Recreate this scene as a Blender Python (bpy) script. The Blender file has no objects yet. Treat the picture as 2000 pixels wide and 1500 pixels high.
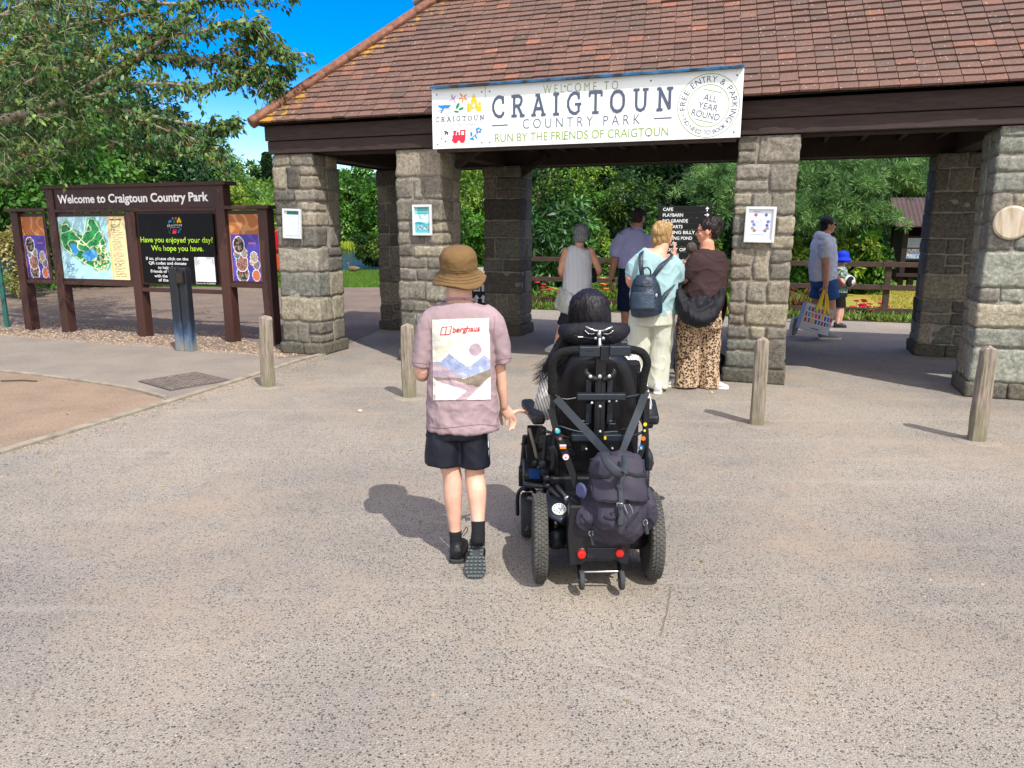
import bpy, bmesh, math, random
import numpy as np
from mathutils import Vector, Matrix, noise
from mathutils.bvhtree import BVHTree
R = math.radians
scene = bpy.context.scene
COL = scene.collection
# ------------------------------------------------------------ camera, sky, sun, exposure
H, TILT, F = 1.56, R(11.7), 1450.0           # eye height, downward pitch, focal length in photo pixels
cd = bpy.data.cameras.new("camera"); cam = bpy.data.objects.new("camera", cd); COL.objects.link(cam)
cam.location = (0, 0, H); cam.rotation_euler = (math.pi/2 - TILT, 0, 0)
cd.sensor_width = 36; cd.lens = F/2000*36; cd.clip_end = 3000; cd.clip_start = .05
scene.camera = cam
SUN_EL, SUN_AZ = R(52.5), R(150)             # azimuth clockwise from +Y
w = bpy.data.worlds.new("World"); scene.world = w; w.use_nodes = True
nt = w.node_tree; nt.nodes.clear()
sky = nt.nodes.new("ShaderNodeTexSky"); sky.sky_type = 'NISHITA'; sky.sun_disc = False
sky.sun_elevation = SUN_EL; sky.sun_rotation = SUN_AZ; sky.air_density = 1.0; sky.dust_density = 1.0; sky.ozone_density = 1.5
hs = nt.nodes.new("ShaderNodeHueSaturation"); hs.inputs['Saturation'].default_value = 1.85; hs.inputs['Value'].default_value = 1.08
hs.inputs['Hue'].default_value = .522
bgn = nt.nodes.new("ShaderNodeBackground"); bgn.inputs[1].default_value = .15
wo = nt.nodes.new("ShaderNodeOutputWorld")
# white cloud added unseen overhead and sunward to neutralise shade; thin wisps along the horizon
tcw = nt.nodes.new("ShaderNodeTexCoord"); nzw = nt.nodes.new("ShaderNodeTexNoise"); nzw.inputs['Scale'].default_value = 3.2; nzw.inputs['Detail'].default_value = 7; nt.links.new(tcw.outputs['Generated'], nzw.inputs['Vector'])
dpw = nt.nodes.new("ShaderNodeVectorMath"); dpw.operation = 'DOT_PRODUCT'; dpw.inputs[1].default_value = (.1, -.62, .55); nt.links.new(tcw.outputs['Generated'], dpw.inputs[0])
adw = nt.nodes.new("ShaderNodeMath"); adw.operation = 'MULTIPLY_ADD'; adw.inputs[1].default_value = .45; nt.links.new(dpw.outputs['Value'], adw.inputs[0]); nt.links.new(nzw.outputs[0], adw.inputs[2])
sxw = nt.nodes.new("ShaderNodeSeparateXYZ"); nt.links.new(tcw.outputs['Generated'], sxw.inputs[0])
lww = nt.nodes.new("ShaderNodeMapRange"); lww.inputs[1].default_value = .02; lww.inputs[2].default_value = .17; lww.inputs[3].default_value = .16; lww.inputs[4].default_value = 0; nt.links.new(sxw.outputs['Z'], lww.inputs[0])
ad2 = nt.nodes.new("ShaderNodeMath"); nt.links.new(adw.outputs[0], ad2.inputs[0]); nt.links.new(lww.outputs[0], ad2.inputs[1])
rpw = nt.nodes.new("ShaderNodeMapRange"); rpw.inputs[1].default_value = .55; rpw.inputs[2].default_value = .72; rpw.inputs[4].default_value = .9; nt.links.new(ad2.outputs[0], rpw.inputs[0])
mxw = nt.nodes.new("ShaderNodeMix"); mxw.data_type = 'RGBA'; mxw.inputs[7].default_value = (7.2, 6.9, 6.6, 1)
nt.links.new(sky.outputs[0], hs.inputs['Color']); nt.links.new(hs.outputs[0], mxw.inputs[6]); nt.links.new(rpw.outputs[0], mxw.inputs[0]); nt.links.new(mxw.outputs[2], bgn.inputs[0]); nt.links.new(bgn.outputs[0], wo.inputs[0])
sl = bpy.data.lights.new("sun", 'SUN'); sl.energy = 3.3; sl.angle = R(.5); sl.color = (1, .965, .91)
so = bpy.data.objects.new("sun", sl); COL.objects.link(so)
sdir = Vector((math.sin(SUN_AZ)*math.cos(SUN_EL), math.cos(SUN_AZ)*math.cos(SUN_EL), math.sin(SUN_EL)))
so.rotation_euler = sdir.to_track_quat('Z', 'Y').to_euler(); so.location = (5, -8, 12)
vs = scene.view_settings; vs.view_transform = 'Standard'; vs.look = 'None'; vs.gamma = 1; vs.use_curve_mapping = False
vs.exposure = .74

# ------------------------------------------------------------ unprojection helpers
CT, ST = math.cos(TILT), math.sin(TILT)
def ray(px, py):
    u = (px-1000)/F; v = (750-py)/F
    return Vector((u, CT+v*ST, -ST+v*CT))
def W(px, py, Y):
    r = ray(px, py); k = Y/r.y
    return Vector((r.x*k, Y, H+r.z*k))
def mpp(px, py, Y):                          # metres per photo pixel at that depth
    return Y/ray(px, py).y/F
def G(px, py, z=0.0):
    r = ray(px, py); k = (z-H)/r.z
    return Vector((r.x*k, r.y*k, z))
class Pl:                                    # a vertical plane: origin, direction along it
    def __init__(s, ox, oy, ang):
        s.o = Vector((ox, oy, 0)); s.e = Vector((math.cos(ang), math.sin(ang), 0)); s.n = Vector((-s.e.y, s.e.x, 0)); s.a = ang
    def pt(s, x, y, z): return s.o + s.e*x + s.n*y + Vector((0, 0, z))
    def at(s, px, py, off=0):
        r = ray(px, py); c = Vector((0, 0, H))
        k = ((s.o + s.n*off - c).dot(s.n))/r.dot(s.n); p = c + r*k
        return (p-s.o).dot(s.e), p.z
GA = Pl(-2.95, 9.5, -math.atan(.353))        # the gatehouse front

# ------------------------------------------------------------ materials
def lin(h):
    if not isinstance(h, str): return tuple(h)
    h = h.lstrip('#'); o = []
    for i in (0, 2, 4):
        c = int(h[i:i+2], 16)/255; o.append(c/12.92 if c <= .04045 else ((c+.055)/1.055)**2.4)
    return tuple(o)
MATS = {}
def nodes(name):
    m = bpy.data.materials.new(name); m.use_nodes = True; t = m.node_tree
    return m, t, t.nodes['Principled BSDF']
def nn(t, typ, **kw):
    n = t.nodes.new(typ)
    for k, v in kw.items():
        if k.startswith('i_'):
            k = k[2:]; k = int(k) if k.isdigit() else k.replace('_', ' ')
            n.inputs[k].default_value = v
        else: setattr(n, k, v)
    return n
def lk(t, a, b): t.links.new(a, b)
def ramp(t, src, stops):
    r = nn(t, 'ShaderNodeValToRGB'); e = r.color_ramp.elements
    while len(e) < len(stops): e.new(.5)
    for i, (p, c) in enumerate(stops):
        e[i].position = p; e[i].color = (*c, 1) if len(c) == 3 else c
    lk(t, src, r.inputs[0]); return r.outputs[0]
def mixc(t, fac, a, b, mode='MIX'):
    m = nn(t, 'ShaderNodeMix', data_type='RGBA', blend_type=mode)
    for s, v in ((0, fac), (6, a), (7, b)):
        if hasattr(v, 'is_output'): lk(t, v, m.inputs[s])
        else: m.inputs[s].default_value = (*v, 1) if isinstance(v, tuple) and len(v) == 3 else v
    return m.outputs[2]
def M(name, col=None, rough=.7, var=.18, scale=6, bump=.15, bscale=40, metal=0, stretch=(1, 1, 1), spec=.4, dist=.02, attr=False, sheen=0, trans=0, coat=0):
    """Plain procedural surface: noise-varied colour, noise bump. attr=True takes the colour from the mesh's own 'Col'."""
    if name in MATS: return MATS[name]
    m, t, b = nodes(name)
    tc = nn(t, 'ShaderNodeTexCoord'); mp = nn(t, 'ShaderNodeMapping'); mp.inputs['Scale'].default_value = stretch
    lk(t, tc.outputs['Object'], mp.inputs[0])
    n1 = nn(t, 'ShaderNodeTexNoise', i_Scale=scale, i_Detail=5.0); lk(t, mp.outputs[0], n1.inputs['Vector'])
    val = ramp(t, n1.outputs[0], [(.3, (1-var,)*3), (.7, (1+var,)*3)])
    if attr:
        at = nn(t, 'ShaderNodeAttribute', attribute_name='Col'); base = at.outputs['Color']
    else: base = lin(col)
    c = mixc(t, 1.0, base, val, 'MULTIPLY')
    lk(t, c, b.inputs['Base Color'])
    b.inputs['Roughness'].default_value = rough; b.inputs['Metallic'].default_value = metal
    b.inputs['Specular IOR Level'].default_value = spec
    if sheen: b.inputs['Sheen Weight'].default_value = sheen
    if coat: b.inputs['Coat Weight'].default_value = coat; b.inputs['Coat Roughness'].default_value = .15
    if bump:
        n2 = nn(t, 'ShaderNodeTexNoise', i_Scale=bscale, i_Detail=4.0); lk(t, mp.outputs[0], n2.inputs['Vector'])
        bp = nn(t, 'ShaderNodeBump', i_Strength=bump, i_Distance=dist); lk(t, n2.outputs[0], bp.inputs['Height']); lk(t, bp.outputs[0], b.inputs['Normal'])
    MATS[name] = m; return m
def leafmat(name, trans=.35, rough=.5):
    if name in MATS: return MATS[name]
    m, t, b = nodes(name); at = nn(t, 'ShaderNodeAttribute', attribute_name='Col')
    lk(t, at.outputs['Color'], b.inputs['Base Color']); b.inputs['Roughness'].default_value = rough; b.inputs['Specular IOR Level'].default_value = .35
    tr = nn(t, 'ShaderNodeBsdfTranslucent'); lk(t, mixc(t, 1.0, at.outputs['Color'], (1.1, 1.25, .5), 'MULTIPLY'), tr.inputs[0])
    mx = nn(t, 'ShaderNodeMixShader'); mx.inputs[0].default_value = trans
    lk(t, b.outputs[0], mx.inputs[1]); lk(t, tr.outputs[0], mx.inputs[2]); lk(t, mx.outputs[0], t.nodes['Material Output'].inputs[0])
    MATS[name] = m; return m

# ------------------------------------------------------------ objects
def tag(o, label=None, cat=None, group=None, kind=None):
    for k, v in (('label', label), ('category', cat), ('group', group), ('kind', kind)):
        if v: o[k] = v
    return o
def root(name, loc, label, cat, group=None):
    o = bpy.data.objects.new(name, None); o.empty_display_size = .1; o.location = loc; COL.objects.link(o)
    return tag(o, label, cat, group)
def top_of(o):
    while o.parent: o = o.parent
    return o
def copy_tree(o, parent=None):
    c = o.copy(); COL.objects.link(c); c.parent = parent
    for ch in list(o.children): copy_tree(ch, c)
    return c
def link_mesh(name, me, mats, parent=None, loc=None):
    o = bpy.data.objects.new(name, me); COL.objects.link(o)
    for m in (mats if isinstance(mats, (list, tuple)) else [mats]): me.materials.append(m)
    if parent: o.parent = parent
    elif loc is not None: o.location = loc
    return o
def catmull(pts, sub):
    P = [np.array(p, float) for p in pts]
    if len(P) < 3 or sub < 2:
        out = []
        for i in range(len(P)-1):
            for k in range(sub): out.append(P[i]+(P[i+1]-P[i])*k/sub)
        return out+[P[-1]]
    P = [2*P[0]-P[1]]+P+[2*P[-1]-P[-2]]; out = []
    for i in range(1, len(P)-2):
        for k in range(sub):
            t = k/sub; a, b, c, d = P[i-1], P[i], P[i+1], P[i+2]
            out.append(.5*((2*b)+(c-a)*t+(2*a-5*b+4*c-d)*t*t+(3*b-a-3*c+d)*t**3))
    return out+[P[-2]]
class MB:
    def __init__(s): s.v = []; s.f = []; s.c = []; s.m = []
    def add(s, vs, fs, col=(1, 1, 1), mi=0):
        b = len(s.v); s.v += [tuple(v) for v in vs]
        for f in fs: s.f.append(tuple(b+i for i in f)); s.c.append(col); s.m.append(mi)
        return s
    def box(s, c, d, ax=None, col=(1, 1, 1), mi=0):
        c = Vector(c); X, Y, Z = ax if ax else (Vector((1, 0, 0)), Vector((0, 1, 0)), Vector((0, 0, 1)))
        vs = [c+X*(d[0]/2*i)+Y*(d[1]/2*j)+Z*(d[2]/2*k) for i in (-1, 1) for j in (-1, 1) for k in (-1, 1)]
        return s.add(vs, [(0, 1, 3, 2), (4, 6, 7, 5), (0, 4, 5, 1), (2, 3, 7, 6), (0, 2, 6, 4), (1, 5, 7, 3)], col, mi)
    def pbox(s, P, x0, x1, y0, y1, z0, z1, **k):     # box in a Pl's own frame
        return s.box(P.pt((x0+x1)/2, (y0+y1)/2, (z0+z1)/2), (x1-x0, y1-y0, z1-z0), (P.e, P.n, Vector((0, 0, 1))), **k)
    def bar(s, a, b, wd, th, up=(0, 0, 1), **k):       # box between two points
        a, b = Vector(a), Vector(b); Z = (b-a); L = Z.length; Z.normalize(); X = Z.cross(Vector(up))
        if X.length < 1e-4: X = Z.cross(Vector((0, 1, 0)))
        X.normalize(); Y = Z.cross(X)
        return s.box((a+b)/2, (wd, th, L), (X, Y, Z), **k)
    def loft(s, pts, rad, side=(1, 0, 0), n=14, sub=3, cap=.6, col=(1, 1, 1), mi=0):
        rad = [(r, r) if not isinstance(r, (tuple, list)) else r for r in rad]
        pts = catmull(pts, sub); rad = catmull(rad, sub); N = len(pts); side = Vector(side)
        rings = []; T = []
        for i in range(N):
            t = Vector(pts[min(i+1, N-1)]-pts[max(i-1, 0)])
            T.append(t.normalized() if t.length > 1e-9 else Vector((0, 0, 1)))
        prev = None
        def ring(c, t, a, b):
            nonlocal prev
            x = side-t*side.dot(t)
            if x.length < .25: x = (prev if prev else Vector((0, 1, 0))); x = x-t*x.dot(t)
            x.normalize(); prev = x; y = t.cross(x)
            return [Vector(c)+x*(a*math.cos(q*2*math.pi/n))+y*(b*math.sin(q*2*math.pi/n)) for q in range(n)]
        allr = []
        def capr(i, sg):
            a, b = rad[i]; o = []
            for q in (.35, .7, .92):
                sc = math.sqrt(1-q*q); o.append(ring(Vector(pts[i])+T[i]*(sg*q*cap*min(a, b)), T[i], a*sc, b*sc))
            return o
        if cap: allr += capr(0, -1)[::-1]
        for i in range(N): allr.append(ring(pts[i], T[i], max(rad[i][0], 1e-4), max(rad[i][1], 1e-4)))
        if cap: allr += capr(N-1, 1)
        vs = [v for r in allr for v in r]; fs = []
        for i in range(len(allr)-1):
            for q in range(n):
                fs.append((i*n+q, i*n+(q+1) % n, (i+1)*n+(q+1) % n, (i+1)*n+q))
        fs.append(tuple(range(n))[::-1]); fs.append(tuple(len(vs)-n+q for q in range(n)))
        return s.add(vs, fs, col, mi)
    def tube(s, pts, r, n=10, sub=1, cap=0, **k):
        return s.loft(pts, [r]*len(pts) if not isinstance(r, (list, tuple)) else r, n=n, sub=sub, cap=cap, **k)
    def ball(s, c, r, ax=None, n=14, m=9, col=(1, 1, 1), mi=0):
        c = Vector(c); r = (r, r, r) if not isinstance(r, (tuple, list)) else r
        X, Y, Z = ax if ax else (Vector((1, 0, 0)), Vector((0, 1, 0)), Vector((0, 0, 1)))
        vs = [c-Z*r[2]]
        for i in range(1, m):
            a = math.pi*i/m-math.pi/2
            for q in range(n):
                b = q*2*math.pi/n; vs.append(c+X*(r[0]*math.cos(a)*math.cos(b))+Y*(r[1]*math.cos(a)*math.sin(b))+Z*(r[2]*math.sin(a)))
        vs.append(c+Z*r[2]); fs = []
        for q in range(n): fs.append((0, 1+(q+1) % n, 1+q)); fs.append((len(vs)-1, 1+(m-2)*n+q, 1+(m-2)*n+(q+1) % n))
        for i in range(m-2):
            for q in range(n): fs.append((1+i*n+q, 1+i*n+(q+1) % n, 1+(i+1)*n+(q+1) % n, 1+(i+1)*n+q))
        return s.add(vs, fs, col, mi)
    def lathe(s, c, axis, prof, n=28, col=(1, 1, 1), mi=0):   # profile of (radius, height along axis), closed ends
        c = Vector(c); Z = Vector(axis).normalized(); X = Z.cross(Vector((0, 0, 1)))
        if X.length < .01: X = Z.cross(Vector((0, 1, 0)))
        X.normalize(); Y = Z.cross(X); vs = []; fs = []
        for r, h in prof:
            for q in range(n):
                a = q*2*math.pi/n; vs.append(c+Z*h+(X*math.cos(a)+Y*math.sin(a))*max(r, 1e-4))
        for i in range(len(prof)-1):
            for q in range(n): fs.append((i*n+q, i*n+(q+1) % n, (i+1)*n+(q+1) % n, (i+1)*n+q))
        fs.append(tuple(range(n))[::-1]); fs.append(tuple(len(vs)-n+q for q in range(n)))
        return s.add(vs, fs, col, mi)
    def prism(s, poly, fn, d, col=(1, 1, 1), mi=0):     # 2D polygon, fn(u,v,w)->world, thickness d
        n = len(poly); vs = [fn(u, v, 0) for u, v in poly]+[fn(u, v, d) for u, v in poly]
        fs = [tuple(range(n)), tuple(range(n, 2*n))[::-1]]+[(i, i+n, (i+1) % n+n, (i+1) % n) for i in range(n)]
        return s.add(vs, fs, col, mi)
    def me(s, name, org=(0, 0, 0), smooth=False, fix=True):
        me = bpy.data.meshes.new(name); V = np.array(s.v, float).reshape(-1, 3)-np.array(org, float)
        me.from_pydata(V.tolist(), [], s.f)
        if fix:
            bm = bmesh.new(); bm.from_mesh(me); bmesh.ops.recalc_face_normals(bm, faces=bm.faces); bm.to_mesh(me); bm.free()
        if any(s.m): me.polygons.foreach_set('material_index', s.m)
        ca = me.color_attributes.new('Col', 'FLOAT_COLOR', 'CORNER')
        lt = np.zeros(len(me.polygons), int); me.polygons.foreach_get('loop_total', lt)
        cc = np.ones((len(s.c), 4)); cc[:, :3] = np.array(s.c, float).reshape(-1, 3) if s.c else 1
        ca.data.foreach_set('color', np.repeat(cc, lt, axis=0).ravel())
        if smooth: me.polygons.foreach_set('use_smooth', [True]*len(me.polygons))
        return me
    def pieces(s):
        par = list(range(len(s.v)))
        def find(i):
            while par[i] != i: par[i] = par[par[i]]; i = par[i]
            return i
        for f in s.f:
            for i in f[1:]: par[find(i)] = find(f[0])
        out = {}
        for f, c, m in zip(s.f, s.c, s.m):
            b, mp = out.setdefault(find(f[0]), (MB(), {}))
            for i in f:
                if i not in mp: mp[i] = len(b.v); b.v.append(s.v[i])
            b.f.append(tuple(mp[i] for i in f)); b.c.append(c); b.m.append(m)
        return [b for b, _ in out.values()]
    def obj(s, name, mats, parent=None, smooth=False, bevel=0, loc=None, fix=True, split=False):
        if split: return [b.obj(name, mats, parent, smooth, bevel, loc, fix) for b in s.pieces()]
        org = Vector(top_of(parent).location) if parent else (Vector(loc) if loc is not None else Vector((0, 0, 0)))
        o = link_mesh(name, s.me(name, org, smooth, fix), mats, parent, loc)
        if bevel:
            b = o.modifiers.new('bevel', 'BEVEL'); b.width = bevel; b.segments = 2; b.limit_method = 'ANGLE'; b.angle_limit = R(40)
        return o
def one(name, mat, fn, parent=None, **k):                # one(…, lambda b: b.box(…)) builds a part in a line
    b = MB(); fn(b); return b.obj(name, mat, parent, **k)
def blob(name, mb, mats, parent, voxel=.006, smooth=4, disp=None, loc=None):
    """Union of closed lofts as one continuous skin (voxel remesh), then folds as real displacement."""
    org = Vector(top_of(parent).location) if parent else Vector(loc)
    me = mb.me('tmp', org); o = bpy.data.objects.new('tmp', me); COL.objects.link(o)
    m = o.modifiers.new('r', 'REMESH'); m.mode = 'VOXEL'; m.voxel_size = voxel; m.use_smooth_shade = True
    if smooth: q = o.modifiers.new('s', 'SMOOTH'); q.iterations = smooth; q.factor = .5
    bpy.context.view_layer.update(); dg = bpy.context.evaluated_depsgraph_get()
    nm = bpy.data.meshes.new_from_object(o.evaluated_get(dg)); bpy.data.objects.remove(o); bpy.data.meshes.remove(me)
    nm.materials.clear(); nm.name = name
    if disp:
        n = len(nm.vertices); co = np.zeros(n*3); nm.vertices.foreach_get('co', co); co = co.reshape(-1, 3)
        no = np.zeros(n*3); nm.vertices.foreach_get('normal', no); no = no.reshape(-1, 3)
        d = np.array([disp(Vector(c)+org) for c in co]); nm.vertices.foreach_set('co', (co+no*d[:, None]).ravel())
    nm.polygons.foreach_set('use_smooth', [True]*len(nm.polygons))
    return link_mesh(name, nm, mats, parent, loc)
def folds(amp, sc, fx=(1, 1, 1), seed=0):
    off = Vector((seed*7.3, seed*3.1, seed*5.7))
    def d(p):
        q = Vector((p.x*fx[0], p.y*fx[1], p.z*fx[2]))*sc+off
        a = noise.noise(q+noise.noise_vector(q*.6)*.8); b = noise.noise(q*2.1)
        c = 1-2*abs(noise.noise(Vector((q.x*1.7+q.z*.6, q.y*1.7, q.z*2.6))+off*1.3)); c = max(0, c)**3
        return amp*((1-2*abs(a))*.8+b*.45+c*.5-.45)
    return d
def bvh_of(o):
    dg = bpy.context.evaluated_depsgraph_get(); me = o.data; off = Vector(top_of(o).location)
    return BVHTree.FromPolygons([v.co+off for v in me.vertices], [tuple(p.vertices) for p in me.polygons])
CAM = Vector((0, 0, H))
def onto(bvh, px, py, off=.003, Ymax=20, fall=None):     # the point of a surface seen at a photo pixel, lifted off it along its normal
    r = ray(px, py); r.normalize(); h = bvh.ray_cast(CAM, r)
    if h[0] is None: return fall
    nrm = h[1] if h[1].dot(r) < 0 else -h[1]
    return h[0]+nrm*off
def picture(name, mp, nx, ny, colfn, parent=None, mat=None, loc=None, rough=.45):
    """A printed sheet: a fine grid whose cells carry the artwork's own colours. mp(u,v) gives the point, v up."""
    b = MB(); V = [mp(i/nx, j/ny) for j in range(ny+1) for i in range(nx+1)]
    b.v = [tuple(v) for v in V]
    for j in range(ny):
        for i in range(nx):
            c = colfn((i+.5)/nx, (j+.5)/ny)
            if c is None: continue
            a = j*(nx+1)+i; b.f.append((a, a+1, a+nx+2, a+nx+1)); b.c.append(lin(c)); b.m.append(0)
    return b.obj(name, mat or M('printed_sheet', rough=rough, attr=True, var=.03, bump=0), parent, loc=loc, smooth=True, fix=False)
_TX = {}
def text_geo(s, bold=0):
    k = (s, bold)
    if k in _TX: return _TX[k]
    cu = bpy.data.curves.new('t', 'FONT'); cu.body = s; cu.size = 1; cu.resolution_u = 4; cu.offset = bold; cu.dimensions = '2D'; cu.fill_mode = 'BOTH'
    o = bpy.data.objects.new('t', cu); COL.objects.link(o); bpy.context.view_layer.update()
    me = bpy.data.meshes.new_from_object(o.evaluated_get(bpy.context.evaluated_depsgraph_get()))
    V = [tuple(v.co[:2]) for v in me.vertices]; Fs = [tuple(p.vertices) for p in me.polygons]
    bpy.data.objects.remove(o); bpy.data.curves.remove(cu); bpy.data.meshes.remove(me)
    _TX[k] = (V, Fs); return _TX[k]
def put_text(mb, s, fn, x0, x1, y0, h, bold=0, col=(1, 1, 1), mi=0, y1=None):
    """Lettering from x0 to x1 on baseline y0 with capital height h; fn(x,y)->world."""
    V, Fs = text_geo(s, bold); xs = [v[0] for v in V]; a, b = min(xs), max(xs); y1 = y0 if y1 is None else y1
    ch = .729
    def f(v):
        q = (v[0]-a)/(b-a) if b > a else 0
        return fn(x0+(x1-x0)*q, y0+(y1-y0)*q+v[1]/ch*h)
    return mb.add([f(v) for v in V], Fs, col, mi)
def leaves(name, P, D, Nn, L, Wd, colr, mat, parent=None, loc=(0, 0, 0), fold=.18):
    """Many leaf faces at once: base point, axis, normal, length, width, colour (numpy arrays)."""
    P = np.asarray(P, float)-np.asarray(Vector(top_of(parent).location) if parent else loc, float); n = len(P)
    D = D/np.linalg.norm(D, axis=1)[:, None]; S = np.cross(D, Nn); S /= (np.linalg.norm(S, axis=1)[:, None]+1e-9); Nn = np.cross(S, D)
    L = np.broadcast_to(L, n)[:, None]; Wd = np.broadcast_to(Wd, n)[:, None]
    V = np.stack([P, P+D*L*.45+S*Wd*.5+Nn*Wd*fold, P+D*L-Nn*L*.1, P+D*L*.45-S*Wd*.5+Nn*Wd*fold], 1).reshape(-1, 3)
    me = bpy.data.meshes.new(name); me.vertices.add(4*n); me.vertices.foreach_set('co', V.ravel())
    me.loops.add(4*n); me.loops.foreach_set('vertex_index', np.arange(4*n, dtype=np.int32)); me.polygons.add(n)
    me.polygons.foreach_set('loop_start', np.arange(n, dtype=np.int32)*4)
    me.polygons.foreach_set('loop_total', np.full(n, 4, dtype=np.int32)); me.update(calc_edges=True)
    ca = me.color_attributes.new('Col', 'FLOAT_COLOR', 'CORNER'); cc = np.ones((n, 4)); cc[:, :3] = colr
    ca.data.foreach_set('color', np.repeat(cc, 4, axis=0).ravel())
    return link_mesh(name, me, mat, parent, None if parent else loc)
# ================================================================ the ground
rng = random.Random(5); npr = np.random.default_rng(7)
def ground_mat(name, cols, base, cell=75, chip=.5, patch=((.9, .9, .9), (1.08, 1.04, 1.0)), bump=.5, extra=None, pscale=.5):
    """Stone chips set in a binder: random-coloured Voronoi cells over a paste colour, worn unevenly."""
    m, t, b = nodes(name); tc = nn(t, 'ShaderNodeTexCoord')
    nz = nn(t, 'ShaderNodeTexNoise', i_Scale=cell*.7, i_Detail=2.0); lk(t, tc.outputs['Object'], nz.inputs['Vector'])
    wv = mixc(t, .012, tc.outputs['Object'], nz.outputs['Color'], 'ADD')
    vo = nn(t, 'ShaderNodeTexVoronoi', i_Scale=cell); lk(t, wv, vo.inputs['Vector'])
    sep = nn(t, 'ShaderNodeSeparateColor'); lk(t, vo.outputs['Color'], sep.inputs[0])
    k = len(cols); chipc = ramp(t, sep.outputs[0], [(i/max(k-1, 1), lin(c)) for i, c in enumerate(cols)])
    has = nn(t, 'ShaderNodeMath', operation='LESS_THAN'); has.inputs[1].default_value = chip; lk(t, sep.outputs[1], has.inputs[0])
    edge = nn(t, 'ShaderNodeMapRange', i_1=.30, i_2=.42, i_3=1., i_4=0.); lk(t, vo.outputs['Distance'], edge.inputs[0])
    dsz = nn(t, 'ShaderNodeMath', operation='MULTIPLY'); lk(t, has.outputs[0], dsz.inputs[0]); lk(t, edge.outputs[0], dsz.inputs[1])
    n2 = nn(t, 'ShaderNodeTexNoise', i_Scale=190., i_Detail=3.0); lk(t, tc.outputs['Object'], n2.inputs['Vector'])
    fine = ramp(t, n2.outputs[0], [(.3, tuple(x*.55 for x in lin(base))), (.7, tuple(min(1, x*1.42) for x in lin(base)))])
    c = mixc(t, dsz.outputs[0], fine, chipc)
    n3 = nn(t, 'ShaderNodeTexNoise', i_Scale=pscale, i_Detail=6.0, i_Roughness=.62); lk(t, tc.outputs['Object'], n3.inputs['Vector'])
    c = mixc(t, 1., c, ramp(t, n3.outputs[0], [(.36, patch[0]), (.62, patch[1])]), 'MULTIPLY')
    if extra: c = extra(t, tc, c)
    lk(t, c, b.inputs['Base Color']); b.inputs['Roughness'].default_value = .85; b.inputs['Specular IOR Level'].default_value = .25
    hgt = nn(t, 'ShaderNodeMath', operation='MULTIPLY_ADD'); hgt.inputs[1].default_value = .5; lk(t, dsz.outputs[0], hgt.inputs[0]); lk(t, n2.outputs[0], hgt.inputs[2])
    bp = nn(t, 'ShaderNodeBump', i_Strength=bump, i_Distance=.006); lk(t, hgt.outputs[0], bp.inputs['Height']); lk(t, bp.outputs[0], b.inputs['Normal'])
    return m
def forecourt_extra(t, tc, c):
    # sandy dust collected in patches, and paler swept bands left by turning cars
    n = nn(t, 'ShaderNodeTexNoise', i_Scale=.9, i_Detail=7.0, i_Roughness=.7); lk(t, tc.outputs['Object'], n.inputs['Vector'])
    f = ramp(t, n.outputs[0], [(.48, (0, 0, 0)), (.66, (.5, .5, .5))]); c = mixc(t, f, c, lin('#a08d79'))
    mp = nn(t, 'ShaderNodeMapping'); mp.inputs['Rotation'].default_value = (0, 0, R(38)); mp.inputs['Scale'].default_value = (.35, 6, 1); lk(t, tc.outputs['Object'], mp.inputs[0])
    n2 = nn(t, 'ShaderNodeTexNoise', i_Scale=1.1, i_Detail=3.0); lk(t, mp.outputs[0], n2.inputs['Vector'])
    f2 = ramp(t, n2.outputs[0], [(.56, (0, 0, 0)), (.72, (.3, .3, .3))]); c = mixc(t, f2, c, lin('#a19a90'))
    # pale scrub marks of turning tyres, only where cars swing round
    p0, p1 = G(1060, 1255), G(1690, 1470); d = p1-p0; mid = (p0+p1)/2; L = d.length
    m3 = nn(t, 'ShaderNodeMapping', vector_type='TEXTURE'); m3.inputs['Location'].default_value = mid; m3.inputs['Rotation'].default_value = (0, 0, math.atan2(d.y, d.x)); m3.inputs['Scale'].default_value = (L*.62, .30, 1); lk(t, tc.outputs['Object'], m3.inputs[0])
    gr = nn(t, 'ShaderNodeTexGradient', gradient_type='SPHERICAL'); lk(t, m3.outputs[0], gr.inputs[0]); m4 = nn(t, 'ShaderNodeMapping'); m4.inputs['Scale'].default_value = (.5, 5.5, 1); lk(t, m3.outputs[0], m4.inputs[0])
    n5 = nn(t, 'ShaderNodeTexNoise', i_Scale=1.3, i_Detail=3.0); lk(t, m4.outputs[0], n5.inputs['Vector'])
    f3 = mixc(t, 1., ramp(t, n5.outputs[0], [(.44, (0, 0, 0)), (.66, (.42, .42, .42))]), ramp(t, gr.outputs[1], [(0, (0, 0, 0)), (.45, (1, 1, 1))]), 'MULTIPLY'); c = mixc(t, f3, c, lin('#a9a298'))
    # oil-dark stains
    n6 = nn(t, 'ShaderNodeTexNoise', i_Scale=1.7, i_Detail=6.0, i_Roughness=.6); lk(t, tc.outputs['Object'], n6.inputs['Vector'])
    return mixc(t, ramp(t, n6.outputs[0], [(.60, (0, 0, 0)), (.75, (.35, .35, .35))]), c, lin('#5f5850'))
def sheet(name, pts, z, mat, kind='structure'):
    b = MB(); b.add([(x, y, z) for x, y in pts], [tuple(range(len(pts)))]); o = b.obj(name, mat, fix=False)
    if o.data.polygons[0].normal.z < 0: o.data.flip_normals()
    o['kind'] = kind; return o
m_grass = ground_mat('grass_ground', ['#3f5a1e', '#557a26', '#6b8a33'], '#4c6b22', cell=60, chip=.9, bump=.6, patch=((.75, .85, .7), (1.2, 1.1, 1.)))
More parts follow.
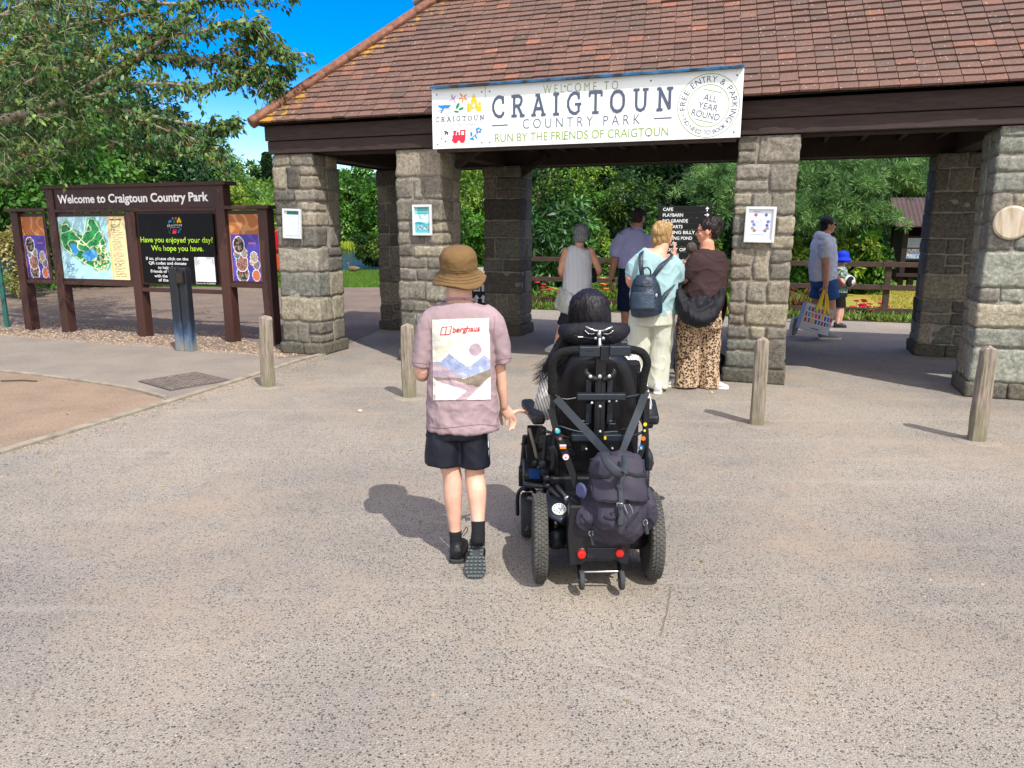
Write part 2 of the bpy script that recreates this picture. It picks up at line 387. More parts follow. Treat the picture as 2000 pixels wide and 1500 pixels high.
m_court = ground_mat('chipped_tarmac', ['#3a3837', '#4d4a47', '#66625d', '#807a72', '#9c9386', '#bdb4a6'], '#918a81', cell=94, chip=.66, bump=.9, extra=forecourt_extra, patch=((.78, .78, .79), (1.1, 1.07, 1.02)))
m_gravel = ground_mat('loose_gravel', ['#655b53', '#7d6f63', '#918273', '#a49485', '#716b66'], '#74675c', cell=55, chip=.9, bump=.9, patch=((.8, .8, .8), (1.1, 1.04, .98)), pscale=1.2)
m_path = ground_mat('grey_tarmac', ['#746d66', '#857c73', '#958a7e'], '#857c73', cell=120, chip=.6, bump=.3, patch=((.86, .86, .87), (1.07, 1.05, 1.02)), pscale=1.4)
m_red = ground_mat('red_blaes', ['#685d52', '#80705f', '#8f7d6a', '#a08d78'], '#8a7765', cell=60, chip=.28, bump=.5, patch=((.88, .88, .88), (1.1, 1.08, 1.06)), pscale=1.6)
m_soil = ground_mat('bed_soil', ['#4a3a2c', '#5a4636', '#6b5744'], '#47382b', cell=30, chip=.9, bump=.9)
m_dry = ground_mat('dry_lawn', ['#8f8440', '#a3914a', '#7f8436'], '#968a45', cell=60, chip=.9, bump=.5, patch=((.75, .95, .6), (1.15, 1.05, .95)), pscale=.7)
sheet('ground', [(-600, -60), (600, -60), (600, 1200), (-600, 1200)], 0, m_grass)
fA, fB = GA.pt(-1.0, 6.45, 0), GA.pt(40, 6.45, 0)
sheet('forecourt', [(-40, -20), (45, -20), (fB.x, fB.y), (fA.x, fA.y), (-2.2, 14), (-2.4, 20.7), (-9, 20.7), (-40, 20.7)], .004, m_court)
sheet('gravel', [(-15, 14.3), (-7.76, 11.17), (-5.02, 10.29), (-2.93, 9.05), (-2.35, 9.5), (-2.1, 12), (-2.4, 16), (-2.6, 20.9), (-5, 20.6), (-9, 20.75), (-16, 22.6), (-30, 24), (-30, 18)], .008, m_gravel)
sheet('path', [(-3.16, 6.72), (-4.02, 7.35), (-5.72, 8.15), (-9.5, 9.6), (-15, 11.9), (-15, 14.3), (-7.76, 11.17), (-6.3, 10.62), (-5.02, 10.22), (-3.9, 9.72), (-2.93, 9.1), (-2.66, 8.7), (-2.8, 7.89)], .012, m_path)
sheet('gravel_bay', [(-3.16, 6.70), (-3.64, 5.07), (-4.3, 3.2), (-6, .5), (-15, .5), (-15, 11.9), (-9.5, 9.6), (-5.72, 8.15), (-4.02, 7.35)], .014, m_red)
sheet('flower_bed_soil', [tuple(GA.pt(s, y, 0)[:2]) for s, y in ((-.6, 6.2), (22, 6.2), (22, 7.5), (-.6, 7.4))], .010, m_soil)
sheet('dry_grass', [tuple(GA.pt(s, y, 0)[:2]) for s, y in ((6.4, 7.5), (24, 7.5), (24, 15.5), (9.0, 16.5), (5.6, 11))], .006, m_dry)
m_conc = M('edging_concrete', '#8b8273', .95, .3, 7, .5, 60)
def kerb(name, pts, wd=.07, h=.03):
    b = MB(); pts = catmull([Vector((x, y, .012)) for x, y in pts], 5)
    for p, q in zip(pts, pts[1:]): b.bar(p, q, wd, h, col=(1, 1, 1))
    o = b.obj(name, m_conc, bevel=.006); o['kind'] = 'structure'; return o
kerb('kerb', [(-4.9, 2.2), (-4.2, 3.5), (-3.66, 5.07), (-3.18, 6.65), (-2.84, 7.89), (-2.58, 8.95), (-2.4, 9.35)], .075)
kerb('kerb', [(-14.9, 11.86), (-9.5, 9.6), (-5.72, 8.15), (-4.02, 7.35), (-3.26, 6.82)], .05, .05)
# pond with rippled, reflecting water
m_water, t, b = nodes('pond_water'); b.inputs['Base Color'].default_value = (.010, .028, .036, 1); b.inputs['Roughness'].default_value = .16
tc = nn(t, 'ShaderNodeTexCoord'); mp = nn(t, 'ShaderNodeMapping'); mp.inputs['Scale'].default_value = (.5, 2.5, 1); lk(t, tc.outputs['Object'], mp.inputs[0])
n = nn(t, 'ShaderNodeTexNoise', i_Scale=2.2, i_Detail=4.0); lk(t, mp.outputs[0], n.inputs['Vector'])
bp = nn(t, 'ShaderNodeBump', i_Strength=.9, i_Distance=.12); lk(t, n.outputs[0], bp.inputs['Height']); lk(t, bp.outputs[0], b.inputs['Normal'])
sheet('pond', [(-24, 29.4), (-9, 28.6), (-6.4, 28.9), (-4.6, 30.5), (-3.6, 36), (-4.5, 50), (-9, 60), (-24, 60), (-32, 42)], .02, m_water)
# inspection cover in the path
mc = root('manhole_cover', G(362, 745, .012), 'grey-brown square inspection cover with a diamond tread, set in the grey path', 'manhole cover')
q = [G(270, 746, .012), G(333, 764, .012), G(450, 744, .012), G(382, 728, .012)]
m_rust = M('weathered_iron', '#5f5751', .75, .25, 9, .2, 50, metal=.2)
def mcf(b):
    b.add([v+Vector((0, 0, .012)) for v in q]+[v for v in q], [(0, 1, 2, 3), (0, 4, 5, 1), (1, 5, 6, 2), (2, 6, 7, 3), (3, 7, 4, 0)])
one('plate', m_rust, mcf, mc)
def mtr(b):
    for i in range(1, 12):
        for j in range(1, 12):
            u, v = i/12, j/12; p = (q[0]*(1-u)+q[3]*u)*(1-v)+(q[1]*(1-u)+q[2]*u)*v
            d = (q[3]-q[0]).normalized(); e = (q[1]-q[0]).normalized(); a = (d+e).normalized() if (i+j) % 2 else (d-e).normalized()
            b.bar(p+a*.02+Vector((0, 0, .014)), p-a*.02+Vector((0, 0, .014)), .014, .008)
one('tread', M('weathered_iron_worn', '#857a70', .6, .25, 9, .1, 50, metal=.3), mtr, mc)
# loose stones on the gravel and grit blown over the tarmac
def stones(name, pts, smin, smax, cols):
    b = MB()
    for x, y, z in pts:
        s = rng.uniform(smin, smax); a = rng.uniform(0, 6.3)
        vs = []
        for k in range(5):
            r = s*rng.uniform(.7, 1.2); vs.append((x+r*math.cos(a+k*1.257), y+r*math.sin(a+k*1.257)*.8, z))
        vs.append((x+rng.uniform(-.3, .3)*s, y+rng.uniform(-.3, .3)*s, z+s*rng.uniform(.5, .9)))
        b.add(vs, [(k, (k+1) % 5, 5) for k in range(5)], lin(rng.choice(cols)))
    o = b.obj(name, M('stone_chips', rough=.85, attr=True, var=.1, bump=0), fix=False); o['kind'] = 'stuff'; return o
pts = []
A0, A1 = Vector((-8.6, 11.5)), Vector((-2.8, 9.15))
for i in range(5200):
    u = rng.random(); p = A0.lerp(A1, u); v = rng.random()**1.6*1.7-.06; pts.append((p.x+.35*v+rng.gauss(0, .04), p.y+.93*v, .008))
stones('gravel_stones', pts, .008, .022, ['#8f7a66', '#9c8670', '#7a6654', '#a8937d', '#6d655e', '#876e5c'])
pts = []
for i in range(700):
    u = rng.random(); k = [(-3.66, 5.07), (-3.18, 6.65), (-2.84, 7.89), (-2.5, 9.2)]; j = rng.randrange(3); p = Vector(k[j]).lerp(Vector(k[j+1]), u)
    pts.append((p.x+abs(rng.gauss(0, .16))+.04, p.y+rng.gauss(0, .1), .005))
for i in range(500): pts.append((rng.uniform(-5, 5), rng.uniform(2.2, 9), .004))
stones('scattered_grit', pts, .004, .011, ['#8f7a66', '#9c8670', '#75604e', '#615850', '#a8937d'])
for px, py, lab, s in ((703, 805, 'pale loose pebble on the tarmac beside the bucket-hat boy', .026), (1130, 803, None, 0), (1390, 768, 'pale pebble on the tarmac by the leopard trousers', .018)):
    if lab:
        p = G(px, py, .004); b = MB(); b.ball(p+Vector((0, 0, s*.45)), (s, s*.7, s*.55), n=9, m=6)
        tag(b.obj('pebble', M('pebble_stone', '#b9a58f', .9, .2, 30), loc=p, smooth=True), lab, 'pebble')

# ================================================================ gatehouse
gate = root('gatehouse', GA.pt(0, 0, 0), 'open stone-pillared gatehouse with a hipped red tile roof and dark timber beams', 'gatehouse')
# stone: own colour per block, mottled grain, lichen specks
m_stone, t, b = nodes('whin_stone'); at = nn(t, 'ShaderNodeAttribute', attribute_name='Col'); tc = nn(t, 'ShaderNodeTexCoord')
n = nn(t, 'ShaderNodeTexNoise', i_Scale=28., i_Detail=8.0, i_Roughness=.7); lk(t, tc.outputs['Object'], n.inputs['Vector'])
c = mixc(t, 1., at.outputs['Color'], ramp(t, n.outputs[0], [(.32, (.5, .5, .5)), (.5, (.95, .95, .94)), (.68, (1.5, 1.48, 1.42))]), 'MULTIPLY')
v = nn(t, 'ShaderNodeTexVoronoi', i_Scale=42.); lk(t, tc.outputs['Object'], v.inputs['Vector'])
sp = ramp(t, v.outputs['Distance'], [(.12, (.55, .55, .55)), (.2, (0, 0, 0))])
n3 = nn(t, 'ShaderNodeTexNoise', i_Scale=5., i_Detail=4.0); lk(t, tc.outputs['Object'], n3.inputs['Vector'])
spm = mixc(t, 1., sp, ramp(t, n3.outputs[0], [(.5, (0, 0, 0)), (.62, (1, 1, 1))]), 'MULTIPLY')
c = mixc(t, spm, c, lin('#c9c2a8')); lk(t, c, b.inputs['Base Color']); b.inputs['Roughness'].default_value = .9; b.inputs['Specular IOR Level'].default_value = .2
bp = nn(t, 'ShaderNodeBump', i_Strength=.9, i_Distance=.012); lk(t, n.outputs[0], bp.inputs['Height']); lk(t, bp.outputs[0], b.inputs['Normal'])
m_mortar = M('lime_mortar', '#8f887d', .95, .22, 14, .8, 70)
STONE = ['#706d67', '#75716a', '#65635f', '#7b7871', '#6d6f6b', '#807a70', '#5f5c58', '#75726c', '#847e74', '#706d66', '#72756f', '#565450']
def grid_stone(mb, x0, x1, y0, y1, z0, z1, P, seed, rough, col):
    """a squared rubble block: rounded box, faces dressed rough"""
    st = .03; X, Y, Z = (x1-x0), (y1-y0), (z1-z0)
    def axis(L): return max(3, int(L/st))
    nx, ny, nz = axis(X), axis(Y), axis(Z); idx = {}; vs = []; fs = []
    cen = Vector(((x0+x1)/2, (y0+y1)/2, (z0+z1)/2)); hf = Vector((X/2, Y/2, Z/2)); rr = .012
    def vid(i, j, k):
        if (i, j, k) in idx: return idx[(i, j, k)]
        p = Vector((x0+X*i/nx, y0+Y*j/ny, z0+Z*k/nz)); d = p-cen
        inn = Vector([max(-hf[a]+rr, min(hf[a]-rr, d[a])) for a in range(3)]); o = d-inn
        if o.length > 1e-6: o = o.normalized()*rr
        q = cen+inn+o; nrm = o.normalized() if o.length > 1e-6 else d.normalized()
        s = noise.noise(q*5.5+Vector((seed, 0, seed)))*rough*1.0+noise.noise(q*15+Vector((0, seed, 0)))*rough*.75
        w = P.pt(*(q+nrm*s)); idx[(i, j, k)] = len(vs); vs.append(w); return idx[(i, j, k)]
    for i in range(nx):
        for j in range(ny):
            for k in (0, nz): fs.append((vid(i, j, k), vid(i+1, j, k), vid(i+1, j+1, k), vid(i, j+1, k)))
    for i in range(nx):
        for k in range(nz):
            for j in (0, ny): fs.append((vid(i, j, k), vid(i+1, j, k), vid(i+1, j, k+1), vid(i, j, k+1)))
    for j in range(ny):
        for k in range(nz):
            for i in (0, nx): fs.append((vid(i, j, k), vid(i, j+1, k), vid(i, j+1, k+1), vid(i, j, k+1)))
    mb.add(vs, fs, col, 0)
PW = .57; PH = 2.47
def pillar(s, y, seed, tone=1.0, wd=PW):
    rg = random.Random(seed); mb = MB(); z = .15
    while z < PH-.05:
        h = rg.choice([.14, .19, .23, .27, .31, .33, .25]); h = min(h, PH-z)
        if PH-z-h < .1: h = PH-z
        for row in (0, 1):
            n = rg.choice([1, 1, 2, 2, 3]) if h > .16 else rg.choice([2, 2, 3])
            cuts = [0]+sorted(rg.uniform(.28, .72) if n == 2 else (.33*(k+1)+rg.uniform(-.07, .07)) for k in range(n-1))+[1]
            ym = wd*rg.uniform(.42, .58); g = .007
            for a, c in zip(cuts, cuts[1:]):
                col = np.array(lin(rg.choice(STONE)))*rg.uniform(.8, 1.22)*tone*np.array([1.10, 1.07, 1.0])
                if rg.random() < .09: col = np.array(lin('#8d8675'))*tone
                pr = rg.uniform(-.004, .010)
                ya, yb = (-pr, ym-g) if row == 0 else (ym+g, wd+pr)
                xa, xb = s+a*wd+(g if a > 0 else -pr), s+c*wd-(g if c < 1 else -pr)
                # tall blocks are sometimes two thin ones
                zz = [(z+g, z+h-g)]
                if h > .21 and n > 1 and rg.random() < .3: k = rg.uniform(.4, .6); zz = [(z+g, z+h*k-g), (z+h*k+g, z+h-g)]
                for q0, q1 in zz: grid_stone(mb, xa, xb, y+ya, y+yb, q0, q1, GA, seed*1.7+z*9+a*5, .015, tuple(col*rg.uniform(.92, 1.08)))
        z += h
    o = mb.obj('pillar', [m_stone], gate, smooth=True)
    one('mortar_core', m_mortar, lambda b: b.pbox(GA, s+.012, s+wd-.012, y+.012, y+wd-.012, 0, PH-.004), o)
    pb = MB()
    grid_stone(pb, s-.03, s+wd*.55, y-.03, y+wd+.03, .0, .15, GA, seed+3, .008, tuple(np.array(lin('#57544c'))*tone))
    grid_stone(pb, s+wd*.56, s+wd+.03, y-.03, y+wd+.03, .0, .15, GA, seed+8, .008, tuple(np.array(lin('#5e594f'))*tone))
    pb.obj('plinth', m_stone, o, smooth=True); return o
PS = [0, 1.70, 5.5, 7.74]; BACK = 2.5
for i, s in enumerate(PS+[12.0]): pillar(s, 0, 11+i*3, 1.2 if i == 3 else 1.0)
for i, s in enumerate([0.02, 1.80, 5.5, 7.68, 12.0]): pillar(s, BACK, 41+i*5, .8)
S1 = 12.57; D1 = BACK+PW
m_wood = M('dark_stained_timber', '#372a26', .6, .3, 5, .35, 60, stretch=(1, 1, 8), spec=.3)
m_beam = M('dark_beam', '#33261f', .8, .25, 5, .3, 50)
def fascia(b):
    for (z0, z1, o) in ((2.475, 2.618, .03), (2.624, 2.79, .05)):
        b.pbox(GA, -o, S1+o, -o, .012, z0, z1); b.pbox(GA, -o, S1+o, D1-.012, D1+o, z0, z1)
        b.pbox(GA, -o, .012, .014, D1-.014, z0, z1); b.pbox(GA, S1-.012, S1+o, .014, D1-.014, z0, z1)
one('fascia', m_wood, fascia, gate, bevel=.006, split=True)
def beams(b):
    for y in (.16, BACK+.14): b.pbox(GA, .04, S1-.04, y, y+.24, 2.473, 2.72)
    for s in (.16, 1.9, 5.68, 7.86, 12.16): b.pbox(GA, s, s+.22, .41, BACK+.13, 2.474, 2.70)
one('beam', m_beam, beams, gate, bevel=.01, split=True)
def joists(b):
    s = .5
    while s < S1-.3: b.pbox(GA, s, s+.05, .43, BACK+.12, 2.64, 2.735); s += .42
one('joist', m_beam, joists, gate, split=True)
one('ceiling', M('ceiling_boards', '#3a2c24', .85, .3, 4, .2, 30, stretch=(1, 8, 1)), lambda b: b.pbox(GA, .02, S1-.02, .02, D1-.02, 2.74, 2.765), gate)
for yy in (.42, BACK+.1): one('brace', m_beam, lambda b: b.bar(GA.pt(2.28, yy, 2.30), GA.pt(2.75, yy, 2.60), .07, .07), gate)
# tiled roof
EO = .15; ZE = 2.815; RUN = D1/2+EO; RISE = 1.66; ZR = ZE+RISE; SL = math.hypot(RUN, RISE)
m_tile, t, b = nodes('clay_tile'); at = nn(t, 'ShaderNodeAttribute', attribute_name='Col'); tc = nn(t, 'ShaderNodeTexCoord')
n = nn(t, 'ShaderNodeTexNoise', i_Scale=46., i_Detail=7.0, i_Roughness=.75); lk(t, tc.outputs['Object'], n.inputs['Vector'])
c = mixc(t, 1., at.outputs['Color'], ramp(t, n.outputs[0], [(.3, (.5, .49, .49)), (.5, (.95, .94, .93)), (.7, (1.55, 1.5, 1.45))]), 'MULTIPLY')
n4 = nn(t, 'ShaderNodeTexNoise', i_Scale=1.3, i_Detail=5.0, i_Roughness=.65); lk(t, tc.outputs['Object'], n4.inputs['Vector'])
c = mixc(t, ramp(t, n4.outputs[0], [(.44, (0, 0, 0)), (.62, (.5, .5, .5))]), c, lin('#554741'))
v = nn(t, 'ShaderNodeTexVoronoi', i_Scale=26.); lk(t, tc.outputs['Object'], v.inputs['Vector'])
sc_ = nn(t, 'ShaderNodeSeparateColor'); lk(t, v.outputs['Color'], sc_.inputs[0])
gt = nn(t, 'ShaderNodeMath', operation='GREATER_THAN'); gt.inputs[1].default_value = .84; lk(t, sc_.outputs[0], gt.inputs[0])
sp = mixc(t, 1., ramp(t, v.outputs['Distance'], [(.16, (.75, .75, .75)), (.27, (0, 0, 0))]), gt.outputs[0], 'MULTIPLY')
c = mixc(t, sp, c, lin('#b7a598'))
n5 = nn(t, 'ShaderNodeTexNoise', i_Scale=9., i_Detail=6.0, i_Roughness=.7); lk(t, tc.outputs['Object'], n5.inputs['Vector'])
n6 = nn(t, 'ShaderNodeTexNoise', i_Scale=1.1, i_Detail=3.0); lk(t, tc.outputs['Object'], n6.inputs['Vector'])
la = nn(t, 'ShaderNodeAttribute', attribute_name='Lich')   # yellow lichen grows where a tile's own share of it is high (along the hip)
s_ = nn(t, 'ShaderNodeMath', operation='MULTIPLY_ADD'); s_.inputs[1].default_value = .3; lk(t, la.outputs['Fac'], s_.inputs[0]); lk(t, n5.outputs[0], s_.inputs[2])
s2 = nn(t, 'ShaderNodeMath', operation='MULTIPLY_ADD'); s2.inputs[1].default_value = .28; lk(t, n6.outputs[0], s2.inputs[0]); lk(t, s_.outputs[0], s2.inputs[2])
c = mixc(t, ramp(t, s2.outputs[0], [(.945, (0, 0, 0)), (.985, (.8, .8, .8))]), c, lin('#b98a1f'))
c = mixc(t, .22, c, lin('#675850')); lk(t, c, b.inputs['Base Color']); b.inputs['Roughness'].default_value = .82; b.inputs['Specular IOR Level'].default_value = .3
bp = nn(t, 'ShaderNodeBump', i_Strength=.5, i_Distance=.006); lk(t, n.outputs[0], bp.inputs['Height']); lk(t, bp.outputs[0], b.inputs['Normal'])
def tiles(name, o, e, inn, L):
    """o: eave corner, e along, inn horizontal inward; clipped by the 45 degree hips at both ends"""
    mb = MB(); lich = []; up = (inn*RUN+Vector((0, 0, RISE))).normalized(); nr = e.cross(up)
    if nr.z < 0: nr = -nr
    g = .104; n = int(SL/g); rg = random.Random(int(L*100)); tw = .168
    for i in range(n+1):
        t0 = i*g; k = t0/SL*RUN; k1 = min((t0+g)/SL*RUN, RUN); s = k+(i % 2)*tw*.5-tw*1.2
        sag = 0
        while s < L-k:
            a, bb = max(s+.003, k-.0), min(s+tw-.003, L-k)
            if bb-a > .02:
                col = np.array(lin(rg.choice(['#735449', '#705248', '#6d4f46', '#77574b', '#684d45', '#6f5249', '#75564c', '#684f48'])))*rg.uniform(.91, 1.08)
                if rg.random() < .035: col = np.array(lin('#8d5d4b'))*rg.uniform(.9, 1.1)
                if rg.random() < .06: col = np.array(lin('#604d46'))*rg.uniform(.8, 1.1)
                li = rg.gauss(0, .0022); ro = rg.gauss(0, .0025); sl_ = rg.gauss(0, .004)
                if rg.random() < .006: sl_ -= .05
                lo, hi = t0+sl_-.012, min(t0+g*1.7, SL); wav = .006*math.sin(s*1.3+i*.35)+.004*noise.noise(Vector((s*.9, i*.3, L)))
                def pt(ss, tt, hh): return o+e*ss+up*tt+nr*(hh+wav)
                h0, h1 = .036+li, .006
                vs = [pt(a, lo+ro, h0), pt(bb, lo-ro, h0+rg.gauss(0, .0015)), pt(bb, hi, h1), pt(a, hi, h1), pt(a, lo+ro, h0-.024), pt(bb, lo-ro, h0-.024), pt(bb, hi, h1-.014), pt(a, hi, h1-.014)]
                mb.add(vs, [(0, 1, 2, 3), (4, 5, 1, 0), (5, 6, 2, 1), (7, 4, 0, 3)], tuple(col))
                near = math.exp(-((a-k)/.55)**2)+.25*math.exp(-(t0/.12)**2)
                if name == 'tiled_slope' : lich += [near*(1 if a < L/2 else .3)]*4
                else: lich += [.3]*4
            s += tw
    # boarding under the tiles
    k = RUN; poly = [o, o+e*L, o+e*(L-k)+inn*RUN+Vector((0, 0, RISE)), o+e*k+inn*RUN+Vector((0, 0, RISE))]
    mb.add([p-nr*.012 for p in poly], [(0, 1, 2, 3)], lin('#3a2a22')); lich.append(0)
    ob = mb.obj(name, m_tile, gate, fix=True)
    at = ob.data.attributes.new('Lich', 'FLOAT', 'FACE'); at.data.foreach_set('value', lich); return ob
c0, c1, c2, c3 = GA.pt(-EO, -EO, ZE), GA.pt(S1+EO, -EO, ZE), GA.pt(S1+EO, D1+EO, ZE), GA.pt(-EO, D1+EO, ZE)
LF = S1+2*EO; LS = D1+2*EO
tiles('tiled_slope', c0, GA.e, GA.n, LF); tiles('side_slope', c3, -GA.n, GA.e, LS); tiles('rear_slope', c2, -GA.e, -GA.n, LF); tiles('side_slope', c1, GA.n, -GA.e, LS)
apL, apR = GA.pt(-EO+RUN, D1/2, ZR), GA.pt(S1+EO-RUN, D1/2, ZR)
m_hip = M('hip_tile', '#76503f', .85, .35, 14, .5, 40)
def hips(b):
    for p, q_ in ((c0, apL), (c3, apL), (c1, apR), (c2, apR), (apL, apR)):
        L = (q_-p).length; n = int(L/.33); d = (q_-p)/n
        for i in range(n):
            a = p+d*i; o = Vector((0, 0, .014))
            b.loft([a+o-d*.04, a+d+o], [(.128, .07), (.122, .069)], n=12, sub=1, cap=0, side=(d.y, -d.x, 0))
one('hip_tiles', m_hip, hips, gate, smooth=True, bevel=.01)
one('ridge_lead', M('ridge_lead', '#8b8680', .6, .2, 8, .2, 20), lambda b: b.loft([apL+Vector((0, 0, .07))-GA.e*.25-Vector((0, 0, .1)), apL+Vector((0, 0, .075)), apL+GA.e*.9+Vector((0, 0, .08))], [(.15, .05)]*3, n=10, sub=2, side=tuple(GA.n)), gate, smooth=True)

# tarmac joint running out from under the wheelchair, and a dark tar line beside it
def seam(name, pts, wd, z, mat):
    b = MB(); P = catmull([(*q, 0) for q in pts], 10); rg = random.Random(3); L, Rr = [], []
    for i, p in enumerate(P):
        d = np.array(P[min(i+1, len(P)-1)])-np.array(P[max(i-1, 0)]); d /= np.linalg.norm(d); w_ = wd*rg.uniform(.3, 1.2); o = rg.gauss(0, wd*.4)
        L.append((p[0]-d[1]*(w_+o), p[1]+d[0]*(w_+o), z)); Rr.append((p[0]+d[1]*(w_-o), p[1]-d[0]*(w_-o), z))
    n = len(P); b.add(L+Rr, [(i, i+1, n+i+1, n+i) for i in range(n-1)]); o = b.obj(name, mat, fix=False)
    if o.data.polygons[0].normal.z < 0: o.data.flip_normals()
    o['kind'] = 'structure'
g2 = lambda x, y: tuple(G(x, y)[:2])
m_tar = ground_mat('tar_joint', ['#5d564f', '#6f665d', '#857a6e'], '#70675d', cell=80, chip=.7)
seam('ground_joint', [g2(1310, 1150), g2(1303, 1190), g2(1290, 1245)], .0045, .0055, m_tar)
# ================================================================ signs, notices, bollards, fences
def ell(cx, cy, rx, ry, a=0, n=18):
    a = R(a); return [(cx+rx*math.cos(q)*math.cos(a)-ry*math.sin(q)*math.sin(a), cy+rx*math.cos(q)*math.sin(a)+ry*math.sin(q)*math.cos(a)) for q in [i*2*math.pi/n for i in range(n)]]
def seg(x0, y0, x1, y1, w):
    d = math.hypot(x1-x0, y1-y0); nx, ny = -(y1-y0)/d*w/2, (x1-x0)/d*w/2
    return [(x0+nx, y0+ny), (x1+nx, y1+ny), (x1-nx, y1-ny), (x0-nx, y0-ny)]
SLAB = {  # slab-serif capitals as strokes in a box 1 high; (width, strokes, serif bars)
 'C': (.82, [[(.74, .72), (.70, .86), (.58, .94), (.42, .94), (.22, .84), (.09, .62), (.09, .38), (.22, .16), (.42, .06), (.6, .06), (.74, .18), (.76, .28)]], [((.74, .62), (.74, .97))]),
 'R': (.86, [[(.2, .06), (.2, .94)], [(.2, .94), (.5, .94), (.66, .86), (.68, .72), (.62, .58), (.48, .5), (.2, .5)], [(.44, .5), (.72, .06)]], [((.02, .06), (.38, .06)), ((.02, .94), (.3, .94)), ((.56, .06), (.88, .06))]),
 'A': (.92, [[(.14, .06), (.46, .94)], [(.46, .94), (.78, .06)], [(.26, .34), (.66, .34)]], [((0, .06), (.3, .06)), ((.62, .06), (.92, .06)), ((.26, .94), (.56, .94))]),
 'I': (.42, [[(.21, .06), (.21, .94)]], [((.02, .06), (.4, .06)), ((.02, .94), (.4, .94))]),
 'G': (.9, [[(.74, .74), (.70, .86), (.58, .94), (.42, .94), (.22, .84), (.09, .62), (.09, .38), (.22, .16), (.42, .06), (.58, .06), (.74, .16), (.74, .44)]], [((.5, .46), (.9, .46)), ((.74, .66), (.74, .97))]),
 'T': (.84, [[(.42, .06), (.42, .94)], [(.06, .94), (.78, .94)]], [((.22, .06), (.62, .06)), ((.06, .74), (.06, .98)), ((.78, .74), (.78, .98))]),
 'O': (.9, [[(.45, .94), (.24, .88), (.1, .7), (.08, .5), (.1, .3), (.24, .12), (.45, .06), (.66, .12), (.8, .3), (.82, .5), (.8, .7), (.66, .88), (.45, .94)]], []),
 'U': (.92, [[(.2, .94), (.2, .3), (.26, .14), (.46, .06), (.66, .14), (.72, .3), (.72, .94)]], [((.02, .94), (.38, .94)), ((.56, .94), (.9, .94))]),
 'N': (.98, [[(.2, .06), (.2, .94)], [(.2, .92), (.76, .08)], [(.76, .06), (.76, .94)]], [((.02, .06), (.38, .06)), ((.02, .94), (.26, .94)), ((.58, .94), (.94, .94))])}
def slab(mb, s, fn, x0, x1, y0, y1, h, t=.15, gap=.32, col=(1, 1, 1), mi=0):
    tot = sum(SLAB[c][0] for c in s)+gap*(len(s)-1); k = (x1-x0)/tot; x = 0; lay = 0
    for c in s:
        wd, st, se = SLAB[c]
        for path, th in [(p, t) for p in st]+[(list(q), t*.8) for q in se]:
            path = [np.array(p) for p in path]; P = []
            for i, p in enumerate(path):
                d = (path[min(i+1, len(path)-1)]-path[max(i-1, 0)]); d = d/np.linalg.norm(d); P.append((p, np.array((-d[1], d[0]))))
            lay += 1; vs = []
            for p, nn_ in P:
                for sg in (1, -1):
                    q = p+nn_*th/2*sg; X = x0+(x+q[0])*k; vs.append(fn(X, y0+(y1-y0)*(X-x0)/(x1-x0)+q[1]*h, .0004*(lay % 9)))
            mb.add(vs, [(2*i, 2*i+1, 2*i+3, 2*i+2) for i in range(len(P)-1)], col, mi)
        x += wd+gap
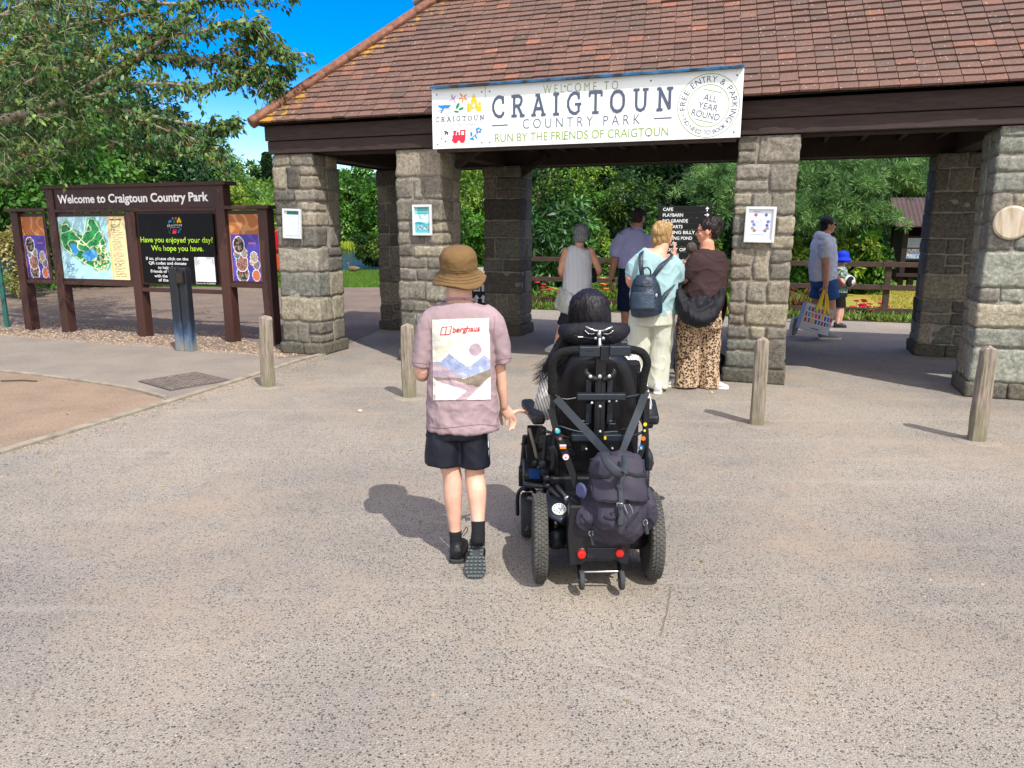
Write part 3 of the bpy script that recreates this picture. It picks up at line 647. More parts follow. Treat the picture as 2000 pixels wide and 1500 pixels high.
LOGO = [('#8fb4dd', seg(228, 505, 240, 530, 6)), ('#8fb4dd', seg(268, 505, 258, 530, 6)), ('#1c7fc4', [(152, 538), (318, 530), (300, 560), (285, 571), (192, 570), (172, 556)]),
 ('#1c7fc4', [(212, 574), (236, 573), (206, 632), (188, 630)]), ('#4aa3d8', seg(160, 610, 200, 590, 7)), ('#4aa3d8', seg(240, 590, 320, 582, 5)),
 ('#1d8a63', ell(402, 540, 40, 17, -62)), ('#1d8a63', ell(444, 576, 32, 15, -22)), ('#1d8a63', ell(385, 612, 32, 13, 8)),
 ('#e6bd1c', [(512, 550), (568, 548), (568, 592), (552, 614), (512, 614)]), ('#e6bd1c', [(626, 592), (626, 546), (688, 543), (684, 608), (645, 610)]), ('#e6bd1c', [(560, 500), (640, 497), (640, 575), (620, 572), (572, 574), (560, 585)]),
 ('#e6bd1c', [(558, 490), (595, 392), (640, 487)]), ('#e6bd1c', [(510, 541), (535, 488), (562, 538)]), ('#e6bd1c', [(642, 532), (668, 476), (693, 526)]), ('#ffffff', [(586, 560), (586, 520), (608, 518), (608, 560)]),
 ('#b26fb2', ell(345, 452, 48, 6, 58)), ('#c48fc4', ell(330, 428, 26, 8, 88)), ('#c48fc4', ell(322, 468, 24, 7, -20)), ('#c48fc4', ell(362, 436, 22, 7, -64)), ('#c48fc4', ell(366, 484, 24, 8, 74)),
 ('#e0812a', ell(445, 412, 26, 8, 50)), ('#e0812a', ell(492, 418, 26, 8, -38)), ('#e0812a', ell(498, 456, 26, 8, 30)), ('#e0812a', ell(462, 475, 28, 9, 95)), ('#e0812a', ell(436, 452, 24, 8, -20)),
 ('#5e8a4a', seg(162, 815, 250, 975, 4)), ('#5e8a4a', ell(254, 976, 14, 9, -25)), ('#6f9a4f', ell(203, 943, 9, 9)), ('#4a3a6a', ell(262, 860, 32, 8, 20)), ('#4a3a6a', ell(252, 878, 24, 8, 110)), ('#4a3a6a', ell(276, 880, 20, 7, 70)),
 ('#cf2742', [(335, 905), (352, 898), (345, 846), (388, 843), (374, 900), (430, 897), (428, 838), (497, 832), (494, 962), (322, 974), (338, 940)]), ('#ffffff', [(446, 853), (476, 851), (476, 896), (446, 897)]), ('#cf2742', ell(372, 972, 30, 27)), ('#cf2742', ell(456, 968, 30, 27)), ('#cf2742', ell(402, 880, 14, 22)),
 ('#1c86c9', seg(652, 865, 556, 950, 8)), ('#1c86c9', ell(568, 886, 30, 13, 80)), ('#1c86c9', ell(578, 946, 30, 12, 8)), ('#1c86c9', ell(622, 918, 30, 10, 62)),
 ('#1c86c9', ell(655, 815, 15, 13)), ('#1c86c9', ell(682, 830, 15, 13)), ('#1c86c9', ell(672, 860, 15, 13)), ('#1c86c9', ell(640, 856, 15, 13)), ('#1c86c9', ell(634, 828, 15, 13))]
def logo(name, fn, parent, ink, thin, white):
    """the park's emblem: fn(cx,cy,lift) from its drawing coordinates"""
    b = MB(); m = M('printed_sheet', rough=.45, attr=True, var=.03, bump=0)
    for i, (c, poly) in enumerate(LOGO):
        if c == '#ffffff': c = white
        b.add([fn(x, y, .0003*(i % 8)) for x, y in poly], [tuple(range(len(poly)))], lin(c))
    f3 = lambda x, y, l=0: fn(x, y, l)
    slab(b, 'CRAIGTOUN', lambda x, y, l=0: fn(x, 745-(y), l), 130, 726, 3, 30, 62, .13, .36, lin(ink))
    put_text(b, 'COUNTRY  PARK', lambda x, y: fn(x, 798-y, 0), 236, 626, 0, 32, 0, lin(thin), y1=16)
    for x0, x1, y in ((130, 186, 786), (668, 722, 766)): b.add([fn(x, yy, 0) for x, yy in seg(x0, y, x1, y-2, 4)], [(0, 1, 2, 3)], lin(thin))
    return b.obj(name, m, parent, fix=False)
m_alu = M('white_panel', '#e9edec', .42, .04, 3, .05, 8, spec=.4)
m_print = M('printed_sheet', rough=.45, attr=True, var=.03, bump=0)
# ---------------- the long banner board on the gatehouse eaves
OFF = -.245
es = root('entrance_sign', GA.pt(3.9, OFF, 2.44), 'long white board lettered CRAIGTOUN COUNTRY PARK fixed along the roof eaves', 'sign')
x0, zt0 = GA.at(843, 175, OFF); x1, zb1 = GA.at(1447, 270, OFF); zt = (zt0+GA.at(1452, 132, OFF)[1])/2; zb = (GA.at(843, 290, OFF)[1]+zb1)/2; x1 = (x1+GA.at(1452, 132, OFF)[0])/2
xm = GA.at(948, 230, OFF)[0]
one('panel', m_alu, lambda b: (b.pbox(GA, x0, xm-.002, OFF, OFF+.022, zb, zt), b.pbox(GA, xm+.002, x1, OFF, OFF+.022, zb, zt)), es, bevel=.003, split=True)
one('backing_frame', m_beam, lambda b: (b.pbox(GA, x0+.04, x1-.04, OFF+.023, OFF+.07, zb-.035, zb+.05), b.pbox(GA, x0+.04, x1-.04, OFF+.023, OFF+.07, zt-.08, zt+.01)), es, split=True)
m_cap, t, b = nodes('flaking_blue_paint'); tc = nn(t, 'ShaderNodeTexCoord'); n = nn(t, 'ShaderNodeTexNoise', i_Scale=7., i_Detail=6.0); lk(t, tc.outputs['Object'], n.inputs['Vector'])
lk(t, ramp(t, n.outputs[0], [(.42, lin('#2c2f34')), (.5, lin('#2a5d84')), (.66, lin('#3572a0')), (.7, lin('#8e9499'))]), b.inputs['Base Color'])
one('cap_strip', m_cap, lambda b: b.box(GA.pt((x0+x1)/2, OFF-.0, zt+.018), (x1-x0, .12, .022), (GA.e, (GA.n+Vector((0, 0, .25))).normalized(), (Vector((0, 0, 1))-GA.n*.25).normalized())), es)
def banner(cx, cy, l=0):                      # drawing coordinates of the sign -> the board's face
    x, z = GA.at(830+cx/6.25, 120+cy/6.25, OFF); return GA.pt(x, OFF-.0022-l, z)
def band(px, py): return GA.at(px, py, OFF)
bf = lambda x, z, l=0: GA.pt(x, OFF-.0022-l, z)
logo('emblem', banner, es, '#3d4a5c', '#9aa0a8', '#e9edec')
def bt(b, s, p0, p1, h, col, bold=0):
    (a, z0), (c, z1) = band(*p0), band(*p1); put_text(b, s, bf, a, c, z0, h, bold, lin(col), y1=z1)
def sl(b):
    (a, z0), (c, z1) = band(961, 231), band(1315, 216); slab(b, 'CRAIGTOUN', lambda x, y, l=0: bf(x, y, l), a, c, z0, z1, .222, .155, .44, lin('#4d566c'))
    for (p, q) in (((961, 245.5), (992, 244)), ((1277, 231.5), (1312, 230))):
        (a, z0), (c, z1) = band(*p), band(*q); b.add([bf(a, z0-.006), bf(c, z1-.006), bf(c, z1+.006), bf(a, z0+.006)], [(0, 1, 2, 3)], lin('#4d566c'))
one('title_lettering', m_print, sl, es, fix=False)
one('welcome_lettering', m_print, lambda b: bt(b, 'W E L C O M E   T O', (1061, 183), (1207, 174.5), .088, '#8fa35f', -.008), es, fix=False)
one('park_lettering', m_print, lambda b: bt(b, 'C O U N T R Y   P A R K', (1021, 251.5), (1250, 242.5), .102, '#5a6275', -.008), es, fix=False)
one('friends_lettering', m_print, lambda b: bt(b, 'RUN BY THE FRIENDS OF CRAIGTOUN', (967, 277.5), (1305, 265), .088, '#86a04a', 0), es, fix=False)
def roundel(b):
    cx, cz = band(1383.5, 206.5); r1 = .292; r2 = .196; g = lin('#86a05a'); k = lin('#5a5f6e')
    def ringf(r, w):
        n = 56; vs = []
        for i in range(n):
            a = i*2*math.pi/n
            for rr in (r-w, r): vs.append(bf(cx+rr*math.cos(a), cz+rr*math.sin(a)))
        b.add(vs, [(2*i, 2*i+1, (2*i+3) % (2*n), (2*i+2) % (2*n)) for i in range(n)], g)
    ringf(r1, .006); ringf(r2, .006)
    def arc(s, a0, a1, r, h, inside=False):
        n = len(s); wid = [.35 if c in 'I' else .5 if c == ' ' else .95 if c in 'NOGKDA&' else .8 for c in s]; T = sum(wid); acc = 0
        for c, q in zip(s, wid):
            a = a0+(a1-a0)*(acc+q/2)/T; acc += q
            if c == ' ': continue
            a = R(a); rad = Vector((math.cos(a), math.sin(a))); tan = Vector((rad.y, -rad.x))
            if inside: up, tg = -rad, -tan
            else: up, tg = rad, tan
            V, Fs = text_geo(c, 0); xs = [v[0] for v in V]; m0 = (min(xs)+max(xs))/2; o = rad*(r)
            if inside: o = rad*(r+h)
            b.add([bf(cx+o.x+tg.x*(v[0]-m0)*h/.729+up.x*v[1]*h/.729, cz+o.y+tg.y*(v[0]-m0)*h/.729+up.y*v[1]*h/.729) for v in V], Fs, k)
    arc('FREE ENTRY & PARKING', 190, -42, .216, .058); arc('NO NEED TO BOOK', 206, 314, .224, .040, True)
    for a in (198, 320): b.add([bf(cx+.245*math.cos(R(a))+x, cz+.245*math.sin(R(a))+y) for x, y in ell(0, 0, .009, .009)], [tuple(range(18))], g)
    ca, sa = math.cos(R(-14)), math.sin(R(-14)); rot = lambda x, y: bf(cx+x*ca-y*sa, cz+x*sa+y*ca)
    for s, y, wd in (('ALL', .042, .13), ('YEAR', -.036, .19), ('ROUND', -.114, .27)): put_text(b, s, rot, -wd/2, wd/2, y, .062, 0, k)
    for y in (.135, -.145): b.add([rot(-.085, y), rot(.085, y), rot(.085, y+.006), rot(-.085, y+.006)], [(0, 1, 2, 3)], g)
one('roundel', m_print, roundel, es, fix=False)
m_screw = M('screw_head', '#6b6f73', .5, .1, 20, 0, metal=.6)
one('screw', m_screw, lambda b: [b.lathe(GA.pt(x, OFF-.001, z), -GA.n, [(.009, 0), (.007, .004)], 10) for x in (x0+.06, xm-.04, xm+.05, (xm*2+x1)/3, (xm+2*x1)/3, x1-.06) for z in (zb+.05, zt-.06)], es, split=True)
# ---------------- framed notices on the pillars
def notice(px, name, label, colfn, off=-.035, extra=None, tilt=0):
    (a, zt_), (c, zb_) = GA.at(px[0], px[1], off), GA.at(px[2], px[3], off); th = .022
    r_ = root(name, GA.pt((a+c)/2, off, zb_), label, 'notice', 'framed notices on the pillars')
    ax = (GA.e*math.cos(tilt)+Vector((0, 0, math.sin(tilt)))).normalized(); az = Vector((0, 0, 1))*math.cos(tilt)-GA.e*math.sin(tilt)
    cen = GA.pt((a+c)/2, off, (zt_+zb_)/2); wd, ht = c-a, zt_-zb_; f = .028
    P = lambda u, v, o=0: cen+ax*((u-.5)*wd)+az*((v-.5)*ht)-GA.n*o
    def fr(b):
        for u in (f/2/wd, 1-f/2/wd): b.box(P(u, .5, .012), (f, .026, ht), (ax, GA.n, az))
        for v in (f/2/ht, 1-f/2/ht): b.box(P(.5, v, .012), (wd-2*f, .025, f), (ax, GA.n, az))
    one('frame', M('silver_frame', '#d5d8d8', .35, .05, 20, 0, metal=.3), fr, r_, bevel=.004, split=True)
    one('backing', m_alu, lambda b: b.box(cen+GA.n*.008, (wd-.02, .014, ht-.02), (ax, GA.n, az)), r_)
    fu, fv = f/wd, f/ht
    picture('poster', lambda u, v: P(fu+u*(1-2*fu), fv+v*(1-2*fv), .003), 34, 50, colfn, r_)
    return r_
def lines(u, v, x0, x1, rows, y0, y1, ink, paper, seed=0):
    if x0 < u < x1 and y0 < v < y1:
        k = (v-y0)/(y1-y0)*rows; i = int(k)
        if k-i < .45 and u < x1-(x1-x0)*.5*((math.sin(i*12.9898+seed)*43758.5) % 1) and (int(u*47+i*3) % 5): return ink
    return paper
def nt1(u, v):
    if v > .86: return '#2f7f72' if .12 < u else '#dfeeee'
    if v < .05: return '#56b0b8'
    return lines(u, v, .1, .92, 17, .1, .82, '#a9b6c8', '#d6e2f2')
def nt2(u, v):
    if v > .72: return '#7fc3c4' if not (.15 < u < .85 and (v*40) % 2 < .9) else '#2f8f93'
    if v > .44: return '#cfe4ea' if noise.noise(Vector((u*5, v*6, 1))) < .25 else '#7fb7c8'
    if v > .33: return '#2b87a8' if v < .40+.04*math.sin(u*6) else '#9ccbd8'
    if .1 < u < .9 and .1 < v < .3: return ['#2a6f8f', '#dfe9ea', '#3b5f6b', '#a8c9cf'][int(noise.noise(Vector((u*9, v*14, 3)))*6) % 4]
    return '#4fb0b5'
def nt3(u, v):
    for k, (cx, cy, c) in enumerate([(.3, .82, '#b0505a'), (.72, .82, '#5a5a86'), (.18, .6, '#7d86a8'), (.82, .6, '#5a6ea0'), (.25, .5, '#4a73b0'), (.78, .48, '#49549a'), (.2, .38, '#8a9a5a'), (.8, .38, '#a88a5a'), (.28, .3, '#c2475a'), (.72, .3, '#6a6a90')]):
        d = math.hypot((u-cx)*.75, v-cy)
        if d < .045: return c
        if d < .062: return '#9aa2b8'
    if v > .88: return lines(u, v, .2, .8, 2, .89, .97, '#6a80a0', '#dfe6f2')
    return lines(u, v, .3, .7, 12, .3, .76, '#8f97ac', '#e2e6f0') if v > .26 else lines(u, v, .1, .9, 5, .06, .22, '#9aa2b4', '#e2e6f0')
notice((552, 408, 591, 466), 'framed_notice', 'framed pale notice with a green heading on the corner pillar nearest the noticeboard', nt1, tilt=R(-2))
notice((806, 400, 845, 460), 'framed_notice', 'framed turquoise poster on the pillar behind the bucket-hat boy', nt2)
notice((1457, 404, 1512, 474), 'framed_notice', 'framed white notice with small round pictures on the pillar beside the leopard-trousered woman', nt3, tilt=R(-1))
px_, pz_ = GA.at(1977, 435, -.04); pl = GA.pt(px_, -.045, pz_)
b = MB(); b.lathe(pl, GA.n, [(.132, .0), (.147, .008), (.152, .02), (.147, .04)], 40)
m_disc, t, bb = nodes('bleached_plywood'); tc = nn(t, 'ShaderNodeTexCoord'); mp = nn(t, 'ShaderNodeMapping'); mp.inputs['Scale'].default_value = (9, 9, 1.2); lk(t, tc.outputs['Object'], mp.inputs[0])
n = nn(t, 'ShaderNodeTexNoise', i_Scale=3., i_Detail=5.0); lk(t, mp.outputs[0], n.inputs['Vector']); lk(t, ramp(t, n.outputs[0], [(.3, lin('#8a7a66')), (.5, lin('#b3a48e')), (.7, lin('#c4b7a2'))]), bb.inputs['Base Color'])
o = b.obj('round_plaque', m_disc, loc=pl, smooth=False, bevel=.004); tag(o, 'round bleached wooden disc mounted on the stone pillar', 'plaque')

# ---------------- the brown welcome noticeboard
NB = Pl(-7.80, 11.78, -R(19.9))
m_brown = M('brown_paint', '#432820', .55, .2, 4, .25, 45, stretch=(1, 1, .35), spec=.45)
m_brown2 = M('brown_board', '#3d2019', .5, .12, 4, .12, 45, spec=.5)
nb = root('noticeboard', NB.pt(2.4, 0, 0), 'brown timber noticeboard reading Welcome to Craigtoun Country Park, with a map', 'noticeboard')
def ns(px, py, off=0): return NB.at(px, py, off)[0]
def nz(px, py, off=0): return NB.at(px, py, off)[1]
PX = [ns(50, 600), ns(122, 600), ns(272, 600), ns(444, 600), ns(524, 600)]
ZC = nz(83, 366); ZC2 = nz(440, 360); ZC = (ZC+ZC2)/2; ZL = (nz(15, 411)+nz(522, 406))/2; pw = .15
for i, x in enumerate(PX):
    top = ZC-.02 if i in (1, 3) else (nz(272, 410) if i == 2 else ZL-.02)
    one('post', m_brown, lambda b: b.pbox(NB, x-pw/2, x+pw/2, 0, pw, 0, top), nb, bevel=.006)
xa, xb, xc, xd, xe = PX; h = pw/2
def capf(b):
    b.pbox(NB, xb-h-.05, xd+h+.06, -.025, .22, ZC-.018, ZC+.035)
    b.pbox(NB, xa-h-.07, xb-h-.003, -.05, .21, ZL-.018, ZL+.03); b.pbox(NB, xd+h+.003, xe+h+.06, -.05, .21, ZL-.018, ZL+.03)
one('cap_rail', m_brown, capf, nb, bevel=.008, split=True)
zh0 = (nz(100, 409, .05)+nz(415, 405, .05))/2
one('header_board', m_brown2, lambda b: b.pbox(NB, xb+h+.002, xd-h-.002, .02, .05, zh0, ZC-.02), nb)
def rails(b):
    b.pbox(NB, xb+h+.002, xc-h-.002, .0, .09, zh0-.05, zh0-.003); b.pbox(NB, xc-h, xd-h-.002, .0, .09, zh0-.05, zh0-.003)
    for (s, e, zz) in ((xa+h, xb-h, nz(75, 548)), (xb+h, xc-h, nz(190, 552)), (xc+h, xd-h, nz(350, 566)), (xd+h, xe-h, nz(485, 556))): b.pbox(NB, s+.002, e-.002, .01, .10, zz-.045, zz+.01)
one('rail', m_brown, rails, nb, bevel=.005, split=True)
zt_ = lambda *p: NB.at(*p)[1]
def panel(nm, TL, BR, off, colfn, nx, ny, back=m_brown2, m=None, pad=.05, rough=None):
    (a, z1_), (c, z0_) = NB.at(*TL, off), NB.at(*BR, off)
    bk = one(nm, back, lambda b: b.pbox(NB, a-pad, c+pad, off+.002, off+.02, z0_-pad, z1_+pad), nb)
    if colfn: picture('print', lambda u, v: NB.pt(a+(c-a)*u, off-.001, z0_+(z1_-z0_)*v), nx, ny, colfn, bk, mat=m)
    return bk, a, c, z0_, z1_
def mean(p, q): return ((p[0]+q[0])/2, (p[1]+q[1])/2)
LAND = [(430, 430), (455, 400), (480, 440), (540, 490), (590, 500), (620, 470), (638, 395), (668, 388), (700, 440), (742, 540), (752, 600), (778, 680), (742, 742), (710, 745), (640, 720), (580, 690), (530, 650), (440, 590), (420, 530)]
def inpoly(x, y, P):
    r = False; j = len(P)-1
    for i in range(len(P)):
        if (P[i][1] > y) != (P[j][1] > y) and x < (P[j][0]-P[i][0])*(y-P[i][1])/(P[j][1]-P[i][1])+P[i][0]: r = not r
        j = i
    return r
def mapf(u, v):
    x = 400+u*495+(1-v)*25; y = 370+(1-v)*440
    if u > .745:
        if v > .93: return lines(u, v, .78, .97, 1, .94, .985, '#6a5a30', '#e8d29a')
        for y0, y1 in ((.66, .9), (.47, .64), (.05, .44)):
            c = lines(u, v, .79, .98, (y1-y0)*38, y0, y1, '#8d7d52', None, y0)
            if c: return c
        return '#e8d8a6' if u > .77 else '#e6c87a'
    nzv = noise.noise(Vector((u*9, v*9, 2)))
    if inpoly(x, y, LAND):
        for cx, cy, rx, ry in ((522, 598, 26, 34), (632, 640, 50, 38), (505, 575, 14, 12)):
            if ((x-cx)/rx)**2+((y-cy)/ry)**2 < 1+nzv: return '#2f86c9' if nzv < .2 else '#62aede'
        if abs(noise.noise(Vector((u*6.5, v*6.5, 9)))) < .055 or abs(x-y-40) < 5 and y > 470 and y < 600: return '#d9e2b8'
        if x > 655 and y > 580 and noise.noise(Vector((u*26, v*26, 4))) > .05: return ['#e0dcb0', '#c9a94f', '#4f9a45', '#dfe8c8'][int(x*y) % 4]
        if noise.noise(Vector((u*30, v*30, 5))) > .32: return '#1d5a35'
        return '#2a9a4f' if nzv < .0 else '#1f7f43'
    for j in range(len(LAND)):
        a, c = LAND[j], LAND[(j+1) % len(LAND)]; dx, dy = c[0]-a[0], c[1]-a[1]; q = max(0, min(1, ((x-a[0])*dx+(y-a[1])*dy)/(dx*dx+dy*dy)))
        d = math.hypot(x-a[0]-q*dx, y-a[1]-q*dy)
        if d < 6: return '#d8dfc4'
        if d < 16+14*nzv: return '#6fb089' if nzv > -.1 else '#a5d0c0'
    if u < .2 and v < .3:
        c = lines(u, v, .06, .19, 9, .02, .28, '#5a7fae', None)
        if c: return c
    return '#a9d6e2' if nzv < .25 else '#b6dfe6'
panel('map_panel', mean((111.5, 423.6), (111.5, 423.6)), (255, 547), .035, mapf, 110, 100, back=m_brown2)
m_gloss = M('black_gloss_panel', '#050607', .4, .05, 2, .12, 2.5, spec=.2, dist=.05)
dp, a, c, z0_, z1_ = panel('donation_panel', (268, 418), (425.6, 556), -.012, None, 0, 0, back=m_gloss, pad=.0)
DO = -.0145
one('backing_board', m_brown2, lambda b: b.pbox(NB, xc+h+.002, xd-h-.002, .03, .05, z0_-.03, zh0-.052), nb)
df = lambda x, z, l=0: NB.pt(x, DO-l, z)
def dt(b, s, p0, p1, h, col, bold=.012):
    (q0, za), (q1, zb_) = NB.at(*p0, DO), NB.at(*p1, DO); zz = (za+zb_)/2; put_text(b, s, df, q0, q1, zz, h, bold, lin(col))
def donate(b):
    g = '#a8d62a'; wcol = '#e8eaec'
    dt(b, 'Have you enjoyed your day?', (275, 473.5), (416, 473.5), .078, g); dt(b, 'We hope you have.', (296, 490), (398, 490), .078, g)
    for s, p, q in (('If so, please click on the', (285.6, 508), (367.7, 508)), ('QR codes and donate', (291, 516.8), (364, 516.8)), ('to help the', (309, 525.4), (343, 525.4)), ('Friends of Craigtoun', (295, 533), (360, 533)), ('with the upkeep', (302, 542), (352, 542)), ('of the park', (310, 550), (347, 550)), ):
        dt(b, s, p, q, .044, wcol, .008)
    dt(b, 'Charity No SC044606', (383, 555), (421, 555), .022, wcol, 0)
one('donation_lettering', m_print, donate, dp, fix=False)
def blank(b):
    (q0, za), (q1, zc) = NB.at(379, 502, DO), NB.at(422, 551, DO); b.add([df(q0, zc), df(q1, zc), df(q1, za), df(q0, za)], [(0, 1, 2, 3)], lin('#e6e8ea'))
one('white_label', m_print, blank, dp, fix=False)
def dl(cx, cy, l=0):
    px_, py_ = 327+(cx-130)/596*29, 423+(cy-385)/615*34; x, z = NB.at(px_, py_, DO); return NB.pt(x, DO-.001-l, z)
logo('emblem', dl, dp, '#f0f0f0', '#c9c9c9', '#08090b')
def post_f(seed):
    BL = [(.28, .78, .26, '#2a2624'), (.2, .58, .15, '#4a6a80'), (.45, .60, .15, '#8a9a80'), (.35, .4, .28, '#8a4a3a'), (.78, .52, .17, '#b0a58a'), (.7, .42, .1, '#c9a030'), (.85, .36, .16, '#5a6a86'), (.36, .16, .28, '#33302e'), (.82, .13, .18, '#d8622a')]
    def f(u, v):
        if v > .70: return '#a9632f' if abs(noise.noise(Vector((u*2.2+seed, v*5, seed)))) > .12 else '#c08a58'
        if u < .03 or u > .985: return '#b9854f'
        w_ = v/.70
        for cx, cy, r_, cc in BL:
            d = math.hypot((u-cx)*.58*1.6, w_-cy)/r_*1.55
            if d < 1: k = noise.noise(Vector((u*22, v*26, cx*9))); return cc if k < .05 else ('#b5402e' if k > .38 else '#8d8478')
            if d < 1.13: return '#e4e2e6'
        if .62 < u < .86 and .80 < w_ < .84: return '#b05a8a'
        return '#4a3f9a' if noise.noise(Vector((u*4, v*4, seed))) < .2 else '#5a4fae'
    return f
panel('poster_panel', (40, 423.6), (98, 543.5), .05, post_f(1), 44, 80, back=m_brown2)
panel('poster_panel', (446, 418.6), (512, 550), .04, post_f(4), 50, 84, back=m_brown2)
def wel(b):
    (q0, za), (q1, zc) = NB.at(113, 396.5, .016), NB.at(407, 392.5, .016); zz = (za+zc)/2; put_text(b, 'Welcome to Craigtoun Country Park', lambda x, y: NB.pt(x, .0175, y), q0, q1, zz, .122, .028, lin('#fcfcfc'))
one('welcome_lettering', m_print, wel, nb, fix=False)
one('leaning_rod', M('black_rod', '#1a1715', .5), lambda b: b.tube([NB.pt(xe-.2, .2, 0), NB.pt(xe-.16, .12, nz(520, 560))], .014, 8), nb)
# charred-topped timber post in front of it
cp = root('card_reader_post', G(358, 688), 'thick black-painted timber post with a pale worn foot and a small reader on its face', 'post')
m_char, t, bb = nodes('black_paint_worn_base'); tc = nn(t, 'ShaderNodeTexCoord'); sx = nn(t, 'ShaderNodeSeparateXYZ'); lk(t, tc.outputs['Object'], sx.inputs[0])
mp = nn(t, 'ShaderNodeMapping'); mp.inputs['Scale'].default_value = (6, 6, 1.5); lk(t, tc.outputs['Object'], mp.inputs[0])
n = nn(t, 'ShaderNodeTexNoise', i_Scale=2.5, i_Detail=7.0); lk(t, mp.outputs[0], n.inputs['Vector'])
ad = nn(t, 'ShaderNodeMath', operation='MULTIPLY_ADD'); ad.inputs[1].default_value = .5; lk(t, n.outputs[0], ad.inputs[0]); lk(t, sx.outputs['Z'], ad.inputs[2])
lk(t, ramp(t, ad.outputs[0], [(.22, lin('#837c6c')), (.38, lin('#5f6f7c')), (.5, lin('#2f4560')), (.62, lin('#1c2430')), (.9, lin('#171b22'))]), bb.inputs['Base Color']); bb.inputs['Roughness'].default_value = .5
bp = nn(t, 'ShaderNodeBump', i_Strength=.5, i_Distance=.02); lk(t, n.outputs[0], bp.inputs['Height']); lk(t, bp.outputs[0], bb.inputs['Normal'])
cb = Pl(cp.location.x, cp.location.y, R(-14)); CH = 1.10
one('timber', m_char, lambda b: (b.pbox(cb, -.125, .004, 0, .13, 0, CH), b.pbox(cb, .004, .125, .012, .13, 0, CH-.006)), cp, bevel=.02)
rd = one('card_reader', M('reader_plastic', '#101114', .3, .05, 9, 0, spec=.5), lambda b: b.pbox(cb, .0, .115, -.02, .01, CH-.21, CH-.05), cp, bevel=.006)
one('reader_window', M('reader_screen', '#2a201c', .1, .05, 9, 0, spec=.7), lambda b: b.pbox(cb, .014, .1, -.024, -.021, CH-.19, CH-.07), rd)
# weathered bollards
m_boll, t, bb = nodes('weathered_oak'); tc = nn(t, 'ShaderNodeTexCoord'); mp = nn(t, 'ShaderNodeMapping'); mp.inputs['Scale'].default_value = (14, 14, 1.1); lk(t, tc.outputs['Object'], mp.inputs[0])
n = nn(t, 'ShaderNodeTexNoise', i_Scale=4., i_Detail=7.0, i_Roughness=.65); lk(t, mp.outputs[0], n.inputs['Vector']); n2 = nn(t, 'ShaderNodeTexNoise', i_Scale=4., i_Detail=5.0); lk(t, tc.outputs['Object'], n2.inputs['Vector'])
c = ramp(t, n.outputs[0], [(.32, lin('#554b42')), (.48, lin('#85796b')), (.7, lin('#a3988a'))]); sx = nn(t, 'ShaderNodeSeparateXYZ'); lk(t, tc.outputs['Object'], sx.inputs[0])
ad = nn(t, 'ShaderNodeMath', operation='MULTIPLY_ADD'); ad.inputs[1].default_value = -.55; lk(t, sx.outputs['Z'], ad.inputs[0]); lk(t, n2.outputs[0], ad.inputs[2])
c = mixc(t, ramp(t, ad.outputs[0], [(.2, (0, 0, 0)), (.5, (.7, .7, .7))]), c, lin('#737156')); lk(t, c, bb.inputs['Base Color']); bb.inputs['Roughness'].default_value = .9
bp = nn(t, 'ShaderNodeBump', i_Strength=.7, i_Distance=.012); lk(t, n.outputs[0], bp.inputs['Height']); lk(t, bp.outputs[0], bb.inputs['Normal'])
BL = [((524, 756), .70, 'weathered timber bollard standing beside the manhole cover'), ((800, 777), .68, 'weathered timber bollard next to the bucket-hat boy'), ((1478, 830), .695, 'mossy timber bollard in front of the pillar by the leopard-trousered woman'), ((1906, 862), .70, 'square timber bollard in front of the pillar with the round plaque')]
def bollard(i, at_, h, lab):
    p = G(*at_); r_ = root('bollard', p, lab, 'bollard', 'timber bollards across the forecourt'); P_ = Pl(p.x, p.y, [-.34, -.3, -.36, -.33][i]); ln = [.03, -.01, .0, .012][i]
    mb = MB(); w0 = .057; vs = []; nz_ = 9
    for k in range(nz_+1):
        z = h*k/nz_; q = w0*(1-.06*k/nz_); ch = q*.3
        for x, y in ((-q+ch, -q), (q-ch, -q), (q, -q+ch), (q, q-ch), (q-ch, q), (-q+ch, q), (-q, q-ch), (-q, -q+ch)):
            d = noise.noise(Vector((x*30+i*5, y*30, z*7)))*.006; vs.append(P_.pt(x*(1+d/q)+ln*z, y*(1+d/q), z+(0 if k < nz_ else (.012 if abs(x) < q*.75 else -.01))))
    vs.append(P_.pt(ln*h, 0, h+.035))
    fs = [(k*8+j, k*8+(j+1) % 8, (k+1)*8+(j+1) % 8, (k+1)*8+j) for k in range(nz_) for j in range(8)]+[(nz_*8+j, nz_*8+(j+1) % 8, len(vs)-1) for j in range(8)]
    mb.add(vs, fs); mb.obj('post', m_boll, r_, bevel=.004)
    b2 = MB(); b2.lathe(p-Vector((0, 0, .01)), (0, 0, 1), [(.17, 0), (.165, .016), (.12, .022)], 10); b2.obj('concrete_collar', m_court if i != 2 else m_path, r_)
for i, (a_, h_, l_) in enumerate(BL): bollard(i, a_, h_, l_)

# ---------------- post and rail fence along the flower bed
FP = Pl(*GA.pt(0, 6.65, 0)[:2], GA.a)
m_fence = M('brown_fence_rail', '#483831', .75, .25, 5, .35, 50, stretch=(.3, 4, 4), spec=.3)
fe = root('rail_fence', FP.pt(8, 0, 0), 'brown three-rail timber fence running along the flower bed behind the gatehouse', 'fence')
s = .6; k = 0
while s < 20:
    one('post', m_fence, lambda b: b.pbox(FP, s-.05, s+.05, 0, .1, 0, 1.04), fe, bevel=.008); s += 1.8; k += 1
for z in (.98, .58, .17):
    def rl(b):
        s = .5
        while s < 19.9: b.pbox(FP, s+.003, s+1.797, -.042, -.002, z-.045+.008*math.sin(s*3), z+.045+.008*math.sin(s*3)); s += 1.8
    one('rail', m_fence, rl, fe, bevel=.006, split=True)
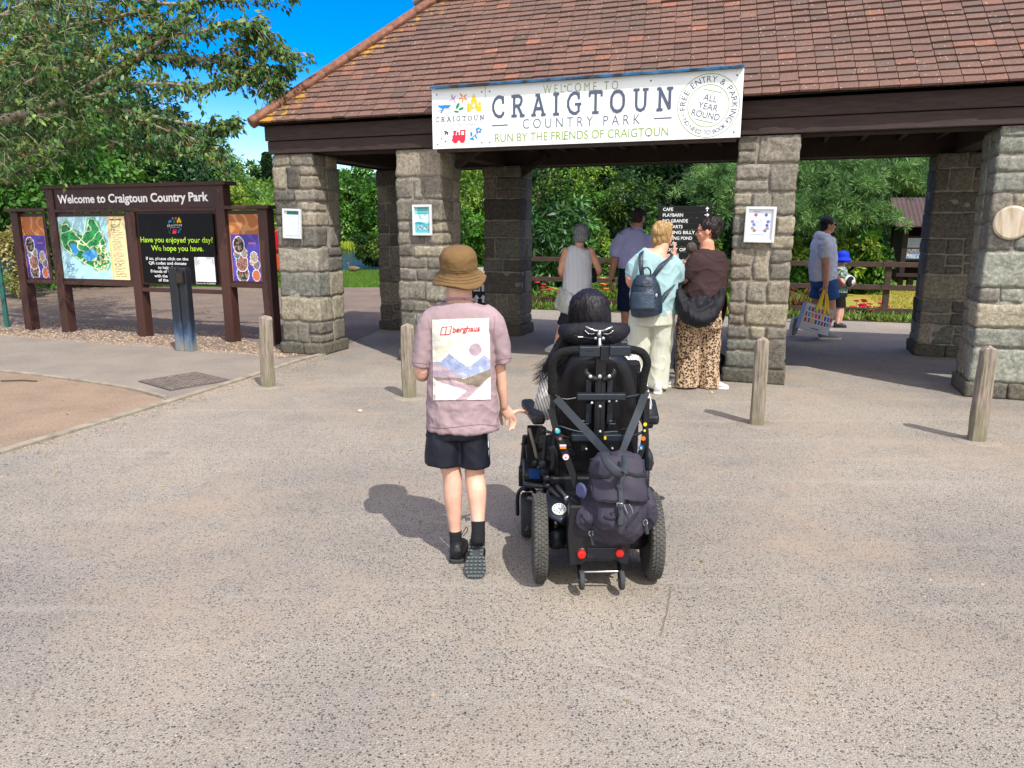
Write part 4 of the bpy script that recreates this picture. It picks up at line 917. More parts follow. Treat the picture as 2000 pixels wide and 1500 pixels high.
# ---------------- black finger board with white words
WS = Pl(*W(1285, 600, 14.0)[:2], -R(9))
ws = root('direction_sign', WS.pt(.5, 0, 0), 'black slatted direction board listing cafe, playbarn and other attractions in white', 'sign')
m_blk = M('black_board', '#121416', .45, .08, 5, .06, 30, spec=.45)
sx0, sz1 = WS.at(1286, 403); sx1 = WS.at(1391, 403)[0]; rowh = (WS.at(1300, 403)[1]-WS.at(1300, 515)[1])/10
words = ['CAFE', 'PLAYBARN', 'RIO GRANDE', 'GO KARTS', 'PUFFING BILLY', 'BOATING POND', 'DONUTS', 'TICKET OFFICE/', 'TOILETS', 'THE GARDENS']
for i, wd in enumerate(words):
    z1_ = sz1-i*rowh; sl_ = one('slat', m_blk, lambda b: b.pbox(WS, sx0, sx1, -.012, .012, z1_-rowh+.006, z1_), ws, bevel=.003)
    def lt(b):
        put_text(b, wd, lambda x, y: WS.pt(x, -.0145, y), sx0+.085, sx0+.085+.0455*len(wd), z1_-rowh*.78, rowh*.56, .02, lin('#e8eaea'))
        ax = sx1-.085; az = z1_-rowh*.5; r_ = rowh*.40
        ar = [(-.0, 1), (.8, .15), (.45, -.1), (.2, .15), (.2, -1), (-.2, -1), (-.2, .15), (-.45, -.1), (-.8, .15)]
        rot = [0, -90, 0, -90, 0, -90, 0, 90, 0, -90][i]; ca, sa = math.cos(R(rot)), math.sin(R(rot))
        b.add([WS.pt(ax+(x*ca-y*sa)*r_, -.0145, az+(x*sa+y*ca)*r_) for x, y in ar], [(0, 1, 2, 3), (0, 3, 6), (0, 6, 7, 8), (3, 4, 5, 6)], lin('#e8eaea'))
    one('lettering', m_print, lt, sl_, fix=False)
for x in (sx0+.03, sx1-.03): one('post', m_blk, lambda b: b.pbox(WS, x-.035, x+.035, .014, .08, 0, sz1+.03), ws, bevel=.004)
# ---------------- small pictogram sign glimpsed beside the bucket hat
PS_ = Pl(*W(926, 600, 13.3)[:2], -R(12))
ps = root('ride_sign', PS_.pt(.1, 0, 0), 'small black ride sign with white pictogram squares and arrows by the inner pillar', 'sign')
a, z1_ = PS_.at(916, 522); c, z0_ = PS_.at(948, 592); zg = PS_.at(930, 533)[1]
one('board', m_blk, lambda b: b.pbox(PS_, a, c, -.012, .012, z0_-.04, zg), ps, bevel=.004)
one('top_board', M('pale_board', '#c9c6ba', .5), lambda b: b.pbox(PS_, a-.03, c, -.014, .014, zg+.004, z1_+.0), ps)
one('post', m_blk, lambda b: (b.pbox(PS_, a+.02, a+.07, .013, .06, 0, z0_+.2), b.pbox(PS_, c-.07, c-.02, .013, .06, 0, z0_+.2)), ps, split=True)
def pic(b):
    def rc(x0_, y0_, x1_, y1_, col, l=0):
        (q0, za), (q1, zc) = PS_.at(x0_, y0_), PS_.at(x1_, y1_); b.add([PS_.pt(q0, -.0145-l, zc), PS_.pt(q1, -.0145-l, zc), PS_.pt(q1, -.0145-l, za), PS_.pt(q0, -.0145-l, za)], [(0, 1, 2, 3)], lin(col))
    rc(936, 537, 946, 545, '#1f8a4a'); rc(924, 555, 938, 569, '#e8ecee'); rc(941, 555, 946, 569, '#e8ecee'); rc(926, 558, 936, 560, '#33547a', .001); rc(926, 563, 936, 566, '#33547a', .001)
    for x in (931, 944):
        q0, za = PS_.at(x, 575); q1, zc = PS_.at(x+6, 591); w_ = q1-q0; d = za-zc
        b.add([PS_.pt(q0, -.0145, za), PS_.pt(q0+w_, -.0145, za-d*.5), PS_.pt(q0+w_*.4, -.0145, za-d*.5), PS_.pt(q0+w_*.4, -.0145, zc), PS_.pt(q0-w_*.4, -.0145, zc), PS_.pt(q0-w_*.4, -.0145, za-d*.5), PS_.pt(q0-w_, -.0145, za-d*.5)], [(0, 1, 2, 5, 6), (2, 3, 4, 5)], lin('#e8ecee'))
one('pictograms', m_print, pic, ps, fix=False)
# ---------------- green mesh fence end at the edge of the frame
m_green = M('green_steel', '#1f5a50', .45, .1, 6, .05, 20, spec=.5)
gf = root('mesh_fence', Vector((-8.45, 11.9, 0)), 'green steel mesh fence ending beside the noticeboard', 'fence')
EP = G(15, 640); EP = Vector((EP.x, EP.y, 0)); FD = Vector((-.85, -.53, 0))
one('post', m_green, lambda b: b.bar(EP, EP+Vector((0, 0, 1.83)), .06, .04, up=(0, 1, 0)), gf, bevel=.004)
one('post', m_green, lambda b: b.bar(EP+FD*2.5, EP+FD*2.5+Vector((0, 0, 1.83)), .06, .04, up=(0, 1, 0)), gf, bevel=.004)
def mesh(b):
    for i in range(50): p = EP+FD*(.04+i*.05); b.bar(p+Vector((0, 0, .04)), p+Vector((0, 0, 1.78)), .004, .004, up=(0, 1, 0))
    for i in range(10): z = .06+i*.19; b.bar(EP+Vector((0, 0, z)), EP+FD*2.5+Vector((0, 0, z)), .005, .005)
one('wire_mesh', m_green, mesh, gf)
# red lifebuoy box on its post, glimpsed between noticeboard and pillar
lb = root('lifebuoy_stand', W(545, 600, 13.0)*1, 'red lifebuoy cabinet on an orange-edged stand, half hidden behind the corner pillar', 'lifebuoy stand')
LP = Pl(*W(531, 560, 13.0)[:2], -R(15)); lb.location.z = 0
za, zb_ = LP.at(540, 450)[1], LP.at(540, 492)[1]
one('cabinet', M('red_plastic', '#c81f2b', .35, .08, 6, .03, 20, spec=.5), lambda b: b.pbox(LP, .0, .42, .02, .16, zb_, za), lb, bevel=.03)
one('stand_board', M('orange_plastic', '#e0521a', .4, .06, 6, .03, 20), lambda b: b.pbox(LP, .06, .36, .05, .12, zb_-.32, zb_-.01), lb, bevel=.02)
one('stand_post', M('green_post', '#23462c', .6), lambda b: b.pbox(LP, .14, .28, .06, .12, 0, zb_-.32), lb, bevel=.01)
# ---------------- little roofed information hut on the far lawn
HP = Pl(*W(1752, 570, 19.6)[:2], -R(16))
hut = root('information_hut', HP.pt(.6, .6, 0), 'small dark timber information hut with a brown corrugated roof beyond the fence', 'hut')
m_shed = M('dark_hut_timber', '#2a1e19', .8, .25, 5, .3, 40, stretch=(1, 1, .4)); m_roof = M('brown_corrugated', '#463631', .55, .15, 4, .1, 20)
hz = lambda px, py: HP.at(px, py)[1]
ze = hz(1800, 441); zr = hz(1770, 384)
def hroof(b):
    n = 30; wd = 1.6
    for sg in (0, 1):
        vs = []
        for i in range(n*2+1):
            x = -.25+wd*i/(n*2); d = .012*(1 if (i//2) % 2 else 0)
            y0_, z0a, y1_, z1a = (-.35, ze, .75, zr) if not sg else (1.85, ze, .75, zr)
            vs += [HP.pt(x, y0_, z0a+d), HP.pt(x, y1_, z1a+d), HP.pt(x, y1_, z1a-.03), HP.pt(x, y0_, z0a-.03)]
        fs = [(4*i+a, 4*i+(a+1) % 4, 4*i+4+(a+1) % 4, 4*i+4+a) for i in range(n*2) for a in range(4)]; b.add(vs, fs)
one('roof', m_roof, hroof, hut)
def hpost(b, x, y): b.pbox(HP, x-.06, x+.06, y-.06, y+.06, 0, ze+.02)
for x in (.05, 1.15):
    for y in (0, 1.45): one('post', m_shed, lambda b: hpost(b, x, y), hut, bevel=.006)
one('wall_panel', m_shed, lambda b: (b.pbox(HP, .12, 1.08, 1.40, 1.44, .2, ze), b.pbox(HP, .02, .06, .07, 1.38, .2, ze), b.pbox(HP, 1.14, 1.18, .07, 1.38, .2, ze)), hut, split=True)
one('gable', m_shed, lambda b: [b.add([HP.pt(x, -.3, ze-.02), HP.pt(x, 1.8, ze-.02), HP.pt(x, .75, zr-.04), HP.pt(x+.03, -.3, ze-.02), HP.pt(x+.03, 1.8, ze-.02), HP.pt(x+.03, .75, zr-.04)], [(0, 1, 2), (3, 5, 4), (0, 3, 4, 1), (1, 4, 5, 2), (2, 5, 3, 0)]) for x in (-.2, 1.3)], hut, split=True)
one('counter', m_shed, lambda b: (b.pbox(HP, -.1, 1.4, -.2, .1, .38, .46), b.pbox(HP, .2, .34, -.1, .06, 0, .378)), hut, split=True)
def hp(u, v):
    if v > .52: return lines(u, v, .1, .9, 6, .56, .95, '#7f8fa8', '#8f9cae') if u < .8 else '#2a2522'
    if v > .46: return '#2a2522'
    return ['#8fa3c4', '#c7b49a', '#d8d2c6', '#5f83b5'][int(noise.noise(Vector((u*6, v*6, 7)))*5) % 4]
pa, pz1 = HP.at(1774, 465); pc, pz0 = HP.at(1806, 505)
one('notice_panel', m_shed, lambda b: b.pbox(HP, pa-.03, pc+.2, .02, .05, pz0-.05, pz1+.05), hut)
picture('notices', lambda u, v: HP.pt(pa+(pc-pa)*u, .016, pz0+(pz1-pz0)*v), 24, 28, hp, hut)
# ================================================================ trees, shrubs, flowers, grass
m_leaf = leafmat('leaf', .3, .5); m_leaf2 = leafmat('glossy_leaf', .15, .45); m_needle = leafmat('needle', .15, .6); m_blade = leafmat('grass_blade', .35, .6)
m_bark = M('bark', '#5a5046', .9, .3, 8, .8, 30, stretch=(3, 3, .7)); m_bark2 = M('pale_bark', '#8a7f6c', .85, .3, 10, .5, 40)
def unit(a): return a/(np.linalg.norm(a, axis=1)[:, None]+1e-9)
def pal(cols): return np.array([lin(c) for c in cols])
def cloud(cen, rad, nclump, per, L, Wd, cols, rs, rc=.3, droop=.25, shell=.55, flat=1.0, tall=None):
    """leaf positions, axes, normals, colours for a crown made of many leafy clumps"""
    cen = np.array(cen); rad = np.array(rad, float)
    d = unit(rs.normal(size=(nclump, 3))); r = shell+(1-shell)*rs.random(nclump)**.7; lump = 1+.18*rs.normal(size=nclump)
    C = cen+d*rad*(r*np.clip(lump, .6, 1.25))[:, None]
    ok = C[:, 2] > .15; C = C[ok]; d = d[ok]; k = len(C)
    rcl = rc*rad.mean()*(.6+.8*rs.random(k)); cc = pal(cols)[rs.integers(0, len(cols), k)]*(.78+.44*rs.random((k, 1)))
    n = k*per; ci = np.repeat(np.arange(k), per); dl = unit(rs.normal(size=(n, 3))+d[ci]*.7+np.array([0, 0, .35]))
    P = C[ci]+dl*(rcl[ci]*(.35+.65*rs.random(n)**.5))[:, None]*np.array([1, 1, flat])
    D = unit(dl*.8+rs.normal(size=(n, 3))*.55+np.array([0, 0, -droop])); Nn = unit(dl*.7+rs.normal(size=(n, 3))*.5+np.array([0, 0, .5]))
    P[:, 2] = np.maximum(P[:, 2], .05)
    col = cc[ci]*(.8+.4*rs.random((n, 1))); s = .7+.6*rs.random(n)
    return P, D, Nn, L*s, Wd*s, col
GREEN = ['#3f6a22', '#4a7a28', '#35601f', '#578a30']; DARK = ['#1d371b', '#24401f', '#193119', '#2d4f25']; BLUEG = ['#2c4f33', '#375d38', '#44683a', '#2a4a30']
YEL = ['#6b8a2e', '#7d9a38', '#5d8030', '#8aa040']; WIL = ['#5a7f3a', '#6a8f45', '#4a7034', '#7a9a55']; OLIVE = ['#4d6a2a', '#5f7a30', '#3f5c26']
seed_ = [100]
GRP = dict(broadleaf_tree='broadleaf trees beyond the gatehouse', evergreen_tree='dark evergreens behind the rail fence', shrub='shrubs around the lawns', tall_shrub='tall shrubs behind the rail fence')
def tree(name, label, cat, px, Y, top, hw, cols, base=.4, ncl=70, per=90, L=.2, Wd=.1, trunk=True, mat=None, group=None, depth=None, rc=.3, droop=.25, shell=.55, bark=None, flat=1):
    seed_[0] += 1; rs = np.random.default_rng(seed_[0]); zt = W(px, top, Y).z; X = W(px, 450, Y).x; rx = hw*mpp(px, 450, Y); rz = (zt-base)/2; ry = depth or min(rx, 3.0)
    r_ = root(name, (X, Y, 0), label, cat, group or GRP.get(name)); rr = random.Random(seed_[0])
    P, D, Nn, l, wd, c = cloud((X, Y, base+rz), (rx*.9, ry*.9, rz*.92), ncl, per, L, Wd, cols, rs, rc, droop, shell, flat)
    leaves('crown', P, D, Nn, l, wd, c, mat or m_leaf, r_)
    if trunk:
        b = MB(); h = base+rz*1.3; tr = .035*rz+.06; b.loft([(X, Y, -.05), (X+rr.uniform(-.1, .1), Y, h*.35), (X+rr.uniform(-.2, .2), Y, h)], [tr*1.3, tr, tr*.35], n=8, cap=0)
        for i in range(7):
            a = rr.uniform(0, 6.28); z = h*rr.uniform(.25, .8); e = Vector((X+math.cos(a)*rx*.7, Y+math.sin(a)*ry*.7, z+rz*rr.uniform(.2, .6)))
            b.loft([(X, Y, z), ((X+e.x)/2, (Y+e.y)/2, z+.25*rz), tuple(e)], [tr*.5, tr*.32, tr*.1], n=6, cap=0)
        b.obj('trunk', bark or m_bark, r_, smooth=True)
    return r_
# beyond the noticeboard
tree('broadleaf_tree', 'bright green spreading tree behind the map end of the noticeboard', 'tree', 30, 19, 120, 150, GREEN, .5, 110, 110, .17, .09, droop=.5)
tree('broadleaf_tree', 'mid green tree behind the middle of the noticeboard', 'tree', 195, 24, 190, 120, GREEN+WIL, .5, 100, 100, .19, .1)
tree('broadleaf_tree', 'dark blue-green tree rising above the word Country on the noticeboard', 'tree', 325, 27, 175, 95, BLUEG, .5, 100, 100, .2, .1)
tree('broadleaf_tree', 'tall dark tree filling the sky behind the overhanging branch', 'tree', 130, 30, 60, 150, BLUEG+DARK, .8, 120, 90, .26, .13)
tree('broadleaf_tree', 'grey-green willowy tree behind the end of the noticeboard roof', 'tree', 432, 30, 285, 70, WIL, .5, 80, 90, .2, .07, droop=.6)
tree('shrub', 'yellow-green shrub between the noticeboard and the corner pillar', 'shrub', 490, 23, 372, 70, YEL, .1, 60, 100, .14, .06, trunk=False)
tree('broadleaf_tree', 'low light green tree under the far conifers beside the corner pillar', 'tree', 515, 36, 338, 60, WIL+YEL, .4, 70, 80, .22, .1)
tree('shrub', 'pale buff flowering bush beyond the edge of the noticeboard', 'shrub', 28, 17.5, 440, 38, ['#8f8a5a', '#a39a6a', '#6f7a45', '#b0a578'], .1, 40, 80, .1, .05, trunk=False)
tree('shrub', 'green hedge-like shrub seen under the middle panels of the noticeboard', 'shrub', 230, 21.5, 430, 190, GREEN, .1, 90, 90, .15, .08, trunk=False, depth=1.0)
def spire(px, top, hw, lab, Y=62):
    seed_[0] += 1; rs = np.random.default_rng(seed_[0]); X = W(px, 400, Y).x; zt = W(px, top, Y).z; r_ = root('conifer', (X, Y, 0), lab, 'tree', 'far conifer spires')
    n = 2600; h = rs.random(n)**.8; a = rs.random(n)*6.283; rw = hw*mpp(px, 400, Y)*(1-h)*(.55+.45*np.sin(h*46)**2); rr = rw*rs.random(n)**.5
    P = np.stack([X+rr*np.cos(a), Y+rr*np.sin(a), .5+h*(zt-.5)], 1); D = np.stack([np.cos(a), np.sin(a), -.25+0*a], 1)
    leaves('crown', P, D, np.tile([0, 0, 1.], (n, 1))+rs.normal(size=(n, 3))*.3, .5, .16, pal(DARK)[rs.integers(0, 4, n)]*(.8+.5*rs.random((n, 1))), m_needle, r_)
    one('trunk', m_bark, lambda b: b.loft([(X, Y, 0), (X, Y, zt*.5), (X, Y, zt)], [.16, .1, .02], n=6, cap=0), r_)
spire(468, 316, 16, 'thin far conifer spire at the noticeboard side of the small group'); spire(527, 296, 22, 'tallest far conifer spire, touching the corner pillar'); spire(503, 326, 12, 'shortest far conifer spire, between two others')
# across the pond, seen through the narrow bay
tree('broadleaf_tree', 'rounded green willow on the far bank of the pond, beside the corner pillar', 'tree', 660, 63, 346, 42, WIL+GREEN, .4, 90, 90, .34, .15)
tree('broadleaf_tree', 'dark round tree on the far bank of the pond, tallest in the narrow bay', 'tree', 705, 66, 330, 45, GREEN+BLUEG, .4, 90, 90, .34, .16)
tree('broadleaf_tree', 'green bank tree half hidden by the rear corner pillar', 'tree', 752, 62, 345, 40, GREEN, .4, 80, 80, .34, .15)
tree('shrub', 'dark overhanging shrub at the water edge by the rear corner pillar', 'shrub', 728, 33, 462, 30, DARK+OLIVE, .1, 45, 90, .15, .07, trunk=False)
tree('broadleaf_tree', 'pale-leaved tree in the gap between the two inner pillars', 'tree', 918, 25, 300, 62, WIL+YEL, .3, 90, 110, .14, .05, droop=.4)
tree('shrub', 'green shrub behind the bucket hat', 'shrub', 905, 22, 420, 48, GREEN, .1, 45, 90, .12, .06, trunk=False)
# shrubbery behind the rail fence
def rhodo(px, Y, top, hw, lab):
    return tree('rhododendron', lab, 'shrub', px, Y, top, hw, ['#2f5528', '#3a632d', '#46713a', '#557f45', '#27481f'], .15, 62, 75, .20, .058, trunk=False, mat=m_leaf2, droop=.45, rc=.24)
rhodo(1085, 17.6, 392, 92, 'large-leaved dark green rhododendron directly behind the rail fence and grey-haired woman')
tree('tall_shrub', 'light green small-leaved tall shrub above the rhododendron', 'shrub', 1140, 20.5, 318, 62, YEL+GREEN, .2, 70, 120, .085, .04, trunk=True)
tree('tall_shrub', 'tall dark shrub next to the inner pillar, behind the rhododendron', 'shrub', 1050, 21.5, 285, 70, OLIVE+DARK, .2, 80, 120, .1, .045)
tree('tall_shrub', 'dark shrub above the head of the man in the lilac shirt', 'shrub', 1235, 20, 330, 75, DARK+OLIVE, .2, 80, 120, .1, .045)
tree('tall_shrub', 'small yellow-green bush beside the shoulder of the man in the lilac shirt', 'shrub', 1165, 17.8, 440, 36, YEL+OLIVE, .1, 45, 90, .08, .035, trunk=False)
tree('tall_shrub', 'green bush behind the black direction board', 'shrub', 1330, 17.6, 425, 80, OLIVE+GREEN, .1, 70, 110, .09, .045, trunk=False)
for px, Y, top, hw, cols, lab in ((1090, 26, 200, 110, DARK, 'dark tall evergreen behind the grey-haired woman'), (1230, 27, 190, 110, DARK+BLUEG, 'dark tall evergreen behind the lilac-shirted man'), (1370, 25, 200, 110, DARK, 'dark tall evergreen behind the direction board'), (1500, 27, 180, 110, DARK, 'dark tall evergreen behind the framed-notice pillar'), (1620, 29, 180, 120, DARK, 'dark tall evergreen above the walking man'), (1760, 30, 170, 130, DARK+BLUEG, 'dark tall evergreen behind the information hut'), (1900, 28, 170, 130, DARK, 'dark tall evergreen beyond the pillar with the round plaque'), (980, 34, 260, 90, GREEN+DARK, 'mid green tree behind the inner pillar')):
    tree('evergreen_tree', lab, 'tree', px, Y, top, hw, cols, .3, 95, 80, .26, .1)
tree('shrub', 'bright green shrub behind the fence post near the walking man', 'shrub', 1575, 18.0, 470, 50, GREEN+YEL, .1, 55, 90, .12, .06, trunk=False)
tree('shrub', 'light green leafy shrub beyond the blue-hatted child', 'shrub', 1670, 19.0, 450, 62, YEL+GREEN, .1, 65, 90, .13, .065, trunk=False)
tree('shrub', 'low green shrub between the child and the information hut', 'shrub', 1712, 18.5, 520, 34, GREEN, .05, 40, 80, .1, .05, trunk=False)
for px, Y, top, hw, cols, lab in ((1010, 40, 270, 120, GREEN+DARK, 'mid green wood-edge tree far behind the inner pillar'), (1160, 42, 262, 130, DARK, 'far dark tree filling the gap above the rhododendron'), (1310, 41, 262, 130, DARK+BLUEG, 'far dark tree filling the gap behind the direction board'), (1460, 42, 262, 120, DARK, 'far dark tree behind the framed-notice pillar and pine trunk'), (1690, 43, 262, 140, DARK+BLUEG, 'far dark tree filling the gap behind the hut roof')):
    tree('evergreen_tree', lab, 'tree', px, Y, top, hw, cols, .2, 90, 80, .42, .22)
# pine with long drooping boughs above the walking man
pr = root('pine_tree', (W(1478, 450, 19.5).x, 19.5, 0), 'pine with pale long boughs sweeping out over the walking man', 'tree')
rs = np.random.default_rng(77); b = MB(); tx = pr.location.x; b.loft([(tx, 19.5, -.05), (tx+.1, 19.5, 2), (tx-.1, 19.5, 5.2)], [.24, .2, .08], n=9, cap=0); b.obj('trunk', M('red_bark', '#4a332a', .9, .3, 7, .8, 20), pr, smooth=True)
BO = [[(1480, 300, 19.3), (1560, 318, 18.6), (1630, 322, 18.0), (1690, 345, 17.8)], [(1480, 340, 19.3), (1550, 362, 18.4), (1600, 378, 17.8), (1650, 398, 17.5), (1715, 425, 17.3)], [(1480, 310, 19), (1600, 300, 18.5), (1700, 330, 18.2), (1770, 345, 18.0), (1805, 362, 18)],
      [(1480, 370, 19.2), (1550, 395, 18), (1590, 415, 17.5), (1640, 430, 17.3)], [(1480, 280, 19.5), (1580, 275, 19), (1700, 295, 18.8), (1790, 320, 18.6)], [(1470, 300, 19.3), (1430, 330, 18.2), (1395, 350, 17.8), (1370, 372, 17.6)], [(1470, 330, 19.3), (1440, 355, 18), (1410, 385, 17.6), (1420, 410, 17.5)], [(1490, 320, 19), (1560, 345, 18), (1640, 352, 17.6), (1690, 372, 17.5)], [(1480, 350, 19), (1525, 385, 17.8), (1560, 405, 17.4), (1570, 440, 17.3)]]
Ps, Ds, Ns, Cs = [], [], [], []; bb_ = MB()
for bo in BO:
    pts = catmull([W(*q) for q in bo], 7); bb_.tube(pts, [max(.05*(1-i/len(pts)), .008) for i in range(len(pts))], 6)
    for i, p in enumerate(pts):
        if i < 3: continue
        for k in range(10):
            e = p+rs.normal(size=3)*np.array([.28, .28, .10])+np.array([0, 0, .02]); n = 62; dd = unit(rs.normal(size=(n, 3))+np.array([.2, -.3, .15])); cc = pal(['#4a6e3c', '#5c8048', '#6f9355', '#3d5f33'])[rs.integers(0, 4)]
            Ps.append(e+dd*.10*rs.random((n, 1))); Ds.append(dd); Ns.append(rs.normal(size=(n, 3))); Cs.append(np.tile(cc, (n, 1))*(.8+.4*rs.random((n, 1))))
leaves('needles', np.concatenate(Ps), np.concatenate(Ds), np.concatenate(Ns), .15, .016, np.concatenate(Cs), m_needle, pr); bb_.obj('bough', m_bark2, pr, smooth=True)
# ---------------- the near tree whose branches hang in from the side
nr_ = root('overhanging_tree', (-13.5, 14.0, 0), 'near tree reaching long grey branches of small drooping leaves over the noticeboard', 'tree')
TF = 1.36
LIMB = [[(-380, 420, 10.4), (-150, 300, 9.3), (20, 232, 8.3), (110, 205, 8.0), (185, 165, 7.8), (235, 135, 7.6), (265, 114, 7.5), (330, 112, 7.4), (400, 116, 7.3), (470, 128, 7.2), (515, 138, 7.1), (558, 140, 7.1)],
  [(265, 114, 7.5), (300, 92, 7.4), (335, 60, 7.3), (365, 28, 7.3), (400, -25, 7.3)], [(320, 75, 7.35), (380, 66, 7.2), (430, 50, 7.1), (490, 45, 7.0), (520, 62, 7.0)], [(430, 116, 7.25), (500, 105, 7.1), (535, 98, 7.0), (572, 112, 6.95)],
  [(130, 198, 7.9), (200, 186, 7.6), (250, 166, 7.4), (330, 164, 7.3), (400, 172, 7.2), (450, 155, 7.1), (485, 150, 7.1)], [(20, 232, 8.3), (120, 222, 7.9), (230, 215, 7.6), (320, 232, 7.4), (400, 248, 7.3), (430, 248, 7.2), (455, 242, 7.2)],
  [(230, 215, 7.6), (300, 245, 7.4), (370, 268, 7.3), (405, 285, 7.25), (425, 300, 7.2)], [(-150, 300, 9.3), (0, 120, 8.6), (100, 60, 8.2), (200, 40, 7.8), (290, 20, 7.6), (320, 40, 7.5)], [(-100, 100, 9), (50, 10, 8.2), (200, -10, 7.8), (330, 8, 7.5), (450, 0, 7.3), (560, -8, 7.2)],
  [(-150, 320, 9.3), (0, 300, 8.6), (80, 290, 8.2), (170, 270, 7.9), (260, 285, 7.7), (330, 300, 7.6)], [(-60, 240, 9), (40, 170, 8.4), (130, 130, 8), (200, 100, 7.7), (270, 75, 7.6), (305, 62, 7.6)], [(400, 116, 7.3), (450, 95, 7.2), (480, 72, 7.1), (500, 60, 7.1)], [(470, 128, 7.2), (520, 170, 7.1), (530, 168, 7.05), (545, 172, 7)]]
LR = [.085, .035, .022, .018, .032, .04, .022, .05, .045, .04, .04, .012, .012]
tb = MB(); tb.loft([(-13.5, 14.0, -.1), (-13.4, 13.9, 1.2), (-13.2, 13.8, 2.2), tuple(W(-330, 300, 13.4)), tuple(W(-250, 60, 12.8))], [.3, .24, .2, .16, .09], n=12, cap=0); tb.obj('trunk', m_bark, nr_, smooth=True)
bb_ = MB(); Ps, Ds, Ns, Ls, Cs = [], [], [], [], []; rs = np.random.default_rng(31); LC = pal(['#3f6132', '#4c7036', '#5f7f3c', '#385930', '#718c45', '#466b3a'])
def spray(p, d, n, ln, cbase):
    """a hanging twig with its leaves"""
    p = np.array(p); d = np.array(d); d = d/np.linalg.norm(d); e = p+d*ln+np.array([0, 0, -.18*ln]); m_ = (p+e)/2+np.array([0, 0, .06*ln])
    bb_.tube([p, m_, e], [.006, .0045, .002], 4)
    t = rs.random(n)[:, None]; q = p*(1-t)**2+2*m_*t*(1-t)+e*t*t+rs.normal(size=(n, 3))*.025
    Ps.append(q); Ds.append(unit(d*.5+rs.normal(size=(n, 3))*.55+np.array([0, 0, -.75]))); Ns.append(unit(rs.normal(size=(n, 3))+np.array([0, -.4, .5]))); Ls.append(.062+.04*rs.random(n)); Cs.append(cbase*(.75+.5*rs.random((n, 1))))
for li, (pts_, r0) in enumerate(zip(LIMB, LR)):
    pts = catmull([W(q[0], q[1], q[2]*TF) for q in pts_], 6); N = len(pts); bb_.loft([tuple(p) for p in pts], [max(r0*(1-.85*i/N), .004) for i in range(N)], n=8, sub=1, cap=0)
    for i in range(6, N) if li in (0, 5, 7, 8, 9, 10) else range(2, N):
        for k in range(3 if li in (1, 2, 3, 11, 12) else 4):
            d = np.array(pts[min(i+1, N-1)]-pts[i-1]); d = d/np.linalg.norm(d)*.8+rs.normal(size=3)*np.array([.5, .5, .45])
            spray(pts[i]+rs.normal(size=3)*.03, d, rs.integers(5, 10), rs.uniform(.14, .40)*(1-.5*(i/N)), LC[rs.integers(0, 6)])
MASS = [(-40, -30), (240, -30), (300, 55), (240, 95), (190, 130), (150, 185), (230, 205), (330, 222), (420, 262), (445, 318), (330, 300), (240, 262), (150, 285), (60, 335), (-40, 350)]
k = 0
while k < 780:
    x, y = rs.uniform(-40, 445), rs.uniform(-30, 350)
    if not inpoly(x, y, MASS) or (x > 140 and rs.random() < .6): continue
    k += 1; spray(W(x, y, TF*rs.uniform(7.3, 9.6)), rs.normal(size=3)*np.array([.8, .8, .35]), rs.integers(8, 16), rs.uniform(.2, .45), LC[rs.integers(0, 6)]*rs.uniform(.75, 1.1))
MASS2 = [(-40, -30), (215, -30), (190, 60), (215, 120), (150, 200), (60, 300), (-40, 330)]; k = 0
while k < 420:
    x, y = rs.uniform(-40, 215), rs.uniform(-30, 330)
    if not inpoly(x, y, MASS2): continue
    k += 1; spray(W(x, y, TF*rs.uniform(8.6, 10.6)), rs.normal(size=3)*np.array([.8, .8, .35]), rs.integers(9, 17), rs.uniform(.2, .45), LC[rs.integers(0, 6)]*rs.uniform(.6, .9))
C_ = np.concatenate(Cs); odd = rs.random(len(C_)) < .035; C_[odd] = pal(['#7a5a38'])[0]; C_[rs.random(len(C_)) < .03] = pal(['#9aa06a'])[0]
L_ = np.concatenate(Ls); leaves('foliage', np.concatenate(Ps), np.concatenate(Ds), np.concatenate(Ns), L_, L_*.52, C_, m_leaf, nr_); bb_.obj('limb', m_bark2, nr_, smooth=True)
# ---------------- reeds, lawn, bed plants
def blades(name, P, h, wd, cols, lean=.35, rs=np.random.default_rng(3)):
    n = len(P); D = unit(rs.normal(size=(n, 3))*lean+np.array([0, 0, 1.])); Nn = rs.normal(size=(n, 3)); c = pal(cols)[rs.integers(0, len(cols), n)]*(.75+.5*rs.random((n, 1)))
    o = leaves(name, P, D, Nn, h*(.6+.8*rs.random(n)), wd, c, m_blade); o['kind'] = 'stuff'; return o
rs = np.random.default_rng(9); n = 2600
blades('reeds', np.stack([rs.uniform(-18, -8, n), 59.2+rs.normal(size=n)*.7, np.zeros(n)], 1), .6, .10, ['#8a9a2a', '#a0ad35', '#6f8a28', '#b3b845'], .12)
n = 30000; P = np.stack([rs.uniform(-8.2, -2.6, n), 20.75+rs.random(n)**1.3*8.2, np.zeros(n)], 1); blades('lawn_grass', P, .10, .012, ['#557a28', '#648a30', '#4a6e24', '#76953c'])
n = 9000; P = np.stack([rs.uniform(-16, -8, n), 20.9+rs.random(n)*1.6+(-8-rs.uniform(-16, -8, n))*0, np.zeros(n)], 1); blades('verge_grass', P, .10, .014, ['#557a28', '#648a30', '#76953c'])
n = 16000; u = rs.uniform(1.5, 7, n); v = 7.3+rs.random(n)*6; P = np.array([GA.pt(a, b, 0)[:] for a, b in zip(u, v)]); blades('lawn_grass', P, .09, .012, ['#5a8030', '#6a9035', '#7b9a3c'])
